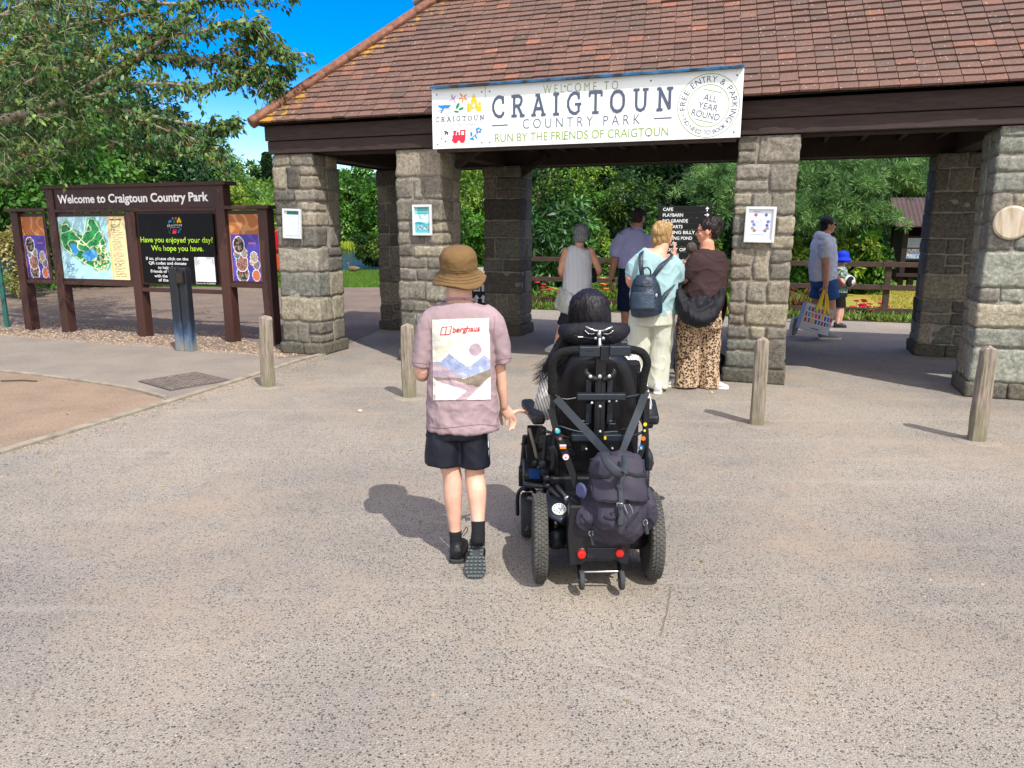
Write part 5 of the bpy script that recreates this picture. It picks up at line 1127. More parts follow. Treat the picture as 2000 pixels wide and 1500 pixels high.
n = 16000; u = rs.uniform(8, 14, n); v = 7.5+rs.random(n)**1.4*8; P = np.array([GA.pt(a, b, 0)[:] for a, b in zip(u, v)]); blades('dry_lawn_grass', P, .07, .012, ['#a3963f', '#b3a24a', '#8f9038', '#7f8c35'])
n = 5000; u = rs.uniform(1, 15, n); v = 6.3+np.abs(rs.normal(size=n))*.12; P = np.array([GA.pt(a, b, 0)[:] for a, b in zip(u, v)]); blades('bed_edging_plants', P, .16, .03, ['#6a8a3a', '#8a9a50', '#55752e', '#9aa565'], .8)
def clump(px, Y, label, cols, bloom, h=.5, nb=60, nbl=14, name='flower_clump', wd=.03, lean=.45, bs=.045):
    seed_[0] += 1; rs = np.random.default_rng(seed_[0]); X = W(px, 600, Y).x; r_ = root(name, (X, Y, .01), label, 'plant', 'plants in the bed along the fence'); n = nb
    a = rs.random(n)*6.283; P = np.stack([X+.12*rs.normal(size=n), Y+.1*rs.normal(size=n), .01+0*a], 1)
    D1 = unit(np.stack([np.cos(a)*lean, np.sin(a)*lean, 1+0*a], 1)); h_ = h*(.6+.5*rs.random(n)); c = pal(cols)[rs.integers(0, len(cols), n)]*(.8+.4*rs.random((n, 1)))
    mid = P+D1*h_[:, None]*.55; D2 = unit(D1+np.stack([np.cos(a), np.sin(a), -.7+0*a], 1)*.7); Nn = np.stack([-np.sin(a)*.2+np.cos(a)*-.6, np.cos(a)*.2+np.sin(a)*-.6, 1+0*a], 1)
    leaves('foliage', np.concatenate([P, mid-D1*.03]), np.concatenate([D1, D2]), np.concatenate([Nn, Nn]), np.concatenate([h_*.62, h_*.6]), wd, np.concatenate([c, c]), m_blade, r_, fold=.25)
    if bloom:
        b = MB()
        for i in range(nbl):
            p = Vector((X+rs.normal()*.16, Y+rs.normal()*.12, h*rs.uniform(.55, 1.0)))
            b.tube([p-Vector((0, 0, .25)), p], .004, 4, col=lin('#55752e'))
            for k in range(5):
                a_ = k*1.257+rs.random(); q = p+Vector((math.cos(a_), math.sin(a_), .25))*bs*.7; b.ball(q, (bs*.6, bs*.6, bs*.35), n=6, m=4, col=lin(bloom)*1)
        b.obj('bloom', M('petal', rough=.6, attr=True, var=.15, bump=0), r_, smooth=True)
    return r_
def bedY(px, ly):                              # depth at which the ray over px meets the bed line
    for i in range(400):
        s = i*.05; p = GA.pt(s, ly, 0)
        if 1000+F*p.x/(p.y*CT+H*ST) >= px: return p.y
    return 15
clump(1048, bedY(1048, 7.0), 'red-flowered clump by the fence beside the inner pillar', ['#5d7f30', '#7a9a40'], '#c92a35', .42, 60, 6)
clump(1076, bedY(1076, 7.1), 'strappy green clump with a few red blooms behind the lowest rail', ['#6a9035', '#87a545'], '#b8303a', .5, 70, 6)
clump(1105, bedY(1105, 6.9), 'yellow-green strap-leaved clump beside the grey-haired woman', ['#8fa03a', '#a5ad48', '#6a8a35'], None, .6, 90)
clump(1172, bedY(1172, 7.1), 'yellow-green strappy clump with orange blooms between the woman and lilac-shirted man', ['#8fa03a', '#b0b550', '#6a8a35'], '#d8622f', .6, 80, 7)
clump(1188, bedY(1188, 7.3), 'tall salmon-flowered clump against the fence by the man in lilac', ['#5d7f30', '#7a9a40'], '#e08a7a', .85, 50, 5)
clump(1562, bedY(1562, 6.95), 'bronze-red spiky strap-leaved plant behind the fence post', ['#7a4a35', '#8f5a3a', '#6a6a35'], None, .75, 60, 0, 'spiky_plant', .035, .35)
clump(1684, bedY(1684, 6.85), 'bright red geranium clump beside the child legs', ['#4d7530', '#5f8538'], '#d4203a', .36, 60, 10, bs=.045)
clump(1716, bedY(1716, 6.75), 'lower red geranium clump at the edge of the road', ['#4d7530', '#6a8a38'], '#c42a3a', .28, 60, 7, bs=.045)
clump(1760, bedY(1760, 6.8), 'flowerless green clump at the end of the bed by the dark rear pillar', ['#4d7530', '#5f8538', '#6a9038'], None, .25, 70)
# duck on the bank
dk = G(690, 533); D_ = MB(); X, Y_ = dk.x, dk.y
D_.loft([(X-.15, Y_, .13), (X-.06, Y_, .15), (X+.08, Y_, .15), (X+.2, Y_, .17), (X+.27, Y_, .19)], [(.05, .05), (.10, .10), (.11, .10), (.06, .05), (.015, .012)], side=(0, 1, 0), n=14)
D_.loft([(X-.13, Y_, .16), (X-.17, Y_, .25), (X-.17, Y_, .33)], [.05, .032, .032], n=10); D_.ball((X-.185, Y_, .355), (.05, .036, .036)); D_.loft([(X-.22, Y_, .35), (X-.285, Y_, .342)], [(.018, .012), (.014, .006)], side=(0, 1, 0), n=8)
dko = blob('duck', D_, M('duck_plumage', '#6b5a45', .8, .45, 18, .3, 50), None, .012, 2, loc=dk); tag(dko, 'brown mottled duck sitting on the grass by the pond', 'duck')
for s_ in (-.03, .03): one('leg', M('duck_leg', '#b0702a', .6), lambda b: b.tube([(X+.01, Y_+s_, 0), (X+.01, Y_+s_, .08)], .01, 6), dko)
# fallen twigs and leaves on the gravel bay
b = MB(); p = G(372, 778, .016); b.tube(catmull([p+Vector((-.06, .02, .005)), p+Vector((-.05, -.05, .01)), p+Vector((.02, -.08, .012)), p+Vector((.07, -.05, .006))], 4), .004, 5); tag(b.obj('twig', m_bark2, loc=p), 'thin curved twig lying on the pinkish gravel', 'twig')
b = MB(); p = G(32, 745, .016); b.tube([p+Vector((-.16, .0, .006)), p+Vector((.05, .015, .01)), p+Vector((.22, -.01, .006))], .007, 6); tag(b.obj('twig', M('dark_twig', '#4a4038', .9), loc=p), 'straight dark twig lying near the path edging', 'twig')

# leaf litter blown over the gravel and tarmac
rs = np.random.default_rng(51); P = []
for i in range(150):
    u = rs.random(); p = A0.lerp(A1, u); P.append((p.x+.3*rs.normal(), p.y+rs.random()*2.2, .014))
for i in range(26): P.append((rs.uniform(-4, 4), rs.uniform(2.0, 8.5), .008))
for i in range(40): P.append((rs.uniform(-7, -3.2), rs.uniform(4.5, 7), .02))
P = np.array(P); n = len(P); a = rs.random(n)*6.28; D = np.stack([np.cos(a), np.sin(a), .1*rs.normal(size=n)], 1); Nn = np.stack([.25*rs.normal(size=n), .25*rs.normal(size=n), np.ones(n)], 1)
o = leaves('leaf_litter', P, D, Nn, .022+.03*rs.random(n), .014, pal(['#8a7a3a', '#a08c4a', '#6f5a38', '#7d8a45', '#b0a060'])[rs.integers(0, 5, n)], m_leaf); o['kind'] = 'stuff'
# the far-off wood that closes the view all round, one mass
rs = np.random.default_rng(88); Pw, Dw, Nw, Cw = [], [], [], []
for k in range(150):
    a = R(-78+156*k/149+rs.normal()*.4); d = 92+rs.normal()*6; h = rs.uniform(6, 9.5); rx = rs.uniform(2.5, 4.2); P, D, Nn, l, wd, c = cloud((d*math.sin(a), d*math.cos(a), h*.5), (rx, rx, h*.52), 26, 16, .9, .55, DARK+GREEN+BLUEG, rs, .34, .2, .5)
    Pw.append(P); Dw.append(D); Nw.append(Nn); Cw.append(c)
o = leaves('distant_wood', np.concatenate(Pw), np.concatenate(Dw), np.concatenate(Nw), .95, .6, np.concatenate(Cw), m_leaf); o['kind'] = 'stuff'
# ================================================================ people
def limb(mb, pts, **k):
    """tapered limb from photo joints: (px, py, depth, radius in px[, depth ratio])"""
    P, Rr = [], []
    for q in pts:
        s = mpp(q[0], q[1], q[2]); P.append(W(*q[:3])); Rr.append((q[3]*s, q[3]*s*(q[4] if len(q) > 4 else 1)))
    k.setdefault('n', 16); k.setdefault('sub', 4); k.setdefault('cap', .6)
    return mb.loft([tuple(p) for p in P], Rr, **k)
def mskin(name, col): return M(name, col, .5, .16, 14, .25, 120, spec=.35, dist=.002)
def cloth(name, col, var=.08, rough=.85, bump=.25, bscale=220, **k): return M(name, col, rough, var, 5, bump, bscale, dist=.003, spec=.2, **k)
sk_boy = mskin('fair_skin', '#cda08b'); sk_a = mskin('tanned_skin', '#c28a70'); sk_b = mskin('ruddy_skin', '#cf967c')
def head(mb, c, h, yaw=0, tilt=0, roll=0, parent=None, earr=True):
    """skull, jaw, nose, lips, ears into the body mesh; yaw 0 looks away from the camera. Returns its frame."""
    Rm = Matrix.Rotation(yaw, 3, 'Z') @ Matrix.Rotation(tilt, 3, 'X') @ Matrix.Rotation(roll, 3, 'Y'); c = Vector(c)
    X, Y, Z = Rm @ Vector((1, 0, 0)), Rm @ Vector((0, 1, 0)), Rm @ Vector((0, 0, 1)); ax = (X, Y, Z)
    p = lambda x, y, z: c+(X*x+Y*y+Z*z)*h
    mb.ball(p(0, -.03, .10), (.335*h, .41*h, .39*h), ax); mb.ball(p(0, .08, -.16), (.27*h, .30*h, .30*h), ax)
    mb.ball(p(0, .22, -.34), (.15*h, .14*h, .12*h), ax); mb.loft([p(0, .33, .06), p(0, .42, -.08), p(0, .41, -.12)], [.035*h, .06*h, .07*h], n=8, cap=.7, side=X)
    mb.ball(p(0, .345, -.225), (.10*h, .06*h, .026*h), ax); mb.ball(p(0, .34, -.262), (.09*h, .06*h, .03*h), ax)
    mb.ball(p(0, .31, .115), (.24*h, .08*h, .045*h), ax)
    for s in (-1, 1):
        mb.ball(p(s*.335, -.03, -.04), (.035*h, .085*h, .13*h), ax); mb.ball(p(s*.17, .25, -.09), (.11*h, .1*h, .1*h), ax)
    return p, ax
def eyes(p, ax, h, parent, iris='#3a2a1e'):
    for s in (-1, 1):
        b = MB(); b.ball(p(s*.14, .335, .035), (.055*h, .03*h, .032*h), ax, n=10, m=7, col=lin('#e9e6e2')); b.ball(p(s*.14, .362, .035), (.024*h, .012*h, .024*h), ax, n=8, m=6, col=lin(iris)); b.obj('eye', M('eye_surface', rough=.15, attr=True, var=.02, bump=0), parent, smooth=True)
def hand(mb, wr, fwd, back, L, curl=(.3, .35, .4, .45), thumb=.5, s=1):
    wr, f, bk = Vector(wr), Vector(fwd).normalized(), Vector(back); bk = (bk-f*bk.dot(f)).normalized(); lat = f.cross(bk)*s
    mb.loft([wr-f*.05*L, wr+f*.15*L, wr+f*.48*L], [(.13*L, .10*L), (.19*L, .10*L), (.215*L, .075*L)], side=lat, n=12, cap=.6)
    for i, (o, ln, cu) in enumerate(zip((.165, .058, -.05, -.15), (.43, .48, .44, .34), curl)):
        p = wr+f*(.45-.02*abs(i-1))*L+lat*o*L; pts = [p-f*.06*L]; a = 0; d = (f+lat*(.10-.075*i)).normalized()
        for seg_, sg in ((.0, 0), (.45, .6), (.3, 1), (.25, .9)):
            a += cu*sg; v = d*math.cos(a)-bk*math.sin(a); p = p+v*seg_*ln*L; pts.append(p)
        mb.loft(pts, [.052*L, .054*L, .048*L, .044*L, .036*L], n=8, sub=2, cap=.9, side=lat)
    p = wr+f*.12*L+lat*.13*L; d = (f*.62+lat*.75-bk*.25*thumb*2).normalized(); q = p+d*.24*L; e = q+(d*.6+f*.6-bk*.3*thumb).normalized()*.17*L
    mb.loft([p, (p+q)/2+lat*.01*L, q, e], [.075*L, .066*L, .055*L, .04*L], n=8, sub=2, cap=.9, side=bk)
def shoe(parent, heel, d, L, m_up, m_sole, name='shoe', wd=.36, up=.42, ank=None, lift=0):
    """heel at the ground, pointing along d"""
    heel, d = Vector(heel), Vector(d).normalized(); sd = d.cross(Vector((0, 0, 1))); z = Vector((0, 0, 1)); w_ = L*wd/2
    b = MB(); b.loft([heel+d*.02*L+z*.20*L, heel+d*.2*L+z*.25*L, heel+d*.5*L+z*.2*L, heel+d*.8*L+z*.13*L, heel+d*.97*L+z*.11*L], [(w_*.78, .19*L), (w_*.86, .24*L), (w_*.95, .17*L), (w_*1.0, .10*L), (w_*.7, .07*L)], side=sd, n=16, sub=4)
    b.loft([heel+d*.12*L+z*.22*L, heel+d*.14*L+z*up*L], [(w_*.8, w_*.95), (w_*.72, w_*.85)], side=sd, n=14, cap=.2)
    o = blob(name, b, m_up, parent, .006, 3)
    s = MB(); P = [(-.06, .55), (0, .85), (.2, .9), (.45, .82), (.72, 1.06), (.9, .9), (1.02, .45)]
    pl = [heel+d*x*L+sd*y*w_ for x, y in P]+[heel+d*x*L-sd*y*w_ for x, y in P[::-1]]; n = len(pl)
    s.add(pl+[q+z*.085*L for q in pl], [tuple(range(n))[::-1], tuple(range(n, 2*n))]+[(i, (i+1) % n, n+(i+1) % n, n+i) for i in range(n)]); s.obj('sole', m_sole, o, bevel=.004)
    return o
def stripes(name, vec, freq, cols, duty=.5, warp=.15):
    if name in MATS: return MATS[name]
    m, t, b = nodes(name); tc = nn(t, 'ShaderNodeTexCoord'); n = nn(t, 'ShaderNodeTexNoise', i_Scale=7., i_Detail=3.0); lk(t, tc.outputs['Object'], n.inputs['Vector'])
    dp = nn(t, 'ShaderNodeVectorMath', operation='DOT_PRODUCT'); dp.inputs[1].default_value = vec; lk(t, tc.outputs['Object'], dp.inputs[0])
    a = nn(t, 'ShaderNodeMath', operation='MULTIPLY_ADD'); a.inputs[1].default_value = warp/freq*2; lk(t, n.outputs[0], a.inputs[0]); lk(t, dp.outputs['Value'], a.inputs[2])
    f = nn(t, 'ShaderNodeMath', operation='MULTIPLY'); f.inputs[1].default_value = freq; lk(t, a.outputs[0], f.inputs[0]); fr = nn(t, 'ShaderNodeMath', operation='FRACT'); lk(t, f.outputs[0], fr.inputs[0])
    lk(t, ramp(t, fr.outputs[0], [(max(duty-.12, 0), lin(cols[0])), (duty, lin(cols[1])), (.9, lin(cols[1])), (1, lin(cols[0]))]), b.inputs['Base Color']); b.inputs['Roughness'].default_value = .85; b.inputs['Specular IOR Level'].default_value = .2
    MATS[name] = m; return m
def hairmat(name, cols, rough=.35, spec=.5):
    if name in MATS: return MATS[name]
    m, t, b = nodes(name); tc = nn(t, 'ShaderNodeTexCoord'); mp = nn(t, 'ShaderNodeMapping'); mp.inputs['Scale'].default_value = (60, 60, 5); lk(t, tc.outputs['Object'], mp.inputs[0])
    n = nn(t, 'ShaderNodeTexNoise', i_Scale=2.2, i_Detail=5.0); lk(t, mp.outputs[0], n.inputs['Vector']); k = len(cols)
    lk(t, ramp(t, n.outputs[0], [(.28+.44*i/max(k-1, 1), lin(c)) for i, c in enumerate(cols)]), b.inputs['Base Color']); b.inputs['Roughness'].default_value = rough; b.inputs['Specular IOR Level'].default_value = spec
    bp = nn(t, 'ShaderNodeBump', i_Strength=.6, i_Distance=.004); lk(t, n.outputs[0], bp.inputs['Height']); lk(t, bp.outputs[0], b.inputs['Normal']); MATS[name] = m; return m
def hair(mb_fn, mat, parent, voxel=.006, amp=.006, sc=(34, 34, 7), name='hair'):
    b = MB(); mb_fn(b); return blob(name, b, mat, parent, voxel, 2, disp=lambda p: amp*(noise.noise(Vector((p.x*sc[0], p.y*sc[1], p.z*sc[2])))+.5*noise.noise(Vector((p.x*sc[0]*2.3, p.y*sc[1]*2.3, p.z*sc[2]*1.6)))))
def foot_at(px, py): p = G(px, py, .006); return p
m_black_sh = M('black_shoe', '#17181b', .55, .2, 9, .3, 60); m_sole_d = M('dark_sole', '#2c3234', .7, .2, 12, .3, 40); m_white_sh = M('white_trainer', '#c9c6c0', .6, .1, 9, .15, 60); m_sole_w = M('white_sole', '#d8d6d0', .6, .08, 9, .1, 60)
m_stitch = M('stitching', '#b9b0a0', .8)
# ---------------------------------------------------------------- the boy in the bucket hat
BY = 3.36
boy = root('person', G(903, 1096), 'child in brown bucket hat and mauve t-shirt with a hand on the wheelchair armrest', 'person', 'visitors at the park gate')
b = MB()
limb(b, [(893, 836, BY, 38, .6), (893, 815, BY, 46, .62), (896, 745, BY, 46, .6), (897, 670, BY, 54, .55), (897, 620, BY, 52, .5), (897, 596, BY, 30, .8), (897, 572, BY, 25, 1), (897, 545, BY+.01, 26, 1)], side=(1, 0, 0))
hp_, hax = head(b, W(897, 527, BY+.03), .185, R(2), R(-4)); ey = .185
limb(b, [(850, 622, BY, 20), (836, 650, BY, 17), (828, 690, BY, 15), (823, 730, BY+.0, 13.5), (832, 728, BY+.10, 12), (850, 708, BY+.22, 9), (858, 698, BY+.27, 8)])
hand(b, W(858, 698, BY+.27), (.35, .8, .35), (-.6, .2, .6), .145, s=-1)
limb(b, [(945, 622, BY, 20), (962, 650, BY, 16), (973, 690, BY+.01, 13), (977, 722, BY+.02, 11.5), (980, 755, BY+.03, 10.5), (983, 778, BY+.04, 8.5), (984, 794, BY+.05, 8)])
HY = BY+.055
limb(b, [(984, 793, HY, 8.2, .8), (989, 803, HY, 11, .55), (996, 812, HY, 11, .45)], side=(1, 0, .3), cap=.7)
for f in ([(1000, 808, HY, 4.6), (1009, 803, HY+.01, 4.1), (1017, 802, HY+.025, 3.8), (1024, 804, HY+.045, 3.6), (1030, 807.5, HY+.06, 3.0)], [(1002, 813, HY, 3.7), (1006.5, 822, HY+.01, 3.4), (1005, 831, HY+.005, 3.2), (1002, 838, HY-.005, 2.6)],
          [(996, 815, HY, 3.6), (998.5, 825, HY+.005, 3.3), (997.5, 834, HY, 3.1), (994.5, 841, HY-.01, 2.5)], [(989.5, 814, HY, 3.3), (990, 823, HY, 3), (988.5, 831, HY-.008, 2.4)], [(980, 800, HY, 4.4), (977.5, 811, HY+.02, 3.9), (979, 821, HY+.03, 3.4), (981, 829, HY+.035, 2.7)]):
    limb(b, f, n=9, sub=3, cap=.9)
limb(b, [(868, 862, BY, 24, .9), (875, 900, BY, 20.5, .95), (883.5, 930, BY, 19), (884, 965, BY-.01, 18.5), (887, 1005, BY-.01, 14.5), (889.5, 1040, BY-.015, 11), (891, 1070, BY-.02, 10.5)])
limb(b, [(922, 862, BY, 24, .9), (927, 900, BY, 20.5, .95), (927, 930, BY-.0, 19), (931, 960, BY-.03, 19.5), (933, 995, BY-.06, 15.5), (934, 1022, BY-.09, 12.5), (934, 1040, BY-.10, 12)])
blob('body', b, sk_boy, boy, .0042, 3); eyes(hp_, hax, .185, boy)
hair(lambda q: (q.ball(hp_(0, -.05, .12), (.35*.185, .42*.185, .40*.185), hax), q.ball(hp_(0, -.2, -.12), (.30*.185, .22*.185, .24*.185), hax)), hairmat('brown_short_hair', ['#4a3424', '#6d5038']), boy, .005, .003)
m_tee = M('mauve_cotton', '#988488', .9, .05, 7, .35, 260, dist=.003, spec=.15)
b = MB()
limb(b, [(897, 590, BY, 27, 1), (897, 598, BY, 50, .62), (898, 612, BY, 72, .5), (900, 645, BY, 72, .58), (903, 700, BY, 66, .62), (903, 770, BY, 69, .62), (903, 836, BY, 72, .62)], side=(1, 0, 0), cap=.12, n=28)
limb(b, [(862, 612, BY, 22, 1.1), (842, 634, BY, 25, 1.1), (830, 668, BY, 21.5, 1.2), (822, 714, BY, 18, 1.3)], cap=.1, n=18); limb(b, [(938, 612, BY, 24, 1.1), (960, 632, BY, 26, 1.1), (974, 664, BY+.01, 22, 1.2), (984, 708, BY+.015, 17.5, 1.3)], cap=.1, n=18)
fo = folds(.0095, 6, (1.1, 1, .6), 3); fob = folds(.0042, 14, (1.1, 1, .9), 8)
tee = blob('t_shirt', b, m_tee, boy, .0055, 5, disp=lambda p: fo(p)*(.3+.9*min(1, max(0, (1.12-p.z)/.5)))+fob(p)*(.45+.75*min(1, max(0, (1.0-p.z)/.3)))+.002*noise.noise(p*34))
limbd = MB(); bv = bvh_of(tee)
one('collar', M('mauve_rib', '#a08187', .9, .05, 7, .3, 300), lambda q: q.tube([W(897, 588, BY)+Vector((math.cos(a)*.066, math.sin(a)*.060, .004-.012*math.sin(a))) for a in [i*math.pi/12 for i in range(25)]], .0065, 6), boy, smooth=True)
def seam(pts, off=.001):
    q = [onto(bv, x, y, off) for x, y in pts]; return [p for p in q if p is not None]
for pts in ([(833+142*i/30, 832+3*math.sin(i*.21)) for i in range(31)], [(809+28*i/10, 708+.2*i) for i in range(11)], [(970+28*i/10, 702-.3*i) for i in range(11)], [(836, 622), (838, 632), (841, 642), (845, 652)], [(966, 618), (966, 630), (965, 642), (963, 654)]):
    q = seam(pts)
    if len(q) > 2: one('seam', M('mauve_seam', '#8f7379', .9), lambda z: z.tube(q, .0016, 5), tee)
def shp(u, v):                                  # printed landscape on the back
    x = 315+u*420; y = 1205-v*595
    if (x-628)**2+(y-838)**2 < 46**2: return '#a28f9a'
    if inpoly(x, y, [(330, 1058), (560, 1140), (475, 1206), (330, 1206)]) or inpoly(x, y, [(736, 1038), (555, 1206), (736, 1206)]): return '#dcd9d0'
    if y > 1060 and inpoly(x, y, [(330, 1040), (470, 1062), (640, 1112), (740, 1036), (740, 1210), (320, 1210)]): return '#a9929b'
    if inpoly(x, y, [(315, 1034), (470, 1040), (545, 1048), (738, 982), (738, 1036), (640, 1112), (468, 1064), (330, 1056)]): return '#7d7264'
    if inpoly(x, y, [(315, 935), (345, 930), (450, 985), (548, 1044), (315, 1036)]): return '#a592a0' if y > 985 else '#b5a5aa'
    if inpoly(x, y, [(315, 925), (370, 925), (437, 863), (560, 958), (600, 950), (692, 878), (738, 915), (738, 985), (548, 1044), (450, 985)]): return '#8e99b8' if noise.noise(Vector((x*.02, y*.02, 0))) < .25 else '#a3acc4'
    return '#d6d2c6' if noise.noise(Vector((x*.015, y*.02, 3))) < .2 else '#dcd4bd'
PR = [(845, 624.5), (955, 621.5), (957.5, 780), (847.5, 781.5)]
def prpt(u, v, off=.0045):
    x = (PR[3][0]*(1-u)+PR[2][0]*u)*(1-v)+(PR[0][0]*(1-u)+PR[1][0]*u)*v; y = (PR[3][1]*(1-u)+PR[2][1]*u)*(1-v)+(PR[0][1]*(1-u)+PR[1][1]*u)*v
    return onto(bv, x, y, off, fall=W(x, y, BY-.1))
picture('back_print', prpt, 84, 118, shp, tee, mat=M('screen_print', rough=.7, attr=True, var=.04, bump=.15, bscale=90))
def bl_(q):
    c5 = lambda x, y: onto(bv, 760+x/3.75, 460+y/3.75, .0068, fall=W(760+x/3.75, 460+y/3.75, BY-.1)); rd = lin('#b02038')
    put_text(q, 'berghaus', lambda x, y: c5(x+y*.12, -y-x*.06+738), 466, 660, 0, 43, .02, rd)
    for a, c in (((380, 728), (391, 674)), ((391, 674), (458, 666)), ((458, 666), (447, 722)), ((447, 722), (380, 728)), ((412, 726), (426, 670))):
        ps = seg(*a, *c, 6); q.add([c5(*p) for p in ps], [(0, 1, 2, 3)], rd)
one('lettering', M('screen_print', rough=.7, attr=True, var=.04, bump=.15, bscale=90), bl_, tee, fix=False)
m_short = M('navy_sport_cloth', '#10131f', .55, .15, 6, .2, 200, spec=.35, dist=.003)
b = MB(); limb(b, [(893, 822, BY, 58, .6), (894, 850, BY, 62, .6)], side=(1, 0, 0), cap=.2, n=24); limb(b, [(868, 842, BY, 33, .95), (867, 870, BY, 35.5, .95), (866, 904, BY, 36.5, .95)], cap=.05, side=(1, 0, 0), n=20); limb(b, [(923, 842, BY, 31, .95), (926, 872, BY, 31, .95), (927, 909, BY, 31, .95)], cap=.05, side=(1, 0, 0), n=20)
sho = blob('shorts', b, m_short, boy, .006, 3, disp=folds(.005, 8, (1, 1, .6), 9)); bs_ = bvh_of(sho)
for pts in ([(832.5, 846), (831.5, 870), (830.5, 900)], [(955.5, 846), (956, 875), (956, 903)]):
    q = [W(x+(2 if x < 900 else -2), y, BY-.02) for x, y in pts]; one('side_stripe', M('white_piping', '#d8dae0', .7), lambda z: z.tube(q, .003, 6), sho)
m_sock = M('black_sock', '#15161c', .9, .15, 9, .4, 120)
b = MB(); limb(b, [(889.5, 1037, BY-.015, 12.2), (890.5, 1060, BY-.02, 12), (891.5, 1085, BY-.03, 12.5)], cap=.1); b.obj('sock', m_sock, boy, smooth=True)
b = MB(); limb(b, [(933.8, 1018, BY-.09, 13.6), (934, 1034, BY-.10, 13.2), (934, 1060, BY-.12, 13)], cap=.1); b.obj('sock', m_sock, boy, smooth=True)
sh = shoe(boy, foot_at(892, 1099), (.03, 1, 0), .215, m_black_sh, m_sole_d, up=.40, wd=.40)
one('lace', m_black_sh, lambda q: q.tube(catmull([W(902, 1045, BY), W(910, 1030, BY), W(913, 1036, BY), W(904, 1048, BY)], 5), .0018, 5), sh)
# trailing foot: toe on the ground, heel up, tread towards the camera
T0, H0 = G(928, 1125, .012), W(932, 1058, 3.285); ax_ = (H0-T0).normalized(); sd = Vector((1, .0, 0)); nrm = ax_.cross(sd).normalized()
if nrm.y > 0: nrm = -nrm
b = MB(); L_ = (H0-T0).length; pz = lambda f, o: T0+ax_*(f*L_)-nrm*o
b.loft([pz(.0, .03), pz(.25, .04), pz(.55, .045), pz(.9, .05), pz(1.06, .05)], [(.036, .022), (.046, .034), (.040, .042), (.040, .046), (.030, .036)], side=sd, n=16, sub=4); b.loft([pz(.85, .06), W(934, 1040, BY-.10)], [(.036, .036), (.034, .034)], side=sd, n=14)
sh = blob('shoe', b, m_black_sh, boy, .005, 3)
s = MB(); OUT = [(-.10, .45), (0, .85), (.18, 1.0), (.38, .95), (.6, .70), (.8, .78), (.98, .80), (1.1, .45)]; w_ = .0455
pl_ = [T0+ax_*f*L_+sd*y*w_ for f, y in OUT]+[T0+ax_*f*L_-sd*y*w_ for f, y in OUT[::-1]]; n_ = len(pl_); s.add([p-nrm*.012 for p in pl_]+[p+nrm*.008 for p in pl_], [tuple(range(n_))[::-1], tuple(range(n_, 2*n_))]+[(i, (i+1) % n_, n_+(i+1) % n_, n_+i) for i in range(n_)])
so_ = s.obj('sole', m_sole_d, sh, bevel=.003)
def lugs(q):
    for r_ in range(11):
        f = -.04+r_*.105; hw_ = np.interp(f, [o[0] for o in OUT], [o[1] for o in OUT])*w_*.9
        if .55 < f < .72: xs = (-hw_*.8, hw_*.8)
        else: xs = np.linspace(-hw_, hw_, 5)
        for i, x in enumerate(xs):
            an = .35*(1 if (i+r_) % 2 else -1); q.bar(T0+ax_*(f*L_)+sd*(x-.006)+ax_*an*.006+nrm*.011, T0+ax_*(f*L_)+sd*(x+.006)-ax_*an*.006+nrm*.011, .009, .008, up=tuple(nrm))
one('tread', M('grey_tread', '#4a5254', .7, .15, 10, .1, 50), lugs, so_)
hat = M('brown_twill', '#6d5536', .85, .1, 8, .4, 240, dist=.003, spec=.2)
HC = W(896.5, 541, BY+.02); HT = Matrix.Rotation(R(14), 3, 'X'); b = MB(); PF = [(-.016, .118), (-.008, .122), (.008, .106), (.026, .089), (.034, .0845), (.06, .0845), (.085, .083), (.105, .079), (.122, .069), (.134, .05), (.139, .02)]
for k in range(1):
    n_ = 44; prof = [(r_, z) for z, r_ in [tuple(q) for q in catmull(PF, 3)]]; V = []
    for r_, z in prof:
        for q in range(n_):
            a = q*2*math.pi/n_; wv = .008*math.sin(3*a+1)*max(0, 1-z/.03) if z < .03 else 0; V.append(HC+HT @ Vector((r_*math.cos(a), r_*1.12*math.sin(a), z+wv)))
    m_ = len(prof); b.add(V, [(i_*n_+q, i_*n_+(q+1) % n_, (i_+1)*n_+(q+1) % n_, (i_+1)*n_+q) for i_ in range(m_-1) for q in range(n_)]+[tuple(range(n_))[::-1], tuple(range((m_-1)*n_, m_*n_))])
fo2 = folds(.004, 11, (1, 1, .8), 5); ho = blob('bucket_hat', b, hat, boy, .0042, 2, disp=lambda p: fo2(p)*.9+.002*noise.noise(p*40))
bh = bvh_of(ho)
for yy, r_ in ((533, 0), (529.5, 0), (541, .4), (546, .62), (551, .82)):
    q = [onto(bh, 896.5+x*(34+12*r_)/10, yy-8*(x/10)**2+r_*4, .0006) for x in range(-10, 11)]; q = [p for p in q if p is not None]
    if len(q) > 4: one('stitch_line', M('hat_stitch', '#57452a', .9), lambda z: z.tube(q, .0016, 4), ho)

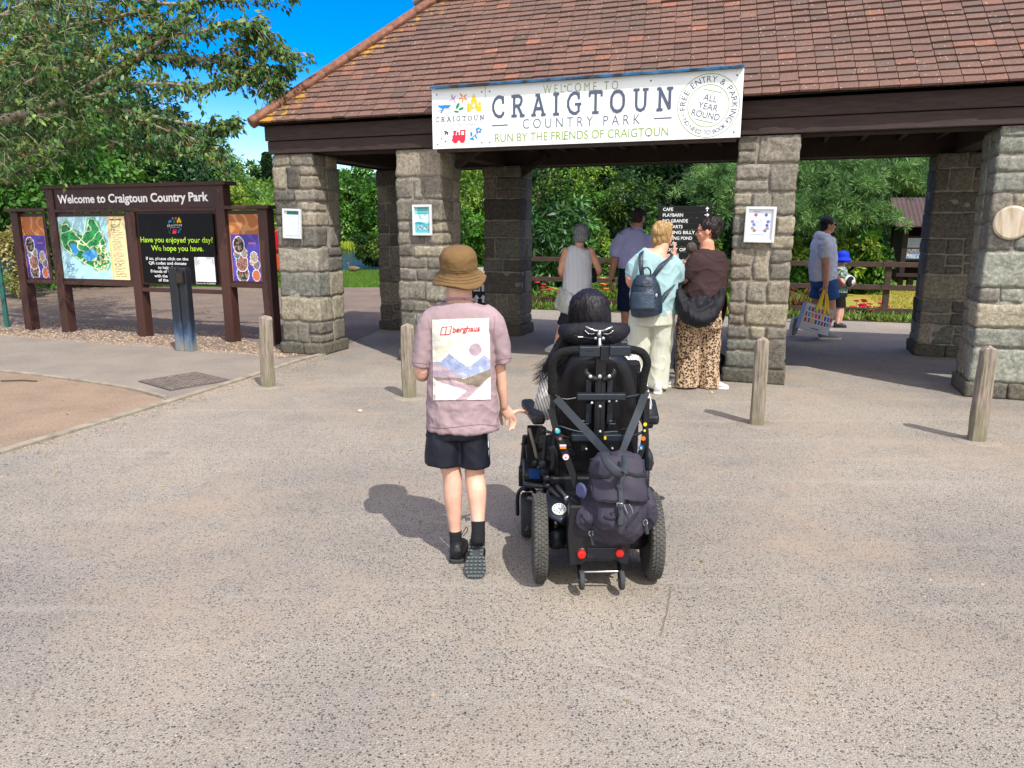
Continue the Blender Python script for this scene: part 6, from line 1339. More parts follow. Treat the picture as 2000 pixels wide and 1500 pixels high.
# ---------------------------------------------------------------- the blonde woman with the navy backpack
Y1 = 7.2
p1 = root('person', G(1268, 768), 'blonde woman in a pale blue top and off-white trousers raising a hand to her face', 'person', 'visitors at the park gate')
b = MB(); limb(b, [(1273, 612, Y1, 28, .7), (1274, 590, Y1, 36, .7), (1276, 540, Y1, 38, .62), (1280, 508, Y1, 36, .55), (1288, 494, Y1+.02, 16, .9), (1294, 480, Y1+.04, 13, 1)], side=(1, 0, 0))
h1, a1 = head(b, W(1296, 459, Y1+.06), .235, R(-62), R(4))
limb(b, [(1248, 508, Y1, 14), (1238, 528, Y1, 12), (1232, 548, Y1, 10), (1240, 560, Y1+.2, 8), (1250, 562, Y1+.32, 7)]); hand(b, W(1250, 562, Y1+.32), (.7, .6, .1), (-.2, .2, 1), .17, s=-1)
limb(b, [(1310, 510, Y1, 14), (1324, 528, Y1+.03, 12), (1327, 545, Y1+.1, 10.5), (1321, 522, Y1+.2, 9), (1316, 502, Y1+.2, 7)]); hand(b, W(1316, 503, Y1+.2), (.1, .05, 1), (.85, -.5, 0), .175, (.15, .2, .25, .35), .6, s=-1)
for x0_, x1_ in ((1250, 1242), (1293, 1284)): limb(b, [(x0_, 640, Y1, 21, .95), (x0_-2, 690, Y1, 14), (x1_, 735, Y1, 9), (x1_, 760, Y1, 8)])
blob('body', b, sk_b, p1, .006, 3); eyes(h1, a1, .235, p1)
hair(lambda q: (q.ball(h1(0, -.10, .14), (.40*.235, .45*.235, .45*.235), a1), q.ball(h1(0, -.20, -.12), (.35*.235, .32*.235, .36*.235), a1), q.ball(h1(0, .18, .36), (.30*.235, .22*.235, .16*.235), a1), q.ball(h1(.27, .0, .02), (.1*.235, .2*.235, .26*.235), a1), q.ball(h1(-.27, .0, .02), (.1*.235, .2*.235, .26*.235), a1)), hairmat('blonde_hair', ['#6a4f30', '#94764a', '#b8986a'], .5, .35), p1, .006, .014, (30, 30, 12))
m_aqua = cloth('pale_aqua_jersey', '#8fadb0'); b = MB()
limb(b, [(1283, 497, Y1, 22, .8), (1280, 504, Y1, 38, .6), (1279, 525, Y1, 47, .6), (1278, 555, Y1, 46, .68), (1275, 590, Y1, 44, .72), (1274, 614, Y1, 45, .74)], side=(1, 0, 0), cap=.1, n=26)
limb(b, [(1256, 508, Y1, 17, 1), (1240, 524, Y1, 18, 1), (1230, 545, Y1+.02, 12, 1.2)], cap=.15); limb(b, [(1304, 510, Y1, 18, 1), (1320, 526, Y1+.04, 17, 1), (1322, 546, Y1+.08, 14, 1.2)], cap=.2)
top1 = blob('top', b, m_aqua, p1, .009, 4, disp=folds(.015, 5.5, (1, 1, .7), 12))
m_mint = cloth('pale_sage_linen', '#b7b7a8', .06); b = MB(); limb(b, [(1273, 606, Y1, 43, .75), (1272, 632, Y1, 44, .8)], side=(1, 0, 0), cap=.1, n=24)
limb(b, [(1251, 628, Y1, 24, 1), (1247, 680, Y1, 21, 1), (1243, 755, Y1, 20, .9)], side=(1, 0, 0), cap=.05); limb(b, [(1293, 628, Y1, 25, 1), (1289, 690, Y1, 20.5, 1), (1283, 757, Y1-.02, 19, .9)], side=(1, 0, 0), cap=.05)
blob('trousers', b, m_mint, p1, .008, 3, disp=folds(.016, 5, (1.2, 1, .5), 21))
for x, y in ((1284, 770), (1241, 770)): shoe(p1, foot_at(x, y), (.25, 1, 0), .25, m_white_sh, m_sole_w)
# her backpack
bp_ = root('backpack', W(1262, 576, Y1-.15), 'navy leather-look backpack worn by the blonde woman', 'backpack')
m_navy = M('navy_leather', '#1c2a3a', .38, .15, 10, .35, 60, spec=.5); m_navy2 = M('navy_leather_grain', '#2d3d4e', .5, .15, 18, .4, 90, spec=.4); YB = Y1-.20
b = MB(); limb(b, [(1262, 541, YB, 19, 1.1), (1261, 552, YB, 26, .95), (1261, 575, YB, 30, .95), (1262, 600, YB, 31.5, 1.0), (1263, 612, YB, 30, .95)], side=(1, 0, 0), cap=.25, n=22); body_ = blob('bag', b, m_navy, bp_, .007, 3, disp=folds(.005, 9, (1, 1, 1), 31))
bb2 = bvh_of(body_)
def flapf(q):
    nx, ny = 16, 10; V = []
    for j in range(ny+1):
        for i in range(nx+1):
            x = 1234+44*i/nx; y = 571+33*j/ny-(1.5 if i in (0, nx) else 0); V.append(onto(bb2, x, y, .009, fall=W(x, y, YB-.13)))
    q.add(V, [(j*(nx+1)+i, j*(nx+1)+i+1, (j+1)*(nx+1)+i+1, (j+1)*(nx+1)+i) for j in range(ny) for i in range(nx)])
fl = one('front_flap', m_navy2, flapf, bp_, smooth=True); sol = fl.modifiers.new('s', 'SOLIDIFY'); sol.thickness = .008; sol.offset = 0
one('zip', M('dark_zip', '#0c1016', .4, metal=.3), lambda q: q.tube([onto(bb2, 1239+35*i/10, 557+math.sin(i*.3)*1.5, .002, fall=W(1260, 557, YB-.13)) for i in range(11)], .005, 6), bp_)
one('haul_loop', m_navy, lambda q: q.loft([W(1254, 540, YB), W(1255, 528, YB), W(1262.5, 522, YB), W(1270, 528, YB), W(1271, 540, YB)], [(.008, .014)]*5, n=8, sub=5), bp_, smooth=True)
for pts in ([(1255, 545, YB+.03), (1252, 520, YB+.03), (1252, 497, Y1-.12), (1256, 490, Y1-.02)], [(1272, 546, YB+.03), (1290, 520, YB+.03), (1308, 503, Y1-.12), (1312, 498, Y1-.02)], [(1290, 590, YB+.02), (1304, 570, Y1-.16), (1316, 556, Y1-.1)]):
    one('strap', m_navy, lambda q: q.loft([W(*p) for p in pts], [(.022, .005)]*len(pts), n=8, sub=5, side=(1, 0, .5)), bp_, smooth=True)
one('zip_pull', M('silver_metal', '#b9bcbe', .3, .05, 9, 0, metal=.8), lambda q: q.ball(W(1282, 577, YB-.14), (.012, .004, .016)), bp_)

# ---------------------------------------------------------------- the dark-haired woman with the leopard-print trousers
Y2 = 7.32
p2 = root('person', G(1362, 758), 'dark-haired woman in a maroon t-shirt and leopard-print trousers, hair tied up', 'person', 'visitors at the park gate')
b = MB(); limb(b, [(1366, 616, Y2, 27, .9), (1368, 596, Y2, 35, .9), (1372, 550, Y2, 36, .8), (1378, 505, Y2, 33, .7), (1381, 488, Y2, 16, .9), (1381, 472, Y2, 13, 1)], side=(1, .3, 0))
h2, a2 = head(b, W(1381, 452, Y2), .235, R(72), R(-2))
limb(b, [(1364, 506, Y2-.05, 16), (1352, 528, Y2-.06, 15), (1343, 546, Y2-.02, 12), (1330, 553, Y2+.1, 9), (1320, 551, Y2+.22, 7)]); hand(b, W(1320, 551, Y2+.22), (-.6, .6, .3), (-.3, -.6, .6), .17, s=1)
limb(b, [(1400, 506, Y2+.1, 15), (1405, 530, Y2+.2, 13), (1395, 550, Y2+.32, 10), (1370, 545, Y2+.42, 8), (1352, 535, Y2+.45, 7)]); hand(b, W(1352, 535, Y2+.45), (-1, 0, .2), (0, .6, .3), .17, s=1)
for x0_, x1_, yo in ((1345, 1340, .0), (1386, 1386, .05)): limb(b, [(x0_, 640, Y2+yo, 16), (x0_, 700, Y2+yo, 12), (x1_, 740, Y2+yo, 9), (x1_, 754, Y2+yo*.4, 8)])
blob('body', b, sk_a, p2, .006, 3); eyes(h2, a2, .235, p2)
k_ = .235
hair(lambda q: (q.ball(h2(0, -.10, .16), (.37*k_, .45*k_, .42*k_), a2), q.ball(h2(0, -.28, .0), (.28*k_, .26*k_, .32*k_), a2), q.ball(h2(0, -.36, .34), (.22*k_, .24*k_, .22*k_), a2), q.ball(h2(.1, -.42, .5), (.12*k_, .14*k_, .13*k_), a2), q.ball(h2(-.08, -.22, .52), (.12*k_, .14*k_, .1*k_), a2), q.ball(h2(0, -.52, .2), (.1*k_, .12*k_, .2*k_), a2)), hairmat('dark_brown_hair', ['#0f0b0c', '#1d1516', '#332627'], .55, .25), p2, .006, .012, (34, 34, 16))
def gl(q):
    for s_ in (-1, 1):
        q.tube([h2(s_*.14+.1*math.cos(a), .385+.01*abs(math.cos(a)), .04+.085*math.sin(a)) for a in [i*math.pi/8 for i in range(17)]], .003, 5); q.tube([h2(s_*.24, .37, .05), h2(s_*.345, .0, .06)], .003, 5)
one('glasses', M('dark_frame', '#3a1a20', .3), gl, p2)
m_maroon = cloth('maroon_cotton', '#362627', .1); b = MB()
limb(b, [(1381, 488, Y2, 18, .9), (1381, 496, Y2, 33, .7), (1382, 515, Y2, 40, .75), (1378, 548, Y2, 42, .85), (1371, 574, Y2, 43, .95), (1369, 588, Y2, 43, .95)], side=(1, .3, 0), cap=.1, n=26)
limb(b, [(1366, 505, Y2-.06, 18, 1), (1356, 522, Y2-.08, 19, 1), (1344, 541, Y2-.05, 16, 1.1)], cap=.15); limb(b, [(1400, 505, Y2+.08, 17, 1), (1408, 525, Y2+.14, 16, 1), (1408, 542, Y2+.2, 15, 1.1)], cap=.15)
blob('t_shirt', b, m_maroon, p2, .009, 4, disp=folds(.013, 6, (1, 1, .8), 41))
m_leo, t, bb = nodes('leopard_print'); tc = nn(t, 'ShaderNodeTexCoord'); nz = nn(t, 'ShaderNodeTexNoise', i_Scale=30., i_Detail=2.0); lk(t, tc.outputs['Object'], nz.inputs['Vector']); wv = mixc(t, .025, tc.outputs['Object'], nz.outputs['Color'], 'ADD')
v = nn(t, 'ShaderNodeTexVoronoi', i_Scale=46.); lk(t, wv, v.inputs['Vector']); n2 = nn(t, 'ShaderNodeTexNoise', i_Scale=70., i_Detail=1.0); lk(t, tc.outputs['Object'], n2.inputs['Vector'])
ring_ = ramp(t, v.outputs['Distance'], [(.20, (0, 0, 0)), (.27, (1, 1, 1)), (.46, (1, 1, 1)), (.53, (0, 0, 0))]); gap_ = ramp(t, n2.outputs[0], [(.36, (0, 0, 0)), (.42, (1, 1, 1))])
base_ = ramp(t, v.outputs['Distance'], [(.2, lin('#7a583c')), (.5, lin('#b59c80'))]); lk(t, mixc(t, mixc(t, 1., ring_, gap_, 'MULTIPLY'), base_, lin('#1f1512')), bb.inputs['Base Color']); bb.inputs['Roughness'].default_value = .8; bb.inputs['Specular IOR Level'].default_value = .2
b = MB(); limb(b, [(1367, 580, Y2, 41, .95), (1366, 640, Y2, 43, .95)], side=(1, .3, 0), cap=.1, n=24)
limb(b, [(1347, 632, Y2, 26, 1), (1343, 690, Y2, 24, .95), (1340, 754, Y2, 23.5, .9)], side=(1, 0, 0), cap=.05); limb(b, [(1386, 632, Y2+.04, 24, 1), (1386, 690, Y2+.04, 21, .95), (1386, 757, Y2, 20.5, .9)], side=(1, 0, 0), cap=.05)
blob('trousers', b, m_leo, p2, .009, 3, disp=folds(.014, 5, (1.3, 1, .4), 51))
shoe(p2, foot_at(1341, 757), (-1, .3, 0), .25, m_white_sh, m_sole_w); shoe(p2, foot_at(1376, 757), (1, -.35, 0), .23, m_white_sh, m_sole_w)
sb = root('shoulder_bag', W(1365, 600, Y2-.3), 'large slouchy black sling bag hanging from the shoulder of the leopard-trousered woman', 'bag')
m_bagb = M('black_nylon', '#12131a', .65, .15, 7, .3, 60, spec=.25); b = MB(); YS = Y2-.27
limb(b, [(1326, 566, YS+.1, 5, 1.5), (1330, 585, YS+.06, 13, .9), (1342, 610, YS, 24, .7), (1362, 622, YS-.03, 28, .6), (1384, 612, YS, 25, .7), (1400, 588, YS+.08, 15, .8), (1409, 562, YS+.18, 6, 1.2)], side=(0, 1, 0), n=20, cap=.3)
limb(b, [(1345, 600, YS, 22, .5), (1363, 606, YS-.02, 30, .45), (1385, 598, YS+.02, 24, .5)], side=(0, 0, 1), n=16)
fo3 = folds(.015, 6, (1.8, 1, .55), 61); bag = blob('bag', b, m_bagb, sb, .009, 3, disp=fo3)
one('strap', m_bagb, lambda q: q.loft([W(*p) for p in ((1408, 566, YS+.18), (1414, 540, YS+.24), (1412, 512, YS+.24), (1402, 494, YS+.28), (1390, 488, Y2+.05))], [(.018, .006)]*5, n=8, sub=5), sb, smooth=True)
one('strap', m_bagb, lambda q: q.loft([W(*p) for p in ((1327, 570, YS+.1), (1330, 552, YS+.2), (1345, 520, Y2+.2), (1368, 498, Y2+.1))], [(.018, .006)]*4, n=8, sub=5), sb, smooth=True)
# baby held against her far shoulder
p3 = root('person', W(1351, 540, Y2+.4), 'baby with a fuzzy dark head, held against the maroon t-shirt', 'person', 'visitors at the park gate')
b = MB(); h3, a3 = head(b, W(1351, 489, Y2+.33), .15, R(-40)); YC = Y2+.36
limb(b, [(1352, 530, YC, 13, .9), (1352, 510, YC, 14, .9), (1352, 500, YC, 8, 1)], side=(1, 0, 0)); limb(b, [(1346, 528, YC, 8), (1338, 536, YC+.1, 6), (1340, 548, YC+.1, 4)]); limb(b, [(1358, 528, YC, 8), (1364, 538, YC+.1, 6), (1362, 550, YC+.1, 4)]); limb(b, [(1343, 508, YC, 5), (1337, 516, YC-.02, 4), (1342, 520, YC-.06, 3)]); limb(b, [(1361, 508, YC, 5), (1368, 516, YC, 4), (1372, 522, YC, 3)])
blob('body', b, sk_a, p3, .006, 3); eyes(h3, a3, .15, p3)
hair(lambda q: q.ball(h3(0, -.06, .14), (.37*.15, .44*.15, .42*.15), a3), hairmat('fuzzy_grey_brown', ['#2a2422', '#4a423e', '#6a625c'], .8, .2), p3, .005, .004, (60, 60, 60))
b = MB(); limb(b, [(1352, 534, YC, 14.5, .95), (1352, 512, YC, 15.5, .95), (1352, 503, YC, 10, 1)], side=(1, 0, 0)); blob('romper', b, cloth('grey_jersey', '#8a8d92'), p3, .008, 3)

# ---------------------------------------------------------------- grey-haired woman in the striped top
Y3 = 9.6
p4 = root('person', G(1112, 684), 'grey-haired woman in a sleeveless striped top, seen from behind near the fence', 'person', 'visitors at the park gate')
b = MB(); limb(b, [(1128, 592, Y3, 18, .8), (1128, 565, Y3, 22, .75), (1129, 520, Y3, 22, .65), (1130, 490, Y3, 22, .6), (1131, 481, Y3, 10, .9), (1133, 470, Y3, 8.5, 1)], side=(1, 0, 0))
h4, a4 = head(b, W(1135, 457, Y3+.02), .235, R(-18), R(-10))
limb(b, [(1152, 489, Y3, 8.5), (1160, 505, Y3, 7.5), (1169, 525, Y3, 6.5), (1168, 534, Y3+.08, 5.5), (1158, 538, Y3+.25, 4.5)]); hand(b, W(1158, 538, Y3+.25), (-.5, .8, 0), (.3, 0, 1), .165, (.7, .8, .8, .9), s=1)
limb(b, [(1107, 489, Y3, 8.5), (1100, 508, Y3, 7), (1096, 530, Y3, 6.5), (1100, 538, Y3+.1, 5.5), (1108, 540, Y3+.25, 4.5)]); hand(b, W(1108, 540, Y3+.25), (.5, .8, 0), (-.3, 0, 1), .165, (.7, .8, .8, .9), s=-1)
limb(b, [(1116, 605, Y3, 13), (1102, 632, Y3, 10), (1094, 650, Y3, 8), (1086, 674, Y3, 5.2), (1083, 682, Y3, 5)]); limb(b, [(1140, 605, Y3, 13), (1142, 640, Y3+.1, 9.5), (1143, 660, Y3+.1, 7.5), (1144, 680, Y3+.1, 5)])
blob('body', b, sk_b, p4, .007, 3); eyes(h4, a4, .235, p4)
hair(lambda q: (q.ball(h4(0, -.06, .12), (.42*k_, .47*k_, .46*k_), a4), q.ball(h4(0, -.14, -.2), (.42*k_, .36*k_, .34*k_), a4)), hairmat('grey_bob_hair', ['#4a4d50', '#76797c', '#9a9c9e'], .5, .35), p4, .007, .006, (50, 50, 7))
b = MB(); limb(b, [(1131, 483, Y3, 12, .9), (1130, 488, Y3, 24, .62), (1129, 510, Y3, 26.5, .72), (1128, 550, Y3, 28.5, .85), (1127, 580, Y3, 31, .9), (1126, 594, Y3, 31, .9)], side=(1, 0, 0), cap=.1, n=24)
blob('striped_top', b, stripes('blue_white_stripe', (1, 0, 0), 62, ['#7d899e', '#d8dade'], .22, .05), p4, .009, 3, disp=folds(.010, 5, (1, 1, .6), 71))
b = MB(); limb(b, [(1122, 575, Y3+.02, 31, .9), (1112, 596, Y3+.02, 28, .85), (1106, 610, Y3+.02, 24, .8)], side=(1, 0, 0), cap=.1); blob('lace_skirt', b, cloth('grey_lace', '#b3b6b2', .25, bump=.8, bscale=60), p4, .010, 2, disp=folds(.02, 7, (1.5, 1, .4), 75))
b = MB(); limb(b, [(1118, 600, Y3, 17, .95), (1106, 622, Y3, 14.5, 1), (1100, 636, Y3, 13.5, 1)], cap=.1); limb(b, [(1138, 600, Y3, 17, .95), (1141, 632, Y3+.08, 14, 1)], cap=.1); blob('shorts', b, cloth('charcoal_cloth', '#24262e'), p4, .010, 3, disp=folds(.008, 8, (1, 1, 1), 77))
for x, y, d in ((1086, 690, (-.5, .9, 0)), (1144, 686, (.1, 1, 0))): shoe(p4, foot_at(x, y), d, .24, m_white_sh, m_sole_w)
one('waist_pouch', m_bagb, lambda q: q.loft([W(1157, 526, Y3+.05), W(1157, 548, Y3+.05)], [(.05, .04), (.06, .05)], n=12, cap=.6), p4, smooth=True)
# ---------------------------------------------------------------- man in the lilac polo shirt
Y4 = 10.5
p5 = root('person', G(1232, 668), 'man in a lilac polo shirt and navy shorts, walking away towards the direction board', 'person', 'visitors at the park gate')
b = MB(); limb(b, [(1240, 546, Y4, 20, .75), (1240, 520, Y4, 26, .72), (1240, 480, Y4, 27, .62), (1241, 456, Y4, 26, .55), (1244, 447, Y4, 11, .95), (1246, 438, Y4, 9.5, 1)], side=(1, 0, 0))
h5, a5 = head(b, W(1248, 424, Y4+.02), .245, R(-38))
limb(b, [(1212, 464, Y4, 9.5), (1205, 486, Y4, 8.5), (1200, 510, Y4, 7.2), (1195, 535, Y4, 6.2), (1194, 552, Y4, 4.8)]); hand(b, W(1194, 552, Y4), (.1, .1, -1), (-.9, -.4, 0), .185, (.4, .45, .5, .55), s=1)
limb(b, [(1268, 464, Y4, 9.5), (1276, 486, Y4, 8.5), (1280, 510, Y4+.05, 7.2), (1280, 535, Y4+.1, 6), (1280, 550, Y4+.12, 4.8)]); hand(b, W(1280, 550, Y4+.12), (0, .2, -1), (.9, -.4, 0), .185, s=-1)
limb(b, [(1227, 575, Y4, 14), (1222, 605, Y4, 10), (1222, 625, Y4, 8.5), (1219, 655, Y4, 5.2), (1219, 664, Y4, 5)]); limb(b, [(1253, 575, Y4, 14), (1254, 605, Y4+.15, 10), (1254, 625, Y4+.15, 8.5), (1254, 655, Y4+.12, 5.2), (1254, 662, Y4+.12, 5)])
blob('body', b, sk_a, p5, .007, 3); eyes(h5, a5, .245, p5)
hair(lambda q: (q.ball(h5(0, -.06, .14), (.36*.245, .43*.245, .39*.245), a5), q.ball(h5(0, -.2, -.1), (.31*.245, .24*.245, .26*.245), a5)), hairmat('cropped_dark_hair', ['#231d1c', '#352d2b', '#4a403c'], .7, .2), p5, .006, .002, (90, 90, 90))
m_sung = M('sunglass', '#0c0c0e', .15, .05, 5, 0, spec=.6)
def shades(h_, q):
    for s_ in (-1, 1): q.ball(h_(s_*.15, .375, .04), (.028, .012, .02)); q.tube([h_(s_*.26, .33, .055), h_(s_*.35, .0, .05)], .003, 5)
    q.tube([h_(-.08, .4, .05), h_(.08, .4, .05)], .003, 5)
one('sunglasses', m_sung, lambda q: shades(h5, q), p5)
m_lilac = cloth('lilac_pique', '#b6b8e6'); b = MB(); limb(b, [(1243, 449, Y4, 14, .95), (1241, 456, Y4, 28, .58), (1240, 475, Y4, 33, .64), (1240, 500, Y4, 32, .72), (1239, 523, Y4, 32, .76)], side=(1, 0, 0), cap=.1, n=24)
limb(b, [(1216, 461, Y4, 12, 1), (1207, 480, Y4, 13, 1.1), (1202, 500, Y4, 11.5, 1.2)], cap=.15); limb(b, [(1264, 461, Y4, 12, 1), (1274, 480, Y4, 13, 1.1), (1279, 500, Y4+.03, 11.5, 1.2)], cap=.15)
blob('polo_shirt', b, m_lilac, p5, .010, 3, disp=folds(.015, 5, (1, 1, .7), 81))
one('collar', cloth('lilac_rib', '#b0b4da'), lambda q: q.loft([W(1243, 452, Y4), W(1244, 444, Y4)], [(.10, .085), (.085, .08)], n=18, sub=2, cap=.1), p5, smooth=True)
b = MB(); limb(b, [(1240, 518, Y4, 30, .74), (1240, 550, Y4, 32, .78)], side=(1, 0, 0), cap=.1, n=22); limb(b, [(1226, 545, Y4, 19, .95), (1223, 606, Y4, 18, .95)], side=(1, 0, 0), cap=.05); limb(b, [(1254, 545, Y4, 19, .95), (1255, 606, Y4+.05, 18, .95)], side=(1, 0, 0), cap=.05)
blob('shorts', b, cloth('navy_twill', '#18223f'), p5, .010, 3, disp=folds(.008, 5, (1, 1, .5), 85))
for (x, y) in ((1219, 648), (1254, 646)): one('sock', M('white_sock', '#c9c9d2', .9), lambda q: limb(q, [(x, y, Y4 if x < 1240 else Y4+.12, 6.3), (x, y+16, Y4 if x < 1240 else Y4+.12, 6.3)], cap=.1), p5, smooth=True)
for x, y in ((1219, 670), (1254, 666)): shoe(p5, foot_at(x, y), (.2, 1, 0), .28, m_white_sh, m_sole_w)
one('wrist_watch', m_blk, lambda q: q.loft([W(1195.5, 545, Y4), W(1195, 549, Y4)], [.038, .038], n=14, sub=1, cap=.2), p5, smooth=True)
# ---------------------------------------------------------------- man walking past with the tote bag
Y5 = 10.9
p6 = root('person', G(1600, 660), 'man in a white t-shirt and blue shorts striding past beyond the gatehouse in sunglasses', 'person', 'visitors at the park gate')
b = MB(); sdy = (0, 1, 0); limb(b, [(1610, 552, Y5, 16, 1.05), (1608, 536, Y5, 22, 1.1), (1608, 505, Y5, 21, 1.2), (1609, 472, Y5, 18, 1.25), (1612, 460, Y5, 10, 1), (1614, 452, Y5, 9, 1)], side=(1, 0, 0))
h6, a6 = head(b, W(1617, 440, Y5), .24, R(-92))
limb(b, [(1610, 476, Y5-.17, 9), (1612, 500, Y5-.21, 8), (1613, 526, Y5-.22, 7), (1613, 548, Y5-.23, 5.5), (1612, 560, Y5-.23, 4.8)]); hand(b, W(1612, 559, Y5-.23), (0, 0, -1), (-.3, -1, 0), .185, (1.0, 1.1, 1.1, 1.2), .8, s=1)
limb(b, [(1612, 476, Y5+.2, 9), (1618, 502, Y5+.22, 8), (1626, 526, Y5+.22, 6.5), (1636, 545, Y5+.2, 5)]); hand(b, W(1636, 545, Y5+.2), (.6, 0, -.8), (.6, .6, .3), .185, s=-1)
limb(b, [(1615, 570, Y5-.08, 15), (1622, 604, Y5-.08, 10), (1618, 624, Y5-.08, 8.5), (1610, 648, Y5-.08, 5.2), (1609, 654, Y5-.08, 5)]); limb(b, [(1605, 570, Y5+.1, 15), (1592, 604, Y5+.1, 10), (1574, 614, Y5+.1, 8.5), (1556, 626, Y5+.1, 5), (1551, 630, Y5+.1, 5)])
blob('body', b, sk_b, p6, .007, 3); eyes(h6, a6, .24, p6)
hair(lambda q: (q.ball(h6(0, -.07, .15), (.37*.24, .43*.24, .41*.24), a6), q.ball(h6(0, -.24, -.08), (.32*.24, .22*.24, .28*.24), a6)), hairmat('black_short_hair', ['#0e0c0d', '#1a1617', '#262021'], .5, .3), p6, .006, .003, (60, 60, 60)); one('sunglasses', m_sung, lambda q: shades(h6, q), p6)
m_wt = cloth('white_cotton', '#d8dcec', .05); b = MB(); limb(b, [(1612, 457, Y5, 12, 1), (1609, 464, Y5, 19, 1.2), (1608, 490, Y5, 24.5, 1.1), (1607, 520, Y5, 25.5, 1.05), (1607, 546, Y5, 24.5, 1.05)], side=(1, 0, 0), cap=.1, n=24)
limb(b, [(1610, 470, Y5-.15, 12, 1), (1612, 485, Y5-.2, 12.5, 1), (1612, 503, Y5-.21, 11, 1)], cap=.1); limb(b, [(1612, 470, Y5+.18, 12, 1), (1616, 490, Y5+.22, 12, 1), (1620, 503, Y5+.22, 11, 1)], cap=.1)
blob('t_shirt', b, m_wt, p6, .010, 3, disp=folds(.016, 5, (1, 1, .8), 91))
b = MB(); limb(b, [(1609, 540, Y5, 24, 1.0), (1610, 556, Y5, 25, 1.0)], side=(1, 0, 0), cap=.1, n=22); limb(b, [(1614, 552, Y5-.08, 19, .9), (1622, 584, Y5-.08, 17, 1)], cap=.05); limb(b, [(1605, 552, Y5+.1, 18, .9), (1596, 583, Y5+.1, 16, 1)], cap=.05)
blob('shorts', b, cloth('blue_denim', '#34568f'), p6, .010, 3, disp=folds(.008, 6, (1, 1, .7), 95))
sh = shoe(p6, foot_at(1600, 662), (1, -.08, 0), .30, M('grey_trainer', '#8f8f92', .6, .15, 9, .15, 60), m_sole_w)
q0 = W(1546, 652, Y5+.1); q1 = W(1553, 622, Y5+.1); b = MB(); b.loft([q0+Vector((.02, 0, .0)), q0.lerp(q1, .4)+Vector((.03, 0, 0)), q1+Vector((.02, 0, .0))], [(.05, .035), (.06, .05), (.05, .045)], side=(0, 1, 0), n=14); b.loft([q1+Vector((.03, 0, -.03)), W(1557, 625, Y5+.1)], [(.05, .05), (.045, .045)], n=12)
sh = blob('shoe', b, MATS['grey_trainer'], p6, .008, 2); one('sole', m_sole_w, lambda z: z.loft([q0+Vector((-.015, 0, -.02)), q0.lerp(q1, .5)+Vector((-.035, 0, 0)), q1+Vector((-.03, 0, .01))], [(.045, .016), (.048, .016), (.04, .016)], side=(0, 1, 0), n=12), sh, smooth=True)
tb_ = root('tote_bag', W(1597, 625, Y5-.3), 'white tote bag with bright little patches and yellow handles, carried by the striding man', 'bag')
TQ = [(1577, 590), (1631, 607), (1616.5, 656), (1560, 642)]; YT = Y5-.33
def tpt(u, v, d=0): x = (TQ[3][0]*(1-u)+TQ[2][0]*u)*(1-v)+(TQ[0][0]*(1-u)+TQ[1][0]*u)*v; y = (TQ[3][1]*(1-u)+TQ[2][1]*u)*(1-v)+(TQ[0][1]*(1-u)+TQ[1][1]*u)*v; return W(x, y, YT)+Vector((0, d-.05*math.sin(math.pi*u)*math.sin(math.pi*min(v+.15, 1)), 0))
def tf(u, v):
    k = (v-.30)/.62*3
    if 0 < k < 3 and u > .05:
        i = int(k); f = k-i; g = (u-.04)*9+i*.3; j = int(g); h_ = g-j
        if .06 < f < .82 and .16 < h_ < .84 and j < 9: return ['#c8323a', '#e0a02a', '#2f6fb0', '#5a2a4a', '#d8702a', '#8a3a6a', '#3a3f8a', '#b02a5a', '#2a8ab0'][(j*5+i*3) % 9]
    if .12 < v < .15 and .35 < u < .62: return '#3a3f46'
    return '#bcc2cc'
picture('front_panel', lambda u, v: tpt(u, v), 110, 60, tf, tb_)
def tbody(q):
    n = 12
    V = [tpt(i/n, j/n, .012) for j in range(n+1) for i in range(n+1)]+[tpt(i/n, j/n, 0)+Vector((0, .14+.10*math.sin(math.pi*i/n)*math.sin(math.pi*min(j/n+.15, 1)), 0)) for j in range(n+1) for i in range(n+1)]; m_ = (n+1)**2; id_ = lambda i, j, k: k*m_+j*(n+1)+i
    q.add(V, [(id_(i, j, k), id_(i+1, j, k), id_(i+1, j+1, k), id_(i, j+1, k)) for k in (0, 1) for j in range(n) for i in range(n)]+[(id_(i, 0, 0), id_(i+1, 0, 0), id_(i+1, 0, 1), id_(i, 0, 1)) for i in range(n)]+[(id_(i, j, 0), id_(i, j+1, 0), id_(i, j+1, 1), id_(i, j, 1)) for i in (0, n) for j in range(n)])
one('bag_body', M('white_bag', '#bcc2cc', .5, .06, 6, .2, 20), tbody, tb_, smooth=True)
for (pa_, pb_, dy_) in (((1594, 608), (1604, 612), 0), ((1601, 605), (1611.5, 611), .02)):
    one('handle', M('yellow_webbing', '#d6b818', .7, .08, 6, .2, 80), lambda z: (z.loft([W(*pa_, YT-.07+dy_), W((pa_[0]+1609)/2, 588, Y5-.29), W(1609, 568, Y5-.25)], [(.018, .004)]*3, n=8, sub=4), z.loft([W(pb_[0]+6, pb_[1]+2, YT-.07+dy_), W((pb_[0]+1616)/2+3, 590, Y5-.27), W(1613, 568, Y5-.22)], [(.018, .004)]*3, n=8, sub=4)), tb_, smooth=True)
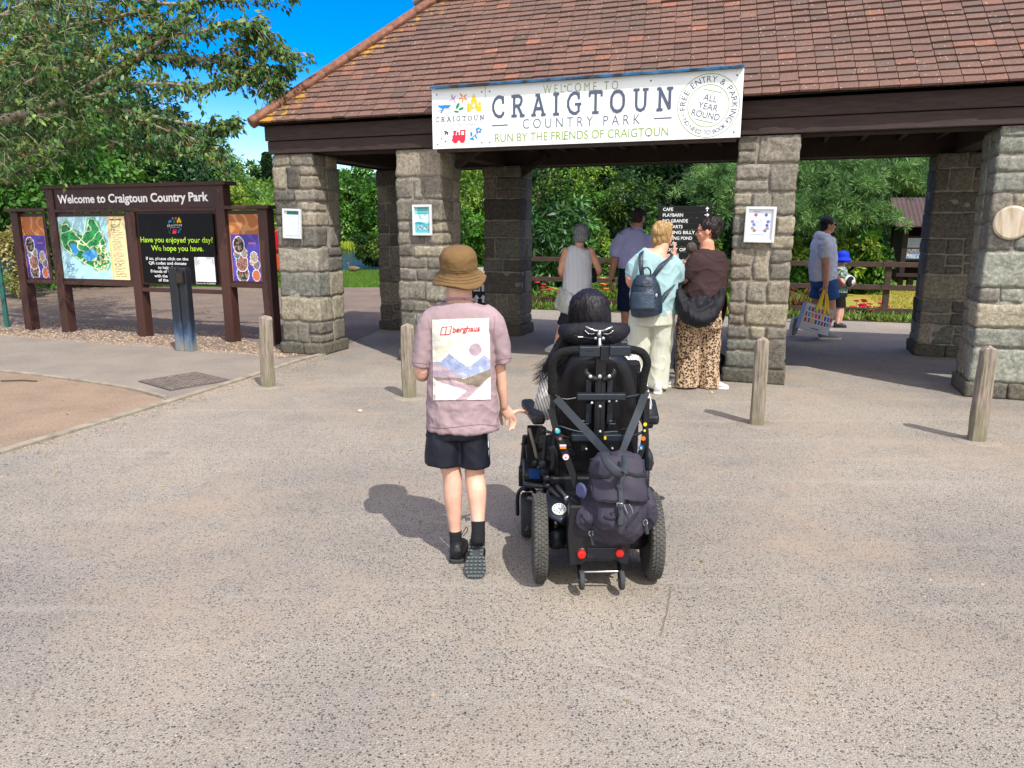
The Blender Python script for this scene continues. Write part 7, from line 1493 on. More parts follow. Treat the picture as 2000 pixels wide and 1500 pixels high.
# ---------------------------------------------------------------- child in the blue hat with a helmet
Y6 = 12.1
p7 = root('person', G(1636, 640), 'small child in a bright blue sun hat and green patterned shirt, hugging a helmet', 'person', 'visitors at the park gate')
b = MB(); limb(b, [(1639, 572, Y6, 9, 1), (1640, 555, Y6, 12, 1), (1642, 530, Y6, 12, 1.1), (1644, 520, Y6, 6, 1), (1645, 515, Y6, 5.5, 1)], side=(1, 0, 0)); h7, a7 = head(b, W(1647, 506, Y6), .19, R(-80))
limb(b, [(1643, 527, Y6-.1, 5.5), (1641, 540, Y6-.13, 5), (1645, 551, Y6-.15, 4.5), (1656, 556, Y6-.14, 3.6), (1661, 558, Y6-.1, 3.2)]); hand(b, W(1661, 558, Y6-.1), (.8, .6, 0), (.3, -.8, -.3), .12, (.6, .6, .6, .6), s=1); limb(b, [(1645, 527, Y6+.1, 5.5), (1646, 542, Y6+.12, 5), (1656, 550, Y6+.12, 4), (1661, 552, Y6+.08, 3)]); hand(b, W(1661, 552, Y6+.08), (.8, -.6, 0), (.3, .8, 0), .12, s=-1)
limb(b, [(1639, 590, Y6-.06, 7.5), (1637, 612, Y6-.06, 5.5), (1635, 634, Y6-.06, 3.6)]); limb(b, [(1641, 590, Y6+.06, 7.5), (1642, 612, Y6+.06, 5.5), (1639, 632, Y6+.06, 3.6)])
blob('body', b, sk_boy, p7, .007, 2); eyes(h7, a7, .19, p7); hair(lambda q: q.ball(h7(0, -.06, .10), (.35*.19, .43*.19, .40*.19), a7), MATS['brown_short_hair'], p7, .007, .003)
b = MB(); limb(b, [(1642, 521, Y6, 9, 1.1), (1641, 530, Y6, 13.5, 1.1), (1640, 555, Y6, 14, 1.1), (1639, 571, Y6, 14.5, 1.1)], side=(1, 0, 0), cap=.1); limb(b, [(1643, 527, Y6-.1, 8), (1641, 542, Y6-.13, 8)], cap=.1); limb(b, [(1645, 527, Y6+.1, 8), (1646, 541, Y6+.12, 7.5)], cap=.1)
m_jun, t, bb = nodes('jungle_print'); tc = nn(t, 'ShaderNodeTexCoord'); n = nn(t, 'ShaderNodeTexNoise', i_Scale=16., i_Detail=2.0); lk(t, tc.outputs['Object'], n.inputs['Vector']); lk(t, ramp(t, n.outputs[0], [(.36, lin('#1f3a2a')), (.45, lin('#3f6a4a')), (.52, lin('#a9b8b0')), (.6, lin('#2a4a6a')), (.7, lin('#6f9a5a'))]), bb.inputs['Base Color']); bb.inputs['Roughness'].default_value = .85
blob('shirt', b, m_jun, p7, .009, 3, disp=folds(.007, 7, (1, 1, 1), 97))
b = MB(); limb(b, [(1640, 568, Y6, 13, 1.1), (1640, 580, Y6, 14, 1.1)], side=(1, 0, 0), cap=.1); limb(b, [(1639, 576, Y6-.06, 9.5), (1638, 600, Y6-.06, 9)], cap=.05); limb(b, [(1641, 576, Y6+.06, 9.5), (1643, 600, Y6+.06, 9)], cap=.05); blob('shorts', b, cloth('black_cloth', '#15161a'), p7, .009, 2)
for y_, o_ in ((643, -.06), (640, .06)): shoe(p7, W(1629, y_, Y6+o_)*Vector((1, 1, 0))+Vector((0, 0, .006)), (1, -.1, 0), .19, m_black_sh, m_sole_d)
hb = W(1646, 505, Y6); b = MB(); q = lambda z: tuple(hb+Vector((0, 0, z))); b.loft([q(-.03), q(-.02), q(.02), q(.03), q(.09), q(.115)], [(.13, .12), (.13, .12), (.098, .092), (.097, .09), (.085, .08), (.04, .04)], n=24, sub=3, cap=.3); blob('sun_hat', b, cloth('royal_blue_cotton', '#1535c0'), p7, .008, 2, disp=folds(.005, 10, (1, 1, 1), 99))
hm = root('helmet', W(1655, 549, Y6-.04), 'white and black helmet tucked under the arm of the blue-hatted child', 'helmet'); b = MB(); b.ball(hm.location, (.12, .13, .105)); b.obj('shell', M('white_shell', '#c4c8c4', .3, .15, 9, 0, coat=.3), hm, smooth=True)
one('opening', M('black_lining', '#0d0e10', .8), lambda z: z.lathe(W(1659, 550, Y6-.15), (.5, -.8, -.1), [(.085, 0), (.088, .02), (.07, .03)], 22), hm, smooth=True)
# ---------------------------------------------------------------- pushchair half hidden behind the maroon t-shirt
pc_ = root('pushchair', G(1388, 672), 'pushchair with teal hood and dark red seat, half hidden behind the leopard-print trousers', 'pushchair'); Y7 = 8.25
m_blkm = M('black_metal', '#141416', .4, .1, 9, 0, metal=.4)
b = MB(); limb(b, [(1392, 530, Y7, 18, 1.2), (1400, 542, Y7, 18, 1.3), (1404, 560, Y7, 13, 1.3)], side=(0, 1, 0)); blob('hood', b, cloth('teal_fabric', '#3f7f88'), pc_, .010, 3)
b = MB(); limb(b, [(1398, 565, Y7, 14, 1.3), (1400, 592, Y7, 16, 1.3), (1392, 612, Y7, 18, 1.2), (1376, 616, Y7, 14, 1.2)], side=(0, 1, 0)); blob('seat', b, cloth('dark_red_fabric', '#5a1f28'), pc_, .010, 3)
b = MB(); limb(b, [(1404, 612, Y7, 11, 1.3), (1390, 630, Y7, 17, 1.2), (1376, 626, Y7, 12, 1.2)], side=(0, 1, 0)); blob('basket', b, cloth('blue_basket_cloth', '#24406f'), pc_, .012, 2)
def frm(z):
    for o in (-.2, .2):
        z.tube([W(1416, 520, Y7+o), W(1408, 570, Y7+o), W(1396, 622, Y7+o), W(1336, 655, Y7+o)], .013, 8); z.tube([W(1394, 600, Y7+o), W(1408, 655, Y7+o)], .013, 8)
    z.tube([W(1416, 520, Y7-.2), W(1416, 520, Y7+.2)], .016, 8)
one('frame', m_blkm, frm, pc_, smooth=True)
for x in (1333, 1407):
    for o in (-.22, .22):
        c = W(x, 656, Y7+o); c.z = .085; w_ = one('wheel', M('black_rubber', '#151516', .8), lambda z: z.lathe(c-Vector((0, .02, 0)), (0, 1, 0), [(.055, 0), (.082, .004), (.085, .02), (.082, .036), (.055, .04)], 22), pc_, smooth=True); one('hub', M('grey_hub', '#5a5c60', .4, metal=.4), lambda z: z.lathe(c-Vector((0, .022, 0)), (0, 1, 0), [(.035, 0), (.036, .044)], 14), w_)
# ================================================================ powered wheelchair, its rider and rucksack
wc = root('powered_wheelchair', G(1165, 1130), 'black powered wheelchair with a headrest, seen from behind, driving towards the gatehouse', 'wheelchair')
m_pl = M('black_plastic', '#0f1116', .38, .15, 8, .06, 60, spec=.5); m_pl2 = M('slate_plastic', '#1b222c', .35, .12, 8, .05, 60, spec=.5); m_fab = M('black_upholstery', '#0c0d12', .75, .2, 9, .3, 140, spec=.3)
m_met = M('brushed_steel', '#a9acae', .3, .1, 30, .05, 80, metal=.85); m_gun = M('gunmetal', '#2a2d32', .35, .12, 20, .05, 60, metal=.6); m_web = M('grey_webbing', '#2e343b', .75, .12, 20, .5, 300, dist=.002); m_foam = M('black_foam', '#0b0b0d', .9, .2, 40, .5, 120)
m_tyre = M('worn_tyre', '#4b4a46', .85, .25, 14, .3, 80); m_tyre2 = M('grey_rubber', '#3a3b3d', .8, .2, 14, .2, 80); m_red = M('red_reflector', '#c4170f', .2, .08, 30, .2, 90, spec=.6); m_silver = M('bright_bolt', '#c9c9c6', .3, .05, 20, 0, metal=.8)
def PB(name, r, Y0, Y1, mat, parent=None, bevel=.004, col=None):
    """a box whose rear face fills a photo rectangle at depth Y0 and runs on to depth Y1"""
    a, c = W(r[0], r[1], Y0), W(r[2], r[3], Y0); return one(name, mat, lambda b: b.box(((a.x+c.x)/2, (Y0+Y1)/2, (a.z+c.z)/2), (c.x-a.x, Y1-Y0, a.z-c.z)), parent or wc, bevel=bevel)
def PT(name, pts, r, mat, parent=None, sub=4, n=10): return one(name, mat, lambda b: b.tube([tuple(W(*p)) for p in pts] if sub == 1 else [tuple(q) for q in catmull([W(*p) for p in pts], sub)], r, n, cap=.5), parent or wc, smooth=True)
def wheel(c, r, wd, drive, name, parent=wc):
    c = Vector(c); h = wd/2; b = MB(); b.lathe(c, (1, 0, 0), [(r*.66, -h*.75), (r*.82, -h), (r*.93, -h*.9), (r*.985, -h*.55), (r, 0), (r*.985, h*.55), (r*.93, h*.9), (r*.82, h), (r*.66, h*.75)], 48)
    ty = b.obj(name, m_tyre if drive else m_tyre2, parent, smooth=True)
    def tread(q):
        n = 56 if drive else 40
        for k in range(n):
            for row, off in ((-.62, 0), (-.2, .5), (.2, 0), (.62, .5)):
                a = (k+off)*2*math.pi/n; rr = r*(1.003 if abs(row) < .4 else .982); d = Vector((0, math.cos(a), math.sin(a))); t = Vector((0, -math.sin(a), math.cos(a)))
                q.box(c+d*rr+Vector((row*h, 0, 0)), (h*.33, r*.075, r*.03), (Vector((1, 0, 0)), (t+Vector((.35*(1 if row > 0 else -1), 0, 0))).normalized(), d))
    one('tread', m_tyre if drive else m_tyre2, tread, ty)
    def rim(q):
        q.lathe(c, (1, 0, 0), [(r*.55, -h*.62), (r*.67, -h*.7), (r*.67, h*.7), (r*.55, h*.62)], 32); q.lathe(c, (1, 0, 0), [(r*.18, -h*.8), (r*.2, -h*.7), (r*.2, h*.7), (r*.18, h*.8)], 20)
        for k in range(6): a = k*math.pi/3; d = Vector((0, math.cos(a), math.sin(a))); q.bar(c+d*r*.18, c+d*r*.58, r*.14, h*.7, up=(1, 0, 0))
    one('rim', m_gun, rim, ty); one('hub_cap', m_pl, lambda q: q.lathe(c, (1, 0, 0), [(r*.1, -h*.95), (r*.12, -h*.85), (r*.12, h*.85), (r*.1, h*.95)], 16), ty)
    return ty
XL, XR, YW, RW = W(1054, 1050, 3.16).x, W(1273, 1050, 3.17).x, 3.165, .195
wheel((XL, YW, RW), RW, .066, True, 'drive_wheel'); wheel((XR, YW+.02, RW), RW, .066, True, 'drive_wheel')
XF = W(1029, 1000, 3.645).x; XF2 = XL+XR-XF
for x in (XF, XF2):
    wheel((x, 3.645, .113), .113, .062, False, 'caster_wheel')
    one('caster_fork', m_pl, lambda b: (b.loft([(x-.048, 3.645, .113), (x-.048, 3.64, .22), (x-.02, 3.63, .262), (x+.02, 3.63, .262), (x+.048, 3.64, .22), (x+.048, 3.645, .113)], [(.016, .01)]*6, n=8, sub=3, side=(0, 1, 0)), b.tube([(x, 3.63, .25), (x, 3.63, .36)], .02, 10)), wc, smooth=True)
# chassis, mudguards, motors
PB('chassis', (1075, 985, 1245, 1075), 3.18, 3.72, m_pl, bevel=.02)
one('axle', m_gun, lambda b: b.tube([(XL+.03, YW, RW), (XR-.03, YW+.02, RW)], .03, 14), wc, smooth=True)
for x in (XL+.075, XR-.075): one('motor', m_gun, lambda b: b.lathe((x, YW+.03, RW+.005), (0, 1, 0), [(.045, -.08), (.05, -.06), (.05, .16), (.04, .18)], 20), wc, smooth=True)
def guard(sx):
    b = MB(); pts = [(1040, 972, 3.42), (1058, 975, 3.3), (1075, 985, 3.2), (1090, 1000, 3.12), (1108, 1012, 3.07)]
    if sx < 0: pts = [(2*1163.5-x, y, Y) for x, y, Y in pts]
    b.loft([W(*p) for p in pts], [(.03, .012), (.042, .014), (.055, .018), (.065, .022), (.05, .02)], side=(1, .4*sx, 0), n=14, sub=4); return b.obj('mudguard', m_pl2, wc, smooth=True)
g1 = guard(1); guard(-1)
gb = W(1092, 1001, 3.09)
def disc(b):
    b.lathe(gb+Vector((0, -.0, .012)), (0, -.55, 1), [(.031, 0), (.033, .006), (.030, .010)], 28)
bd = one('round_badge', M('silver_badge', '#c9cbc6', .4, .05, 20, 0, metal=.2), disc, g1, smooth=False)
def marks(b):
    z = Vector((0, -.55, 1)).normalized(); X = Vector((1, 0, 0)); Y_ = z.cross(X); c = gb+Vector((0, 0, .012))+z*.0113
    for r_, n, s in ((.023, 12, .0042), (.0145, 9, .003)):
        for k in range(n): a = k*2*math.pi/n; p = c+(X*math.cos(a)+Y_*math.sin(a))*r_; t = (Y_*math.cos(a)-X*math.sin(a)); rd_ = X*math.cos(a)+Y_*math.sin(a); b.add([p-t*s*.7-rd_*s*.6, p+t*s*.7-rd_*s*.6, p+t*s*.7+rd_*s*.6, p-t*s*.7+rd_*s*.6], [(0, 1, 2, 3)], lin('#3a3f42'))
    b.add([c+(X*math.cos(k*.3927)+Y_*math.sin(k*.3927))*.0065 for k in range(16)], [tuple(range(16))], lin('#5f8a92'))
one('badge_print', m_print, marks, bd, fix=False)
PT('suspension_strut', [(1085, 1015, 3.15), (1086, 1045, 3.16), (1086, 1056, 3.17)], .011, m_met, sub=1); one('spring', m_gun, lambda b: b.tube([W(1086, 1020+34*i/40, 3.155)+Vector((.017*math.cos(i*.95), .017*math.sin(i*.95), 0)) for i in range(41)], .0035, 6), wc, smooth=True)
PT('suspension_strut', [(1243, 1015, 3.17), (1242, 1056, 3.18)], .011, m_met, sub=1)
# rear shroud with reflectors, anti-tip wheels
def shroud(b):
    P = [(1113, 988), (1232, 986), (1236, 1040), (1226, 1104), (1212, 1102), (1206, 1096), (1142, 1098), (1137, 1104), (1112, 1106), (1108, 1045)]
    V = [W(x, y, 2.985) for x, y in P]+[W(x, y, 2.985)+Vector((0, .13, 0)) for x, y in P]; n = len(P)
    b.add(V, [tuple(range(n)), tuple(range(n, 2*n))[::-1]]+[(i, (i+1) % n, n+(i+1) % n, n+i) for i in range(n)])
sd_ = one('battery_cover', M('black_cover', '#15161b', .45, .12, 8, .08, 60, spec=.45), shroud, wc, bevel=.008)
PB('cover_panel', (1146, 1070, 1202, 1091), 2.979, 2.995, m_pl2, sd_, .004)
for x, y in ((1136, 1083), (1210.5, 1080)):
    c = W(x, y, 2.972); rr = one('reflector', m_red, lambda b: b.lathe(c, (0, -1, 0), [(.0195, -.006), (.0195, .0), (.017, .007), (.008, .010)], 26), wc, smooth=False, bevel=.001)
    one('reflector_mount', m_pl, lambda b: b.lathe(c+Vector((0, .014, 0)), (0, -1, 0), [(.024, -.004), (.025, .004), (.021, .007)], 26), rr)
for x0_, x1_ in ((1130, 1136), (1208, 1214)):
    PT('anti_tip_arm', [(x0_, 1088, 3.09), (x0_+1, 1112, 3.03), (x1_-3, 1130, 2.985)], .009, m_gun, sub=2)
    c = W(x1_, 1133, 2.975); c.z = max(.043, c.z)
    aw = one('anti_tip_wheel', m_tyre2, lambda b: b.lathe(c, (1, 0, 0), [(.026, -.008), (.037, -.011), (.041, -.006), (.042, 0), (.041, .006), (.037, .011), (.026, .008)], 28), wc, smooth=True)
    one('wheel_hub', M('grey_plastic_hub', '#56585c', .5), lambda b: (b.lathe(c, (1, 0, 0), [(.025, -.006), (.026, .006)], 22), b.tube([c-Vector((.022, 0, 0)), c+Vector((.022, 0, 0))], .005, 8)), aw)
PT('cross_bar', [(1140, 1117, 3.0), (1207, 1116, 3.0)], .005, m_met, sub=1)
# seat and leg rests
PB('seat_base', (1070, 930, 1250, 962), 3.36, 3.86, m_pl, bevel=.015); PB('seat_cushion', (1068, 898, 1252, 930), 3.40, 3.88, m_fab, bevel=.03)
PB('seat_lift', (1125, 955, 1210, 1010), 3.35, 3.6, m_gun, bevel=.01)
SZ = W(1150, 930, 3.4).z
for x in (W(1110, 930, 3.4).x, W(1220, 930, 3.4).x):
    one('leg_rest', m_pl, lambda b: (b.bar((x, 3.86, SZ-.03), (x, 4.12, .16), .05, .03), b.box((x, 4.2, .13), (.15, .2, .02))), wc, bevel=.006)
# backrest shell, rails, brackets
def yb(py): return 3.30+(py-690)/240*.10
def shell(b):
    rows = [(698, 1118, 1222), (712, 1104, 1234), (735, 1094, 1243), (765, 1087, 1248), (800, 1087, 1249), (840, 1090, 1246), (880, 1095, 1240), (915, 1102, 1232), (950, 1110, 1224)]; nx = 14; V = []
    for py, a, c in rows:
        for i in range(nx+1):
            u = i/nx; p = W(a+(c-a)*u, py, yb(py)); V.append(p+Vector((0, .075*(2*abs(u-.5))**2.2, 0)))
    m_ = len(V); V += [v+Vector((0, .03, 0)) for v in V]; n = len(rows)-1; id_ = lambda i, j, k: k*m_+j*(nx+1)+i
    b.add(V, [(id_(i, j, k), id_(i+1, j, k), id_(i+1, j+1, k), id_(i, j+1, k)) for k in (0, 1) for j in range(n) for i in range(nx)]+[(id_(i, j, 0), id_(i+1, j, 0), id_(i+1, j, 1), id_(i, j, 1)) for j in (0, n) for i in range(nx)]+[(id_(i, j, 0), id_(i, j+1, 0), id_(i, j+1, 1), id_(i, j, 1)) for i in (0, nx) for j in range(n)])
one('backrest_shell', M('black_shell', '#0a0b10', .42, .15, 5, .12, 30, spec=.45), shell, wc, smooth=True)
PB('back_cushion', (1094, 705, 1246, 905), 3.41, 3.47, m_fab, bevel=.02)
for x in (1150, 1191): PB('shell_slot', (x-5, 742, x+5, 770), 3.305, 3.34, m_pl2, bevel=.002); PB('shell_slot', (x-5, 788, x+5, 828), 3.315, 3.35, m_pl2, bevel=.002)
cr = PB('centre_rail', (1164, 697, 1180, 862), 3.275, 3.32, m_pl, bevel=.004)
for x in (1168, 1176): PB('rail_slot', (x-1, 742, x+1, 852), 3.270, 3.274, m_gun, cr, .0005)
def wings(b):
    for s_ in (-1, 1): b.loft([W(1172+s_*6, 741, 3.27), W(1172+s_*18, 737, 3.27), W(1172+s_*27, 728, 3.27), W(1172+s_*26, 720, 3.272)], [(.010, .012), (.013, .016), (.009, .012), (.004, .008)], n=10, sub=4, side=(0, 1, 0))
one('headrest_bracket', m_gun, wings, wc, smooth=True)
one('bolt', m_silver, lambda b: [b.lathe(W(x, y, Y), (0, -1, 0), [(r_, -.008), (r_, .003), (r_*.55, .005)], 14) for x, y, Y, r_ in ((1153, 735.5, 3.257, .0075), (1171.5, 735.5, 3.262, .0085), (1190, 735, 3.257, .0075), (1172, 794, 3.268, .0065), (1156, 787, 3.268, .006), (1190, 784, 3.268, .005), (1204, 783, 3.268, .005), (1172, 843, 3.27, .006), (1145, 877, 3.29, .005), (1196, 876, 3.29, .005))], wc, split=True)
PB('headrest_stem', (1166, 672, 1177, 742), 3.285, 3.30, m_pl, bevel=.002)
# push bar
PT('push_bar', [(1078, 768, 3.27), (1078, 735, 3.26), (1080, 708, 3.25), (1092, 691, 3.245), (1115, 685, 3.243), (1134, 684, 3.243)], .019, m_foam, n=14); PT('push_bar', [(1254, 766, 3.27), (1258, 735, 3.26), (1264, 708, 3.25), (1255, 690, 3.245), (1240, 684, 3.243), (1224, 682, 3.243)], .019, m_foam, n=14)
def cross(b):
    for r in ((1132, 677, 1172, 698), (1191, 676, 1232, 696)): a, c = W(r[0], r[1], 3.222), W(r[2], r[3], 3.222); b.box(((a.x+c.x)/2, 3.245, (a.z+c.z)/2), (c.x-a.x, .046, a.z-c.z))
one('cross_plate', m_pl2, lambda b: cross(b), wc, bevel=.005, split=True); PB('centre_clamp', (1173, 676, 1190, 706), 3.228, 3.27, m_gun, bevel=.004); PB('clamp_mark', (1145, 684, 1160, 686), 3.2205, 3.2225, m_gun, bevel=.0005)
for x in (1081, 1253):
    up = PB('side_upright', (x-6, 728, x+6, 800), 3.275, 3.31, m_pl, bevel=.004)
    one('bolt', m_silver, lambda b: [b.lathe(W(x+.3*(i-1)*(1 if x < 1100 else -1), 738+i*11, 3.272), (0, -1, 0), [(.0075, -.004), (.0075, .003), (.0045, .003), (.0042, .001)], 14) for i in range(3)], up, split=True)
PB('back_bar', (1127, 769, 1222, 783), 3.262, 3.30, m_pl2, bevel=.006); PT('back_strut', [(1128, 777, 3.28), (1100, 780, 3.27), (1078, 768, 3.27)], .006, m_pl); PT('back_strut', [(1222, 776, 3.28), (1250, 770, 3.27), (1266, 757, 3.27)], .008, m_pl2)
b2 = PB('back_bar', (1116, 849, 1222, 863), 3.28, 3.32, m_pl2, bevel=.006); PB('yellow_label', (1168, 852.5, 1184, 858.5), 3.2785, 3.2805, M('yellow_label', '#d6c21a', .5), b2, .0004)
PT('back_strut', [(1222, 855, 3.3), (1245, 848, 3.29), (1260, 842, 3.29)], .007, m_pl2); PT('back_strut', [(1116, 856, 3.3), (1085, 848, 3.29), (1066, 842, 3.30)], .007, m_pl)
PT('shell_edge', [(1092, 832, 3.33), (1130, 843, 3.315), (1172, 845, 3.31), (1215, 840, 3.315), (1247, 826, 3.33)], .005, m_pl2)
for x in (1143, 1196): one('harness_buckle', m_gun, lambda b: (b.tube([W(x-6, 822, 3.305), W(x+6, 822, 3.305), W(x+7, 834, 3.302), W(x-7, 834, 3.302), W(x-6, 822, 3.305)], .0028, 6), b.tube([W(x-6, 828, 3.302), W(x+6, 828, 3.302)], .0025, 6)), wc)
for x in (1140, 1195): PB('harness_clip', (x-5, 868, x+5, 881), 3.30, 3.32, m_gun, bevel=.002)
for x0_, x1_ in ((1076, 1090), (1256, 1268)): PT('back_cane', [(x1_ if x0_ < 1100 else x0_, 790, 3.30), ((x0_+x1_)/2, 860, 3.33), ((x0_+x1_)/2+(4 if x0_ < 1100 else -4), 935, 3.38)], .014, m_pl)
# headrest
b = MB(); b.loft([W(1101, 645, 3.40), W(1112, 650, 3.365), W(1135, 652, 3.35), W(1161, 652, 3.345), (W(1187, 652, 3.35)), W(1208, 649, 3.365), W(1221, 643, 3.40)], [(.030, .03), (.044, .036), (.052, .04), (.054, .042), (.052, .04), (.044, .036), (.03, .03)], side=(0, 0, 1), n=20, sub=4)
hr = blob('headrest', b, M('headrest_cloth', '#101119', .7, .15, 9, .25, 150, spec=.3), wc, .005, 3, disp=folds(.003, 12, (1, 1, 1), 201))
PT('headrest_seam', [(1104, 650, 3.345), (1130, 657, 3.312), (1162, 661, 3.303), (1192, 657, 3.312), (1218, 648, 3.345)], .002, m_web, hr)
def hb_(b):
    for s_ in (-1, 1): b.tube(catmull([W(1170, 646, 3.29), W(1170+s_*9, 645.5, 3.285), W(1170+s_*20, 641, 3.29), W(1170+s_*26, 638, 3.30)], 4), .0045, 8); b.tube(catmull([W(1170+s_*8, 652, 3.30), W(1170+s_*20, 652, 3.297), W(1170+s_*28, 645, 3.30)], 4), .003, 6)
    b.tube([W(1171, 645, 3.285), W(1171, 662, 3.287)], .008, 10); b.ball(W(1170, 653, 3.282), .010); b.ball(W(1163, 661, 3.283), .008); b.ball(W(1178, 661, 3.283), .009)
one('headrest_mount', m_met, hb_, hr, smooth=True); PB('care_label', (1129, 657, 1139, 659), 3.303, 3.3045, M('white_label', '#d8d8d8', .6), hr, .0003); PT('mount_stem', [(1171, 660, 3.288), (1172, 690, 3.26)], .008, m_met, hr, sub=1)
# armrests
def arm(sx):
    X = lambda x: x if sx > 0 else 2328-x
    a, c = W(X(1040), 811, 3.36), W(X(1066), 831, 3.36); mid = (a+c)/2; d = Vector((-.14*sx, 1, 0)).normalized(); sx_ = Vector((d.y, -d.x, 0))
    b = MB(); b.box(mid+d*.18, (abs(c.x-a.x), .36, a.z-c.z), (sx_, d, Vector((0, 0, 1)))); return b.obj('armrest', M('black_armpad', '#12141a', .45, .12, 9, .1, 50, spec=.45), wc, bevel=.015)
arm(1); arm(-1)
PB('control_pod', (1258, 815, 1277, 838), 3.42, 3.56, m_pl, bevel=.012)
PT('arm_support', [(1034, 838, 3.42), (1044, 875, 3.44), (1052, 912, 3.46)], .008, M('taupe_metal', '#8a8078', .4, metal=.4), sub=1); PB('arm_panel', (1030, 832, 1060, 915), 3.47, 3.49, m_fab, bevel=.004)
for (x, y, Y, r_, d) in ((1061, 907, 3.36, .022, .05), (1046, 905, 3.42, .018, .04), (1265, 905, 3.36, .03, .05), (1062, 842, 3.34, .014, .04), (1068, 935, 3.34, .016, .05), (1069, 950, 3.34, .014, .05)): one('pivot', m_gun, lambda b: b.lathe(W(x, y, Y), (0, -1, 0), [(r_*.9, -d), (r_, -d*.7), (r_, 0), (r_*.7, .006)], 18), wc, smooth=True)
PT('joint_arm', [(1262, 880, 3.36), (1268, 895, 3.35), (1266, 915, 3.35)], .02, m_pl2); PT('arm_link', [(1062, 842, 3.36), (1064, 875, 3.37), (1061, 907, 3.38)], .011, m_pl); PT('arm_link', [(1078, 872, 3.33), (1083, 890, 3.33), (1081, 915, 3.34)], .017, m_pl); PB('latch', (1055, 850, 1067, 868), 3.35, 3.38, m_pl, bevel=.004)
PT('arm_link', [(1068, 935, 3.36), (1063, 960, 3.38)], .012, m_gun)
PB('legrest_hinge', (1013, 918, 1024, 951), 3.72, 3.80, m_pl, bevel=.006); PT('legrest_tube', [(1026, 852, 3.80), (1023, 890, 3.80), (1018, 935, 3.80)], .016, m_pl); PT('legrest_tube', [(1030, 870, 3.7), (1034, 905, 3.7), (1040, 940, 3.66)], .012, m_gun); PB('side_frame', (1022, 925, 1075, 955), 3.5, 3.78, m_pl, bevel=.01); PT('side_rail', [(1024, 945, 3.48), (1075, 952, 3.44)], .014, m_pl2, sub=1)
PT('lever', [(1018, 867, 3.78), (1024, 867, 3.78)], .005, m_pl, sub=1)
PB('blue_cushion', (1033, 915, 1056, 936), 3.47, 3.495, cloth('blue_cushion_cloth', '#1d3f78'), bevel=.006)
for pts in ([(1075, 955, 3.33), (1095, 975, 3.28), (1108, 985, 3.25)], [(1088, 950, 3.32), (1105, 972, 3.27)], [(1100, 985, 3.22), (1125, 985, 3.22)]): PT('linkage', pts, .014, m_pl, sub=2)
one('pivot', m_met, lambda b: b.lathe(W(1108, 975, 3.22), (0, -1, .2), [(.014, -.04), (.014, 0), (.008, .004)], 16), wc)
PT('cable', [(1125, 970, 3.24), (1132, 990, 3.2), (1118, 1010, 3.15), (1122, 1035, 3.1)], .004, m_pl, sub=6); PT('cable', [(1048, 960, 3.4), (1056, 958, 3.35), (1062, 975, 3.3), (1058, 985, 3.28)], .004, m_pl, sub=6)
# lap belt ends with badges
def strap(name, pts, wpx, parent, mat, dz=0):
    b = MB(); P = catmull([W(*p) for p in pts], 5); Vv = []
    for i, p in enumerate(P):
        t = Vector(P[min(i+1, len(P)-1)]-P[max(i-1, 0)]).normalized(); s = t.cross(Vector((0, 1, 0))).normalized(); hw = wpx/2*3.4/F; p = Vector(p)
        for a in (-1, 1):
            for o in (0, .004): Vv.append(p+s*a*hw+Vector((0, o, 0)))
    n = len(P); b.add(Vv, [(4*i+a, 4*i+c, 4*i+4+c, 4*i+4+a) for i in range(n-1) for a, c in ((0, 2), (1, 3), (0, 1), (2, 3))]+[(0, 1, 3, 2), (4*n-4, 4*n-3, 4*n-1, 4*n-2)]); return b.obj(name, mat, parent)
bl1 = strap('lanyard_strap', [(1076, 798, 3.27), (1085, 835, 3.26), (1099, 872, 3.255), (1113, 910, 3.25), (1127, 950, 3.24)], 13, wc, M('black_webbing', '#14161b', .8, .15, 20, .4, 300)); bl2 = strap('lanyard_strap', [(1264, 778, 3.28), (1262, 825, 3.28), (1256, 870, 3.28), (1246, 900, 3.28)], 11, wc, MATS['black_webbing'])
def badge(x, y, r_, cols, Y, par, sq=None):
    c = W(x, y, Y); b = MB()
    for i, (k, col) in enumerate(cols):
        if sq: b.box(c+Vector((0, -.001*i, k)), (r_*sq[0], .006, r_*sq[1]), col=lin(col))
        else: b.lathe(c+Vector((0, -.002*i, 0)), (0, -1, 0), [(r_*k, 0), (r_*k*.9, .003)], 18, col=lin(col))
    b.obj('badge', M('enamel', rough=.25, attr=True, var=.05, bump=0, spec=.6), par)
badge(1089, 842, .0125, [(1, '#1f9fc0'), (.55, '#4ab8b0')], 3.252, bl1); badge(1087, 838.5, .006, [(1, '#c9b88a')], 3.25, bl1); badge(1094, 857, .0075, [(1, '#8a6a5a')], 3.249, bl1); badge(1105, 893, .0155, [(1, '#d88a98'), (.82, '#e8e6e2'), (.3, '#b0502a')], 3.246, bl1)
badge(1099.5, 874, .028, [(.0, '#e0861c')], 3.248, bl1, (1, .4)); badge(1099.5, 870, .028, [(.0, '#cfd8e6')], 3.247, bl1, (1.05, .25))
badge(1260, 829, .009, [(1, '#d6c41a')], 3.272, bl2); badge(1259, 841, .006, [(1, '#c9c848')], 3.272, bl2); badge(1256.5, 856.5, .0105, [(1, '#d8701a')], 3.272, bl2); badge(1251.5, 874.5, .012, [(1, '#2a6ab8'), (.4, '#c9c45a')], 3.272, bl2)
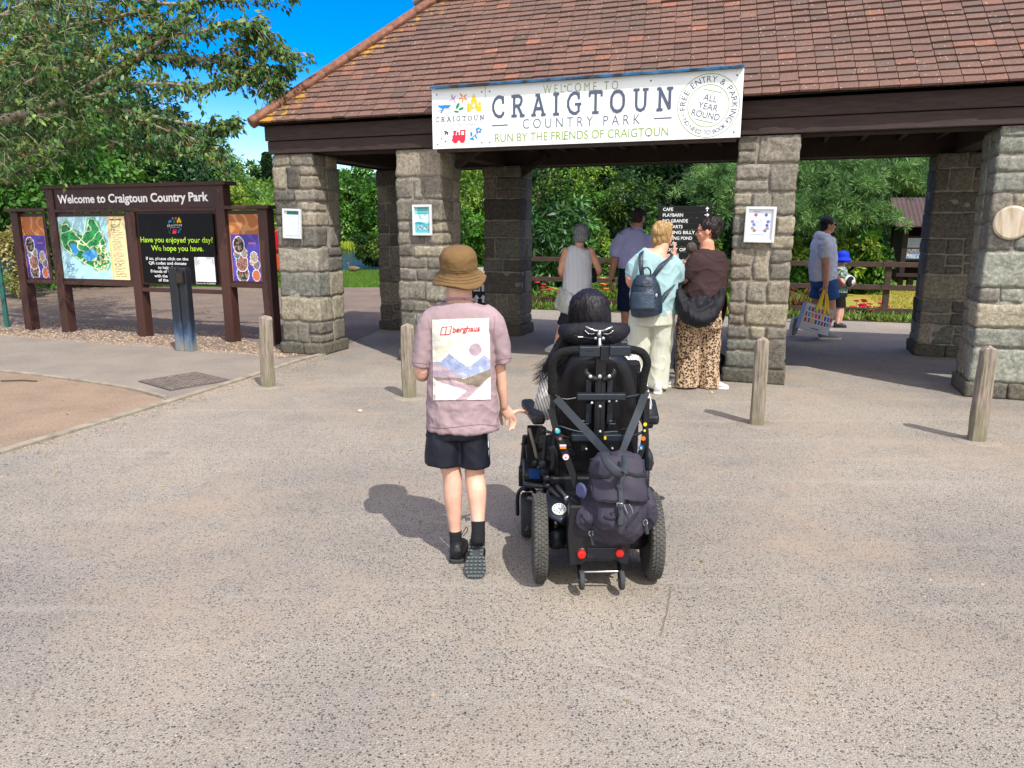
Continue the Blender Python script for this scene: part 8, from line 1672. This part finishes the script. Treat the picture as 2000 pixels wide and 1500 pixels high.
# ---------------------------------------------------------------- the rider
YR = 3.50
rd_ = root('person', W(1155, 930, 3.62), 'long-dark-haired person seated in the powered wheelchair in a striped white top', 'person', 'visitors at the park gate')
b = MB(); limb(b, [(1165, 905, YR+.08, 48, .8), (1165, 850, YR+.06, 46, .7), (1163, 770, YR+.03, 50, .62), (1160, 715, YR+.02, 58, .5), (1156, 690, YR+.02, 36, .7), (1153, 668, YR+.02, 22, 1), (1152, 650, YR+.02, 21, 1)], side=(1, 0, 0)); hr_, ar_ = head(b, W(1151, 612, YR+.02), .205, R(8), R(-4))
limb(b, [(1098, 712, YR, 20), (1078, 750, YR-.01, 16), (1066, 790, YR, 13), (1062, 803, YR+.06, 12), (1058, 801, YR+.2, 10), (1056, 800, YR+.27, 8.5)]); hand(b, W(1056, 800, YR+.27), (0, 1, -.05), (0, .1, 1), .165, s=1)
limb(b, [(1222, 712, YR, 20), (1240, 750, YR-.01, 16), (1250, 792, YR+.0, 13), (1256, 803, YR+.06, 12), (1262, 800, YR+.2, 10), (1264, 798, YR+.27, 8.5)]); hand(b, W(1264, 798, YR+.27), (0, 1, -.05), (0, .1, 1), .165, s=-1)
for x in (1128, 1200):
    p = W(x, 890, YR+.1); b.loft([p, p+Vector((0, .22, .02)), p+Vector((0, .42, .01)), p+Vector((0, .5, -.15)), p+Vector((0, .55, -.33))], [(.075, .07), (.07, .065), (.055, .055), (.05, .05), (.035, .035)], n=14, sub=4); b.loft([p+Vector((0, .5, -.37)), p+Vector((0, .66, -.385))], [(.035, .03), (.04, .02)], n=12)
blob('body', b, sk_b, rd_, .006, 3); eyes(hr_, ar_, .205, rd_)
m_bh = hairmat('long_black_hair', ['#08070a', '#121016', '#262028'], .5, .3); hk = .205
b = MB(); b.ball(hr_(0, -.02, .16), (.43*hk, .47*hk, .42*hk), ar_, n=24, m=14); limb(b, [(1151, 590, YR-.01, 38, 1.0), (1151, 615, YR-.02, 42, .95), (1151, 645, YR-.02, 43, .8), (1150, 672, YR, 43, .7)], side=(1, 0, 0), n=24); limb(b, [(1125, 645, YR-.03, 20, .7), (1106, 672, YR-.07, 20, .6), (1084, 700, YR-.09, 15, .5), (1064, 722, YR-.09, 7, .6)], n=14)
blob('hair', b, m_bh, rd_, .005, 3, disp=lambda p: .0035*noise.noise(Vector((p.x*110+p.z*40, p.y*90, p.z*6)))+.002*noise.noise(Vector((p.x*260, p.y*200, p.z*10))))
def strands(q):
    rg = random.Random(4)
    for i in range(150):
        u = rg.random(); v = rg.gauss(0, 1); a = W(1112+26*u, 655+6*v, YR-.06+rg.uniform(-.04, .03)); m_ = W(1086+24*u+3*v, 692+7*rg.gauss(0, 1), YR-.10+rg.uniform(-.03, .03)); e = W(1042+46*u**1.2+5*v, rg.uniform(712, 752), YR-.09+rg.uniform(-.05, .03)); q.tube([tuple(p) for p in catmull([a, m_, e], 6)], [.0022*(1-.75*k/12) for k in range(13)], 4)
    for i in range(170):
        x = rg.uniform(-1, 1); t = W(1151+12*x, 566+5*abs(x), YR-.02); m_ = W(1151+(40+rg.gauss(0, 1))*x, 602+rg.gauss(0, 4), YR-.02-.088*math.sqrt(max(0, 1-x*x))); e = W(1151+(43+rg.gauss(0, 1.2))*x, 668, YR-.02-.085*math.sqrt(max(0, 1-x*x))); q.tube([tuple(p) for p in catmull([t, m_, e], 5)], .0014, 3)
one('hair_strands', m_bh, strands, rd_, smooth=True)
b = MB(); limb(b, [(1156, 688, YR+.02, 30, .8), (1158, 700, YR+.02, 66, .5), (1162, 770, YR+.03, 60, .62), (1165, 895, YR+.08, 56, .75)], side=(1, 0, 0), cap=.1, n=24); limb(b, [(1100, 706, YR, 26, 1), (1080, 740, YR-.02, 23, 1), (1066, 785, YR-.01, 21, 1), (1062, 806, YR+.04, 19, 1)], cap=.1); limb(b, [(1222, 704, YR, 26, 1), (1238, 740, YR-.02, 23, 1), (1249, 785, YR, 21, 1), (1254, 806, YR+.04, 19, 1)], cap=.1)
blob('striped_top', b, stripes('grey_white_stripe', (.95, 0, .30), 75, ['#56565c', '#d6d4ce'], .24, .05), rd_, .006, 4, disp=folds(.007, 8, (1, 1, .7), 211))
b = MB()
for x in (1128, 1200):
    p = W(x, 890, YR+.1); b.loft([p-Vector((0, .06, 0)), p+Vector((0, .22, .02)), p+Vector((0, .42, .01)), p+Vector((0, .5, -.15)), p+Vector((0, .55, -.30))], [(.088, .08), (.082, .074), (.068, .066), (.062, .062), (.055, .055)], n=14, sub=4, cap=.2)
blob('trousers', b, cloth('dark_navy_cloth', '#171c2c'), rd_, .008, 3, disp=folds(.007, 7, (1, .6, 1), 215))
for x in (1128, 1200): p = W(x, 890, YR+.1); shoe(rd_, (p.x, p.y+.48, .145), (0, 1, 0), .25, m_black_sh, m_sole_d)
# ---------------------------------------------------------------- rucksack slung from the push bar
rk = root('rucksack', W(1205, 960, 3.1), 'slouchy dark purple-navy rucksack hanging by grey straps behind the wheelchair', 'rucksack'); YK = 3.02
m_ruck = M('aubergine_canvas', '#36323f', .72, .14, 6, .35, 220, dist=.003, spec=.3); m_pipe = M('dark_piping', '#17151f', .7)
b = MB(); limb(b, [(1208, 893, YK+.03, 44, .7), (1206, 915, YK+.01, 52, .85), (1204, 960, YK, 56, 1.0), (1203, 1000, YK-.01, 56, 1.1), (1202, 1032, YK, 56, .85), (1202, 1045, YK+.01, 46, .55)], side=(1, 0, 0), n=28, cap=.35)
limb(b, [(1150, 985, YK, 20, 1), (1146, 1010, YK-.02, 24, 1.2), (1150, 1036, YK-.01, 19, .75)], side=(1, 0, 0), n=16); limb(b, [(1254, 962, YK+.02, 18, 1), (1262, 995, YK-.01, 22, 1.2), (1262, 1026, YK, 18, .8)], side=(1, 0, 0), n=16)
limb(b, [(1178, 1010, YK-.10, 24, .6), (1205, 1018, YK-.12, 28, .6), (1228, 1015, YK-.10, 26, .6)], side=(0, 0, 1), n=16)
fk = folds(.012, 8, (1.2, 1, .8), 221); rb = blob('bag', b, m_ruck, rk, .0055, 3, disp=lambda p: fk(p)+.003*noise.noise(p*45)); bvk = bvh_of(rb)
def flap(q):
    nx, ny = 26, 22; V = []
    for j in range(ny+1):
        for i in range(nx+1):
            u, v = i/nx, j/ny; rd = 9*max(0, (v-.82)/.18)**2*(2*abs(u-.5))**6; xl = 1157+6*v; xr = 1251+9*v; x = xl+(xr-xl)*u; y = 893+4*(1-math.sin(math.pi*u))+v*(86-3*abs(u-.5)*2)-rd
            V.append(onto(bvk, x, y, .012+.005*v, fall=W(x, y, YK-.14)))
    q.add(V, [(j*(nx+1)+i, j*(nx+1)+i+1, (j+1)*(nx+1)+i+1, (j+1)*(nx+1)+i) for j in range(ny) for i in range(nx)])
    return V
fb = MB(); FV = flap(fb); fo_ = fb.obj('top_flap', m_ruck, rk, smooth=True); sm = fo_.modifiers.new('m', 'SMOOTH'); sm.iterations = 4; so2 = fo_.modifiers.new('s', 'SOLIDIFY'); so2.thickness = .009; so2.offset = 0
e_ = [FV[j*27] for j in range(23)]+[FV[22*27+i] for i in range(1, 27)]+[FV[j*27+26] for j in range(21, -1, -1)]; one('flap_piping', m_pipe, lambda q: q.tube([p+Vector((0, -.004, 0)) for p in e_], .0042, 6), fo_, smooth=True)
def web(name, pts, wd, parent, off=.02, mat=m_web):
    P = []
    for x, y in pts: P.append(onto(bvk, x, y, off, fall=W(x, y, YK-.15)))
    b = MB(); b.loft([tuple(p) for p in P], [(wd/2*3.1/F, .0028)]*len(P), n=8, sub=3, side=(1, 0, 0) if abs(pts[0][1]-pts[-1][1]) > abs(pts[0][0]-pts[-1][0]) else (0, 0, 1), cap=0); return b.obj(name, mat, parent, smooth=True)
web('webbing', [(1211, 925+i*9) for i in range(12)], 11, rk, .026); web('webbing', [(1160+i*9.5, 931.5-.25*i) for i in range(11)], 9, fo_, .022, M('dark_webbing', '#1f2329', .8, .1, 20, .4, 300))
bk = PB('buckle', (1206, 1005, 1217, 1024), YK-.168, YK-.155, m_pl, rk, .003); PT('metal_ring', [(x, y, YK-.175) for x, y in ((1205, 983), (1216, 983), (1217, 990), (1205, 990), (1205, 983))], .0028, m_met, rk, sub=1)
one('grab_handle', m_web, lambda q: q.loft([W(1176, 888, YK-.09), W(1184, 900, YK-.14), W(1200, 918, YK-.165), W(1214, 925, YK-.165), W(1220, 912, YK-.155), W(1218, 890, YK-.10)], [(.010, .005), (.017, .006), (.021, .007), (.02, .007), (.016, .006), (.011, .005)], n=10, sub=5, side=(1, 0, .7)), rk, smooth=True)
strap('shoulder_strap', [(1086, 778, 3.255), (1120, 815, 3.235), (1160, 858, 3.15), (1192, 893, YK-.03)], 15, rk, m_web); strap('shoulder_strap', [(1262, 764, 3.255), (1245, 810, 3.235), (1226, 855, 3.15), (1212, 893, YK-.03)], 15, rk, m_web)
for x, y in ((1156, 1040), (1258, 1018)):
    p = onto(bvk, x, y, .006, fall=W(x, y, YK-.12)); q_ = lambda dx, dz, dy=0: p+Vector((dx, dy-.004, dz)); cl = one('clip', m_met, lambda b: b.tube([q_(.009*math.cos(a), .013*math.sin(a)) for a in [i*math.pi/6 for i in range(13)]], .0028, 6), rk, smooth=True); one('clip_strap', m_web, lambda b: b.loft([q_(0, .012), q_(.004, -.016), q_(.010, -.05, -.005)], [(.008, .003)]*3, n=8, sub=4), cl, smooth=True)
PT('key_chain', [(1219, 986, YK-.17), (1223, 997, YK-.175), (1226, 1003, YK-.175)], .0022, m_met, rk); PT('key_chain', [(1229, 985, YK-.165), (1234, 994, YK-.165), (1236, 1002, YK-.165)], .0022, m_met, rk)
one('lens_disc', M('violet_lens', '#3a3f6a', .12, .1, 9, 0, spec=.7), lambda b: b.lathe(W(1137, 958, YK-.04), (-.8, -.6, .1), [(.028, 0), (.034, .006), (.026, .012)], 24), rk, smooth=False)
web('pocket_edge', [(1180, 1008), (1188, 1013), (1196, 1014), (1204, 1012)], 3, rk, .004, m_pipe); web('pocket_edge', [(1136, 1005), (1146, 1018), (1158, 1026)], 3, rk, .004, m_pipe); web('pocket_edge', [(1222, 1030), (1236, 1015), (1246, 1000)], 3, rk, .004, m_pipe)
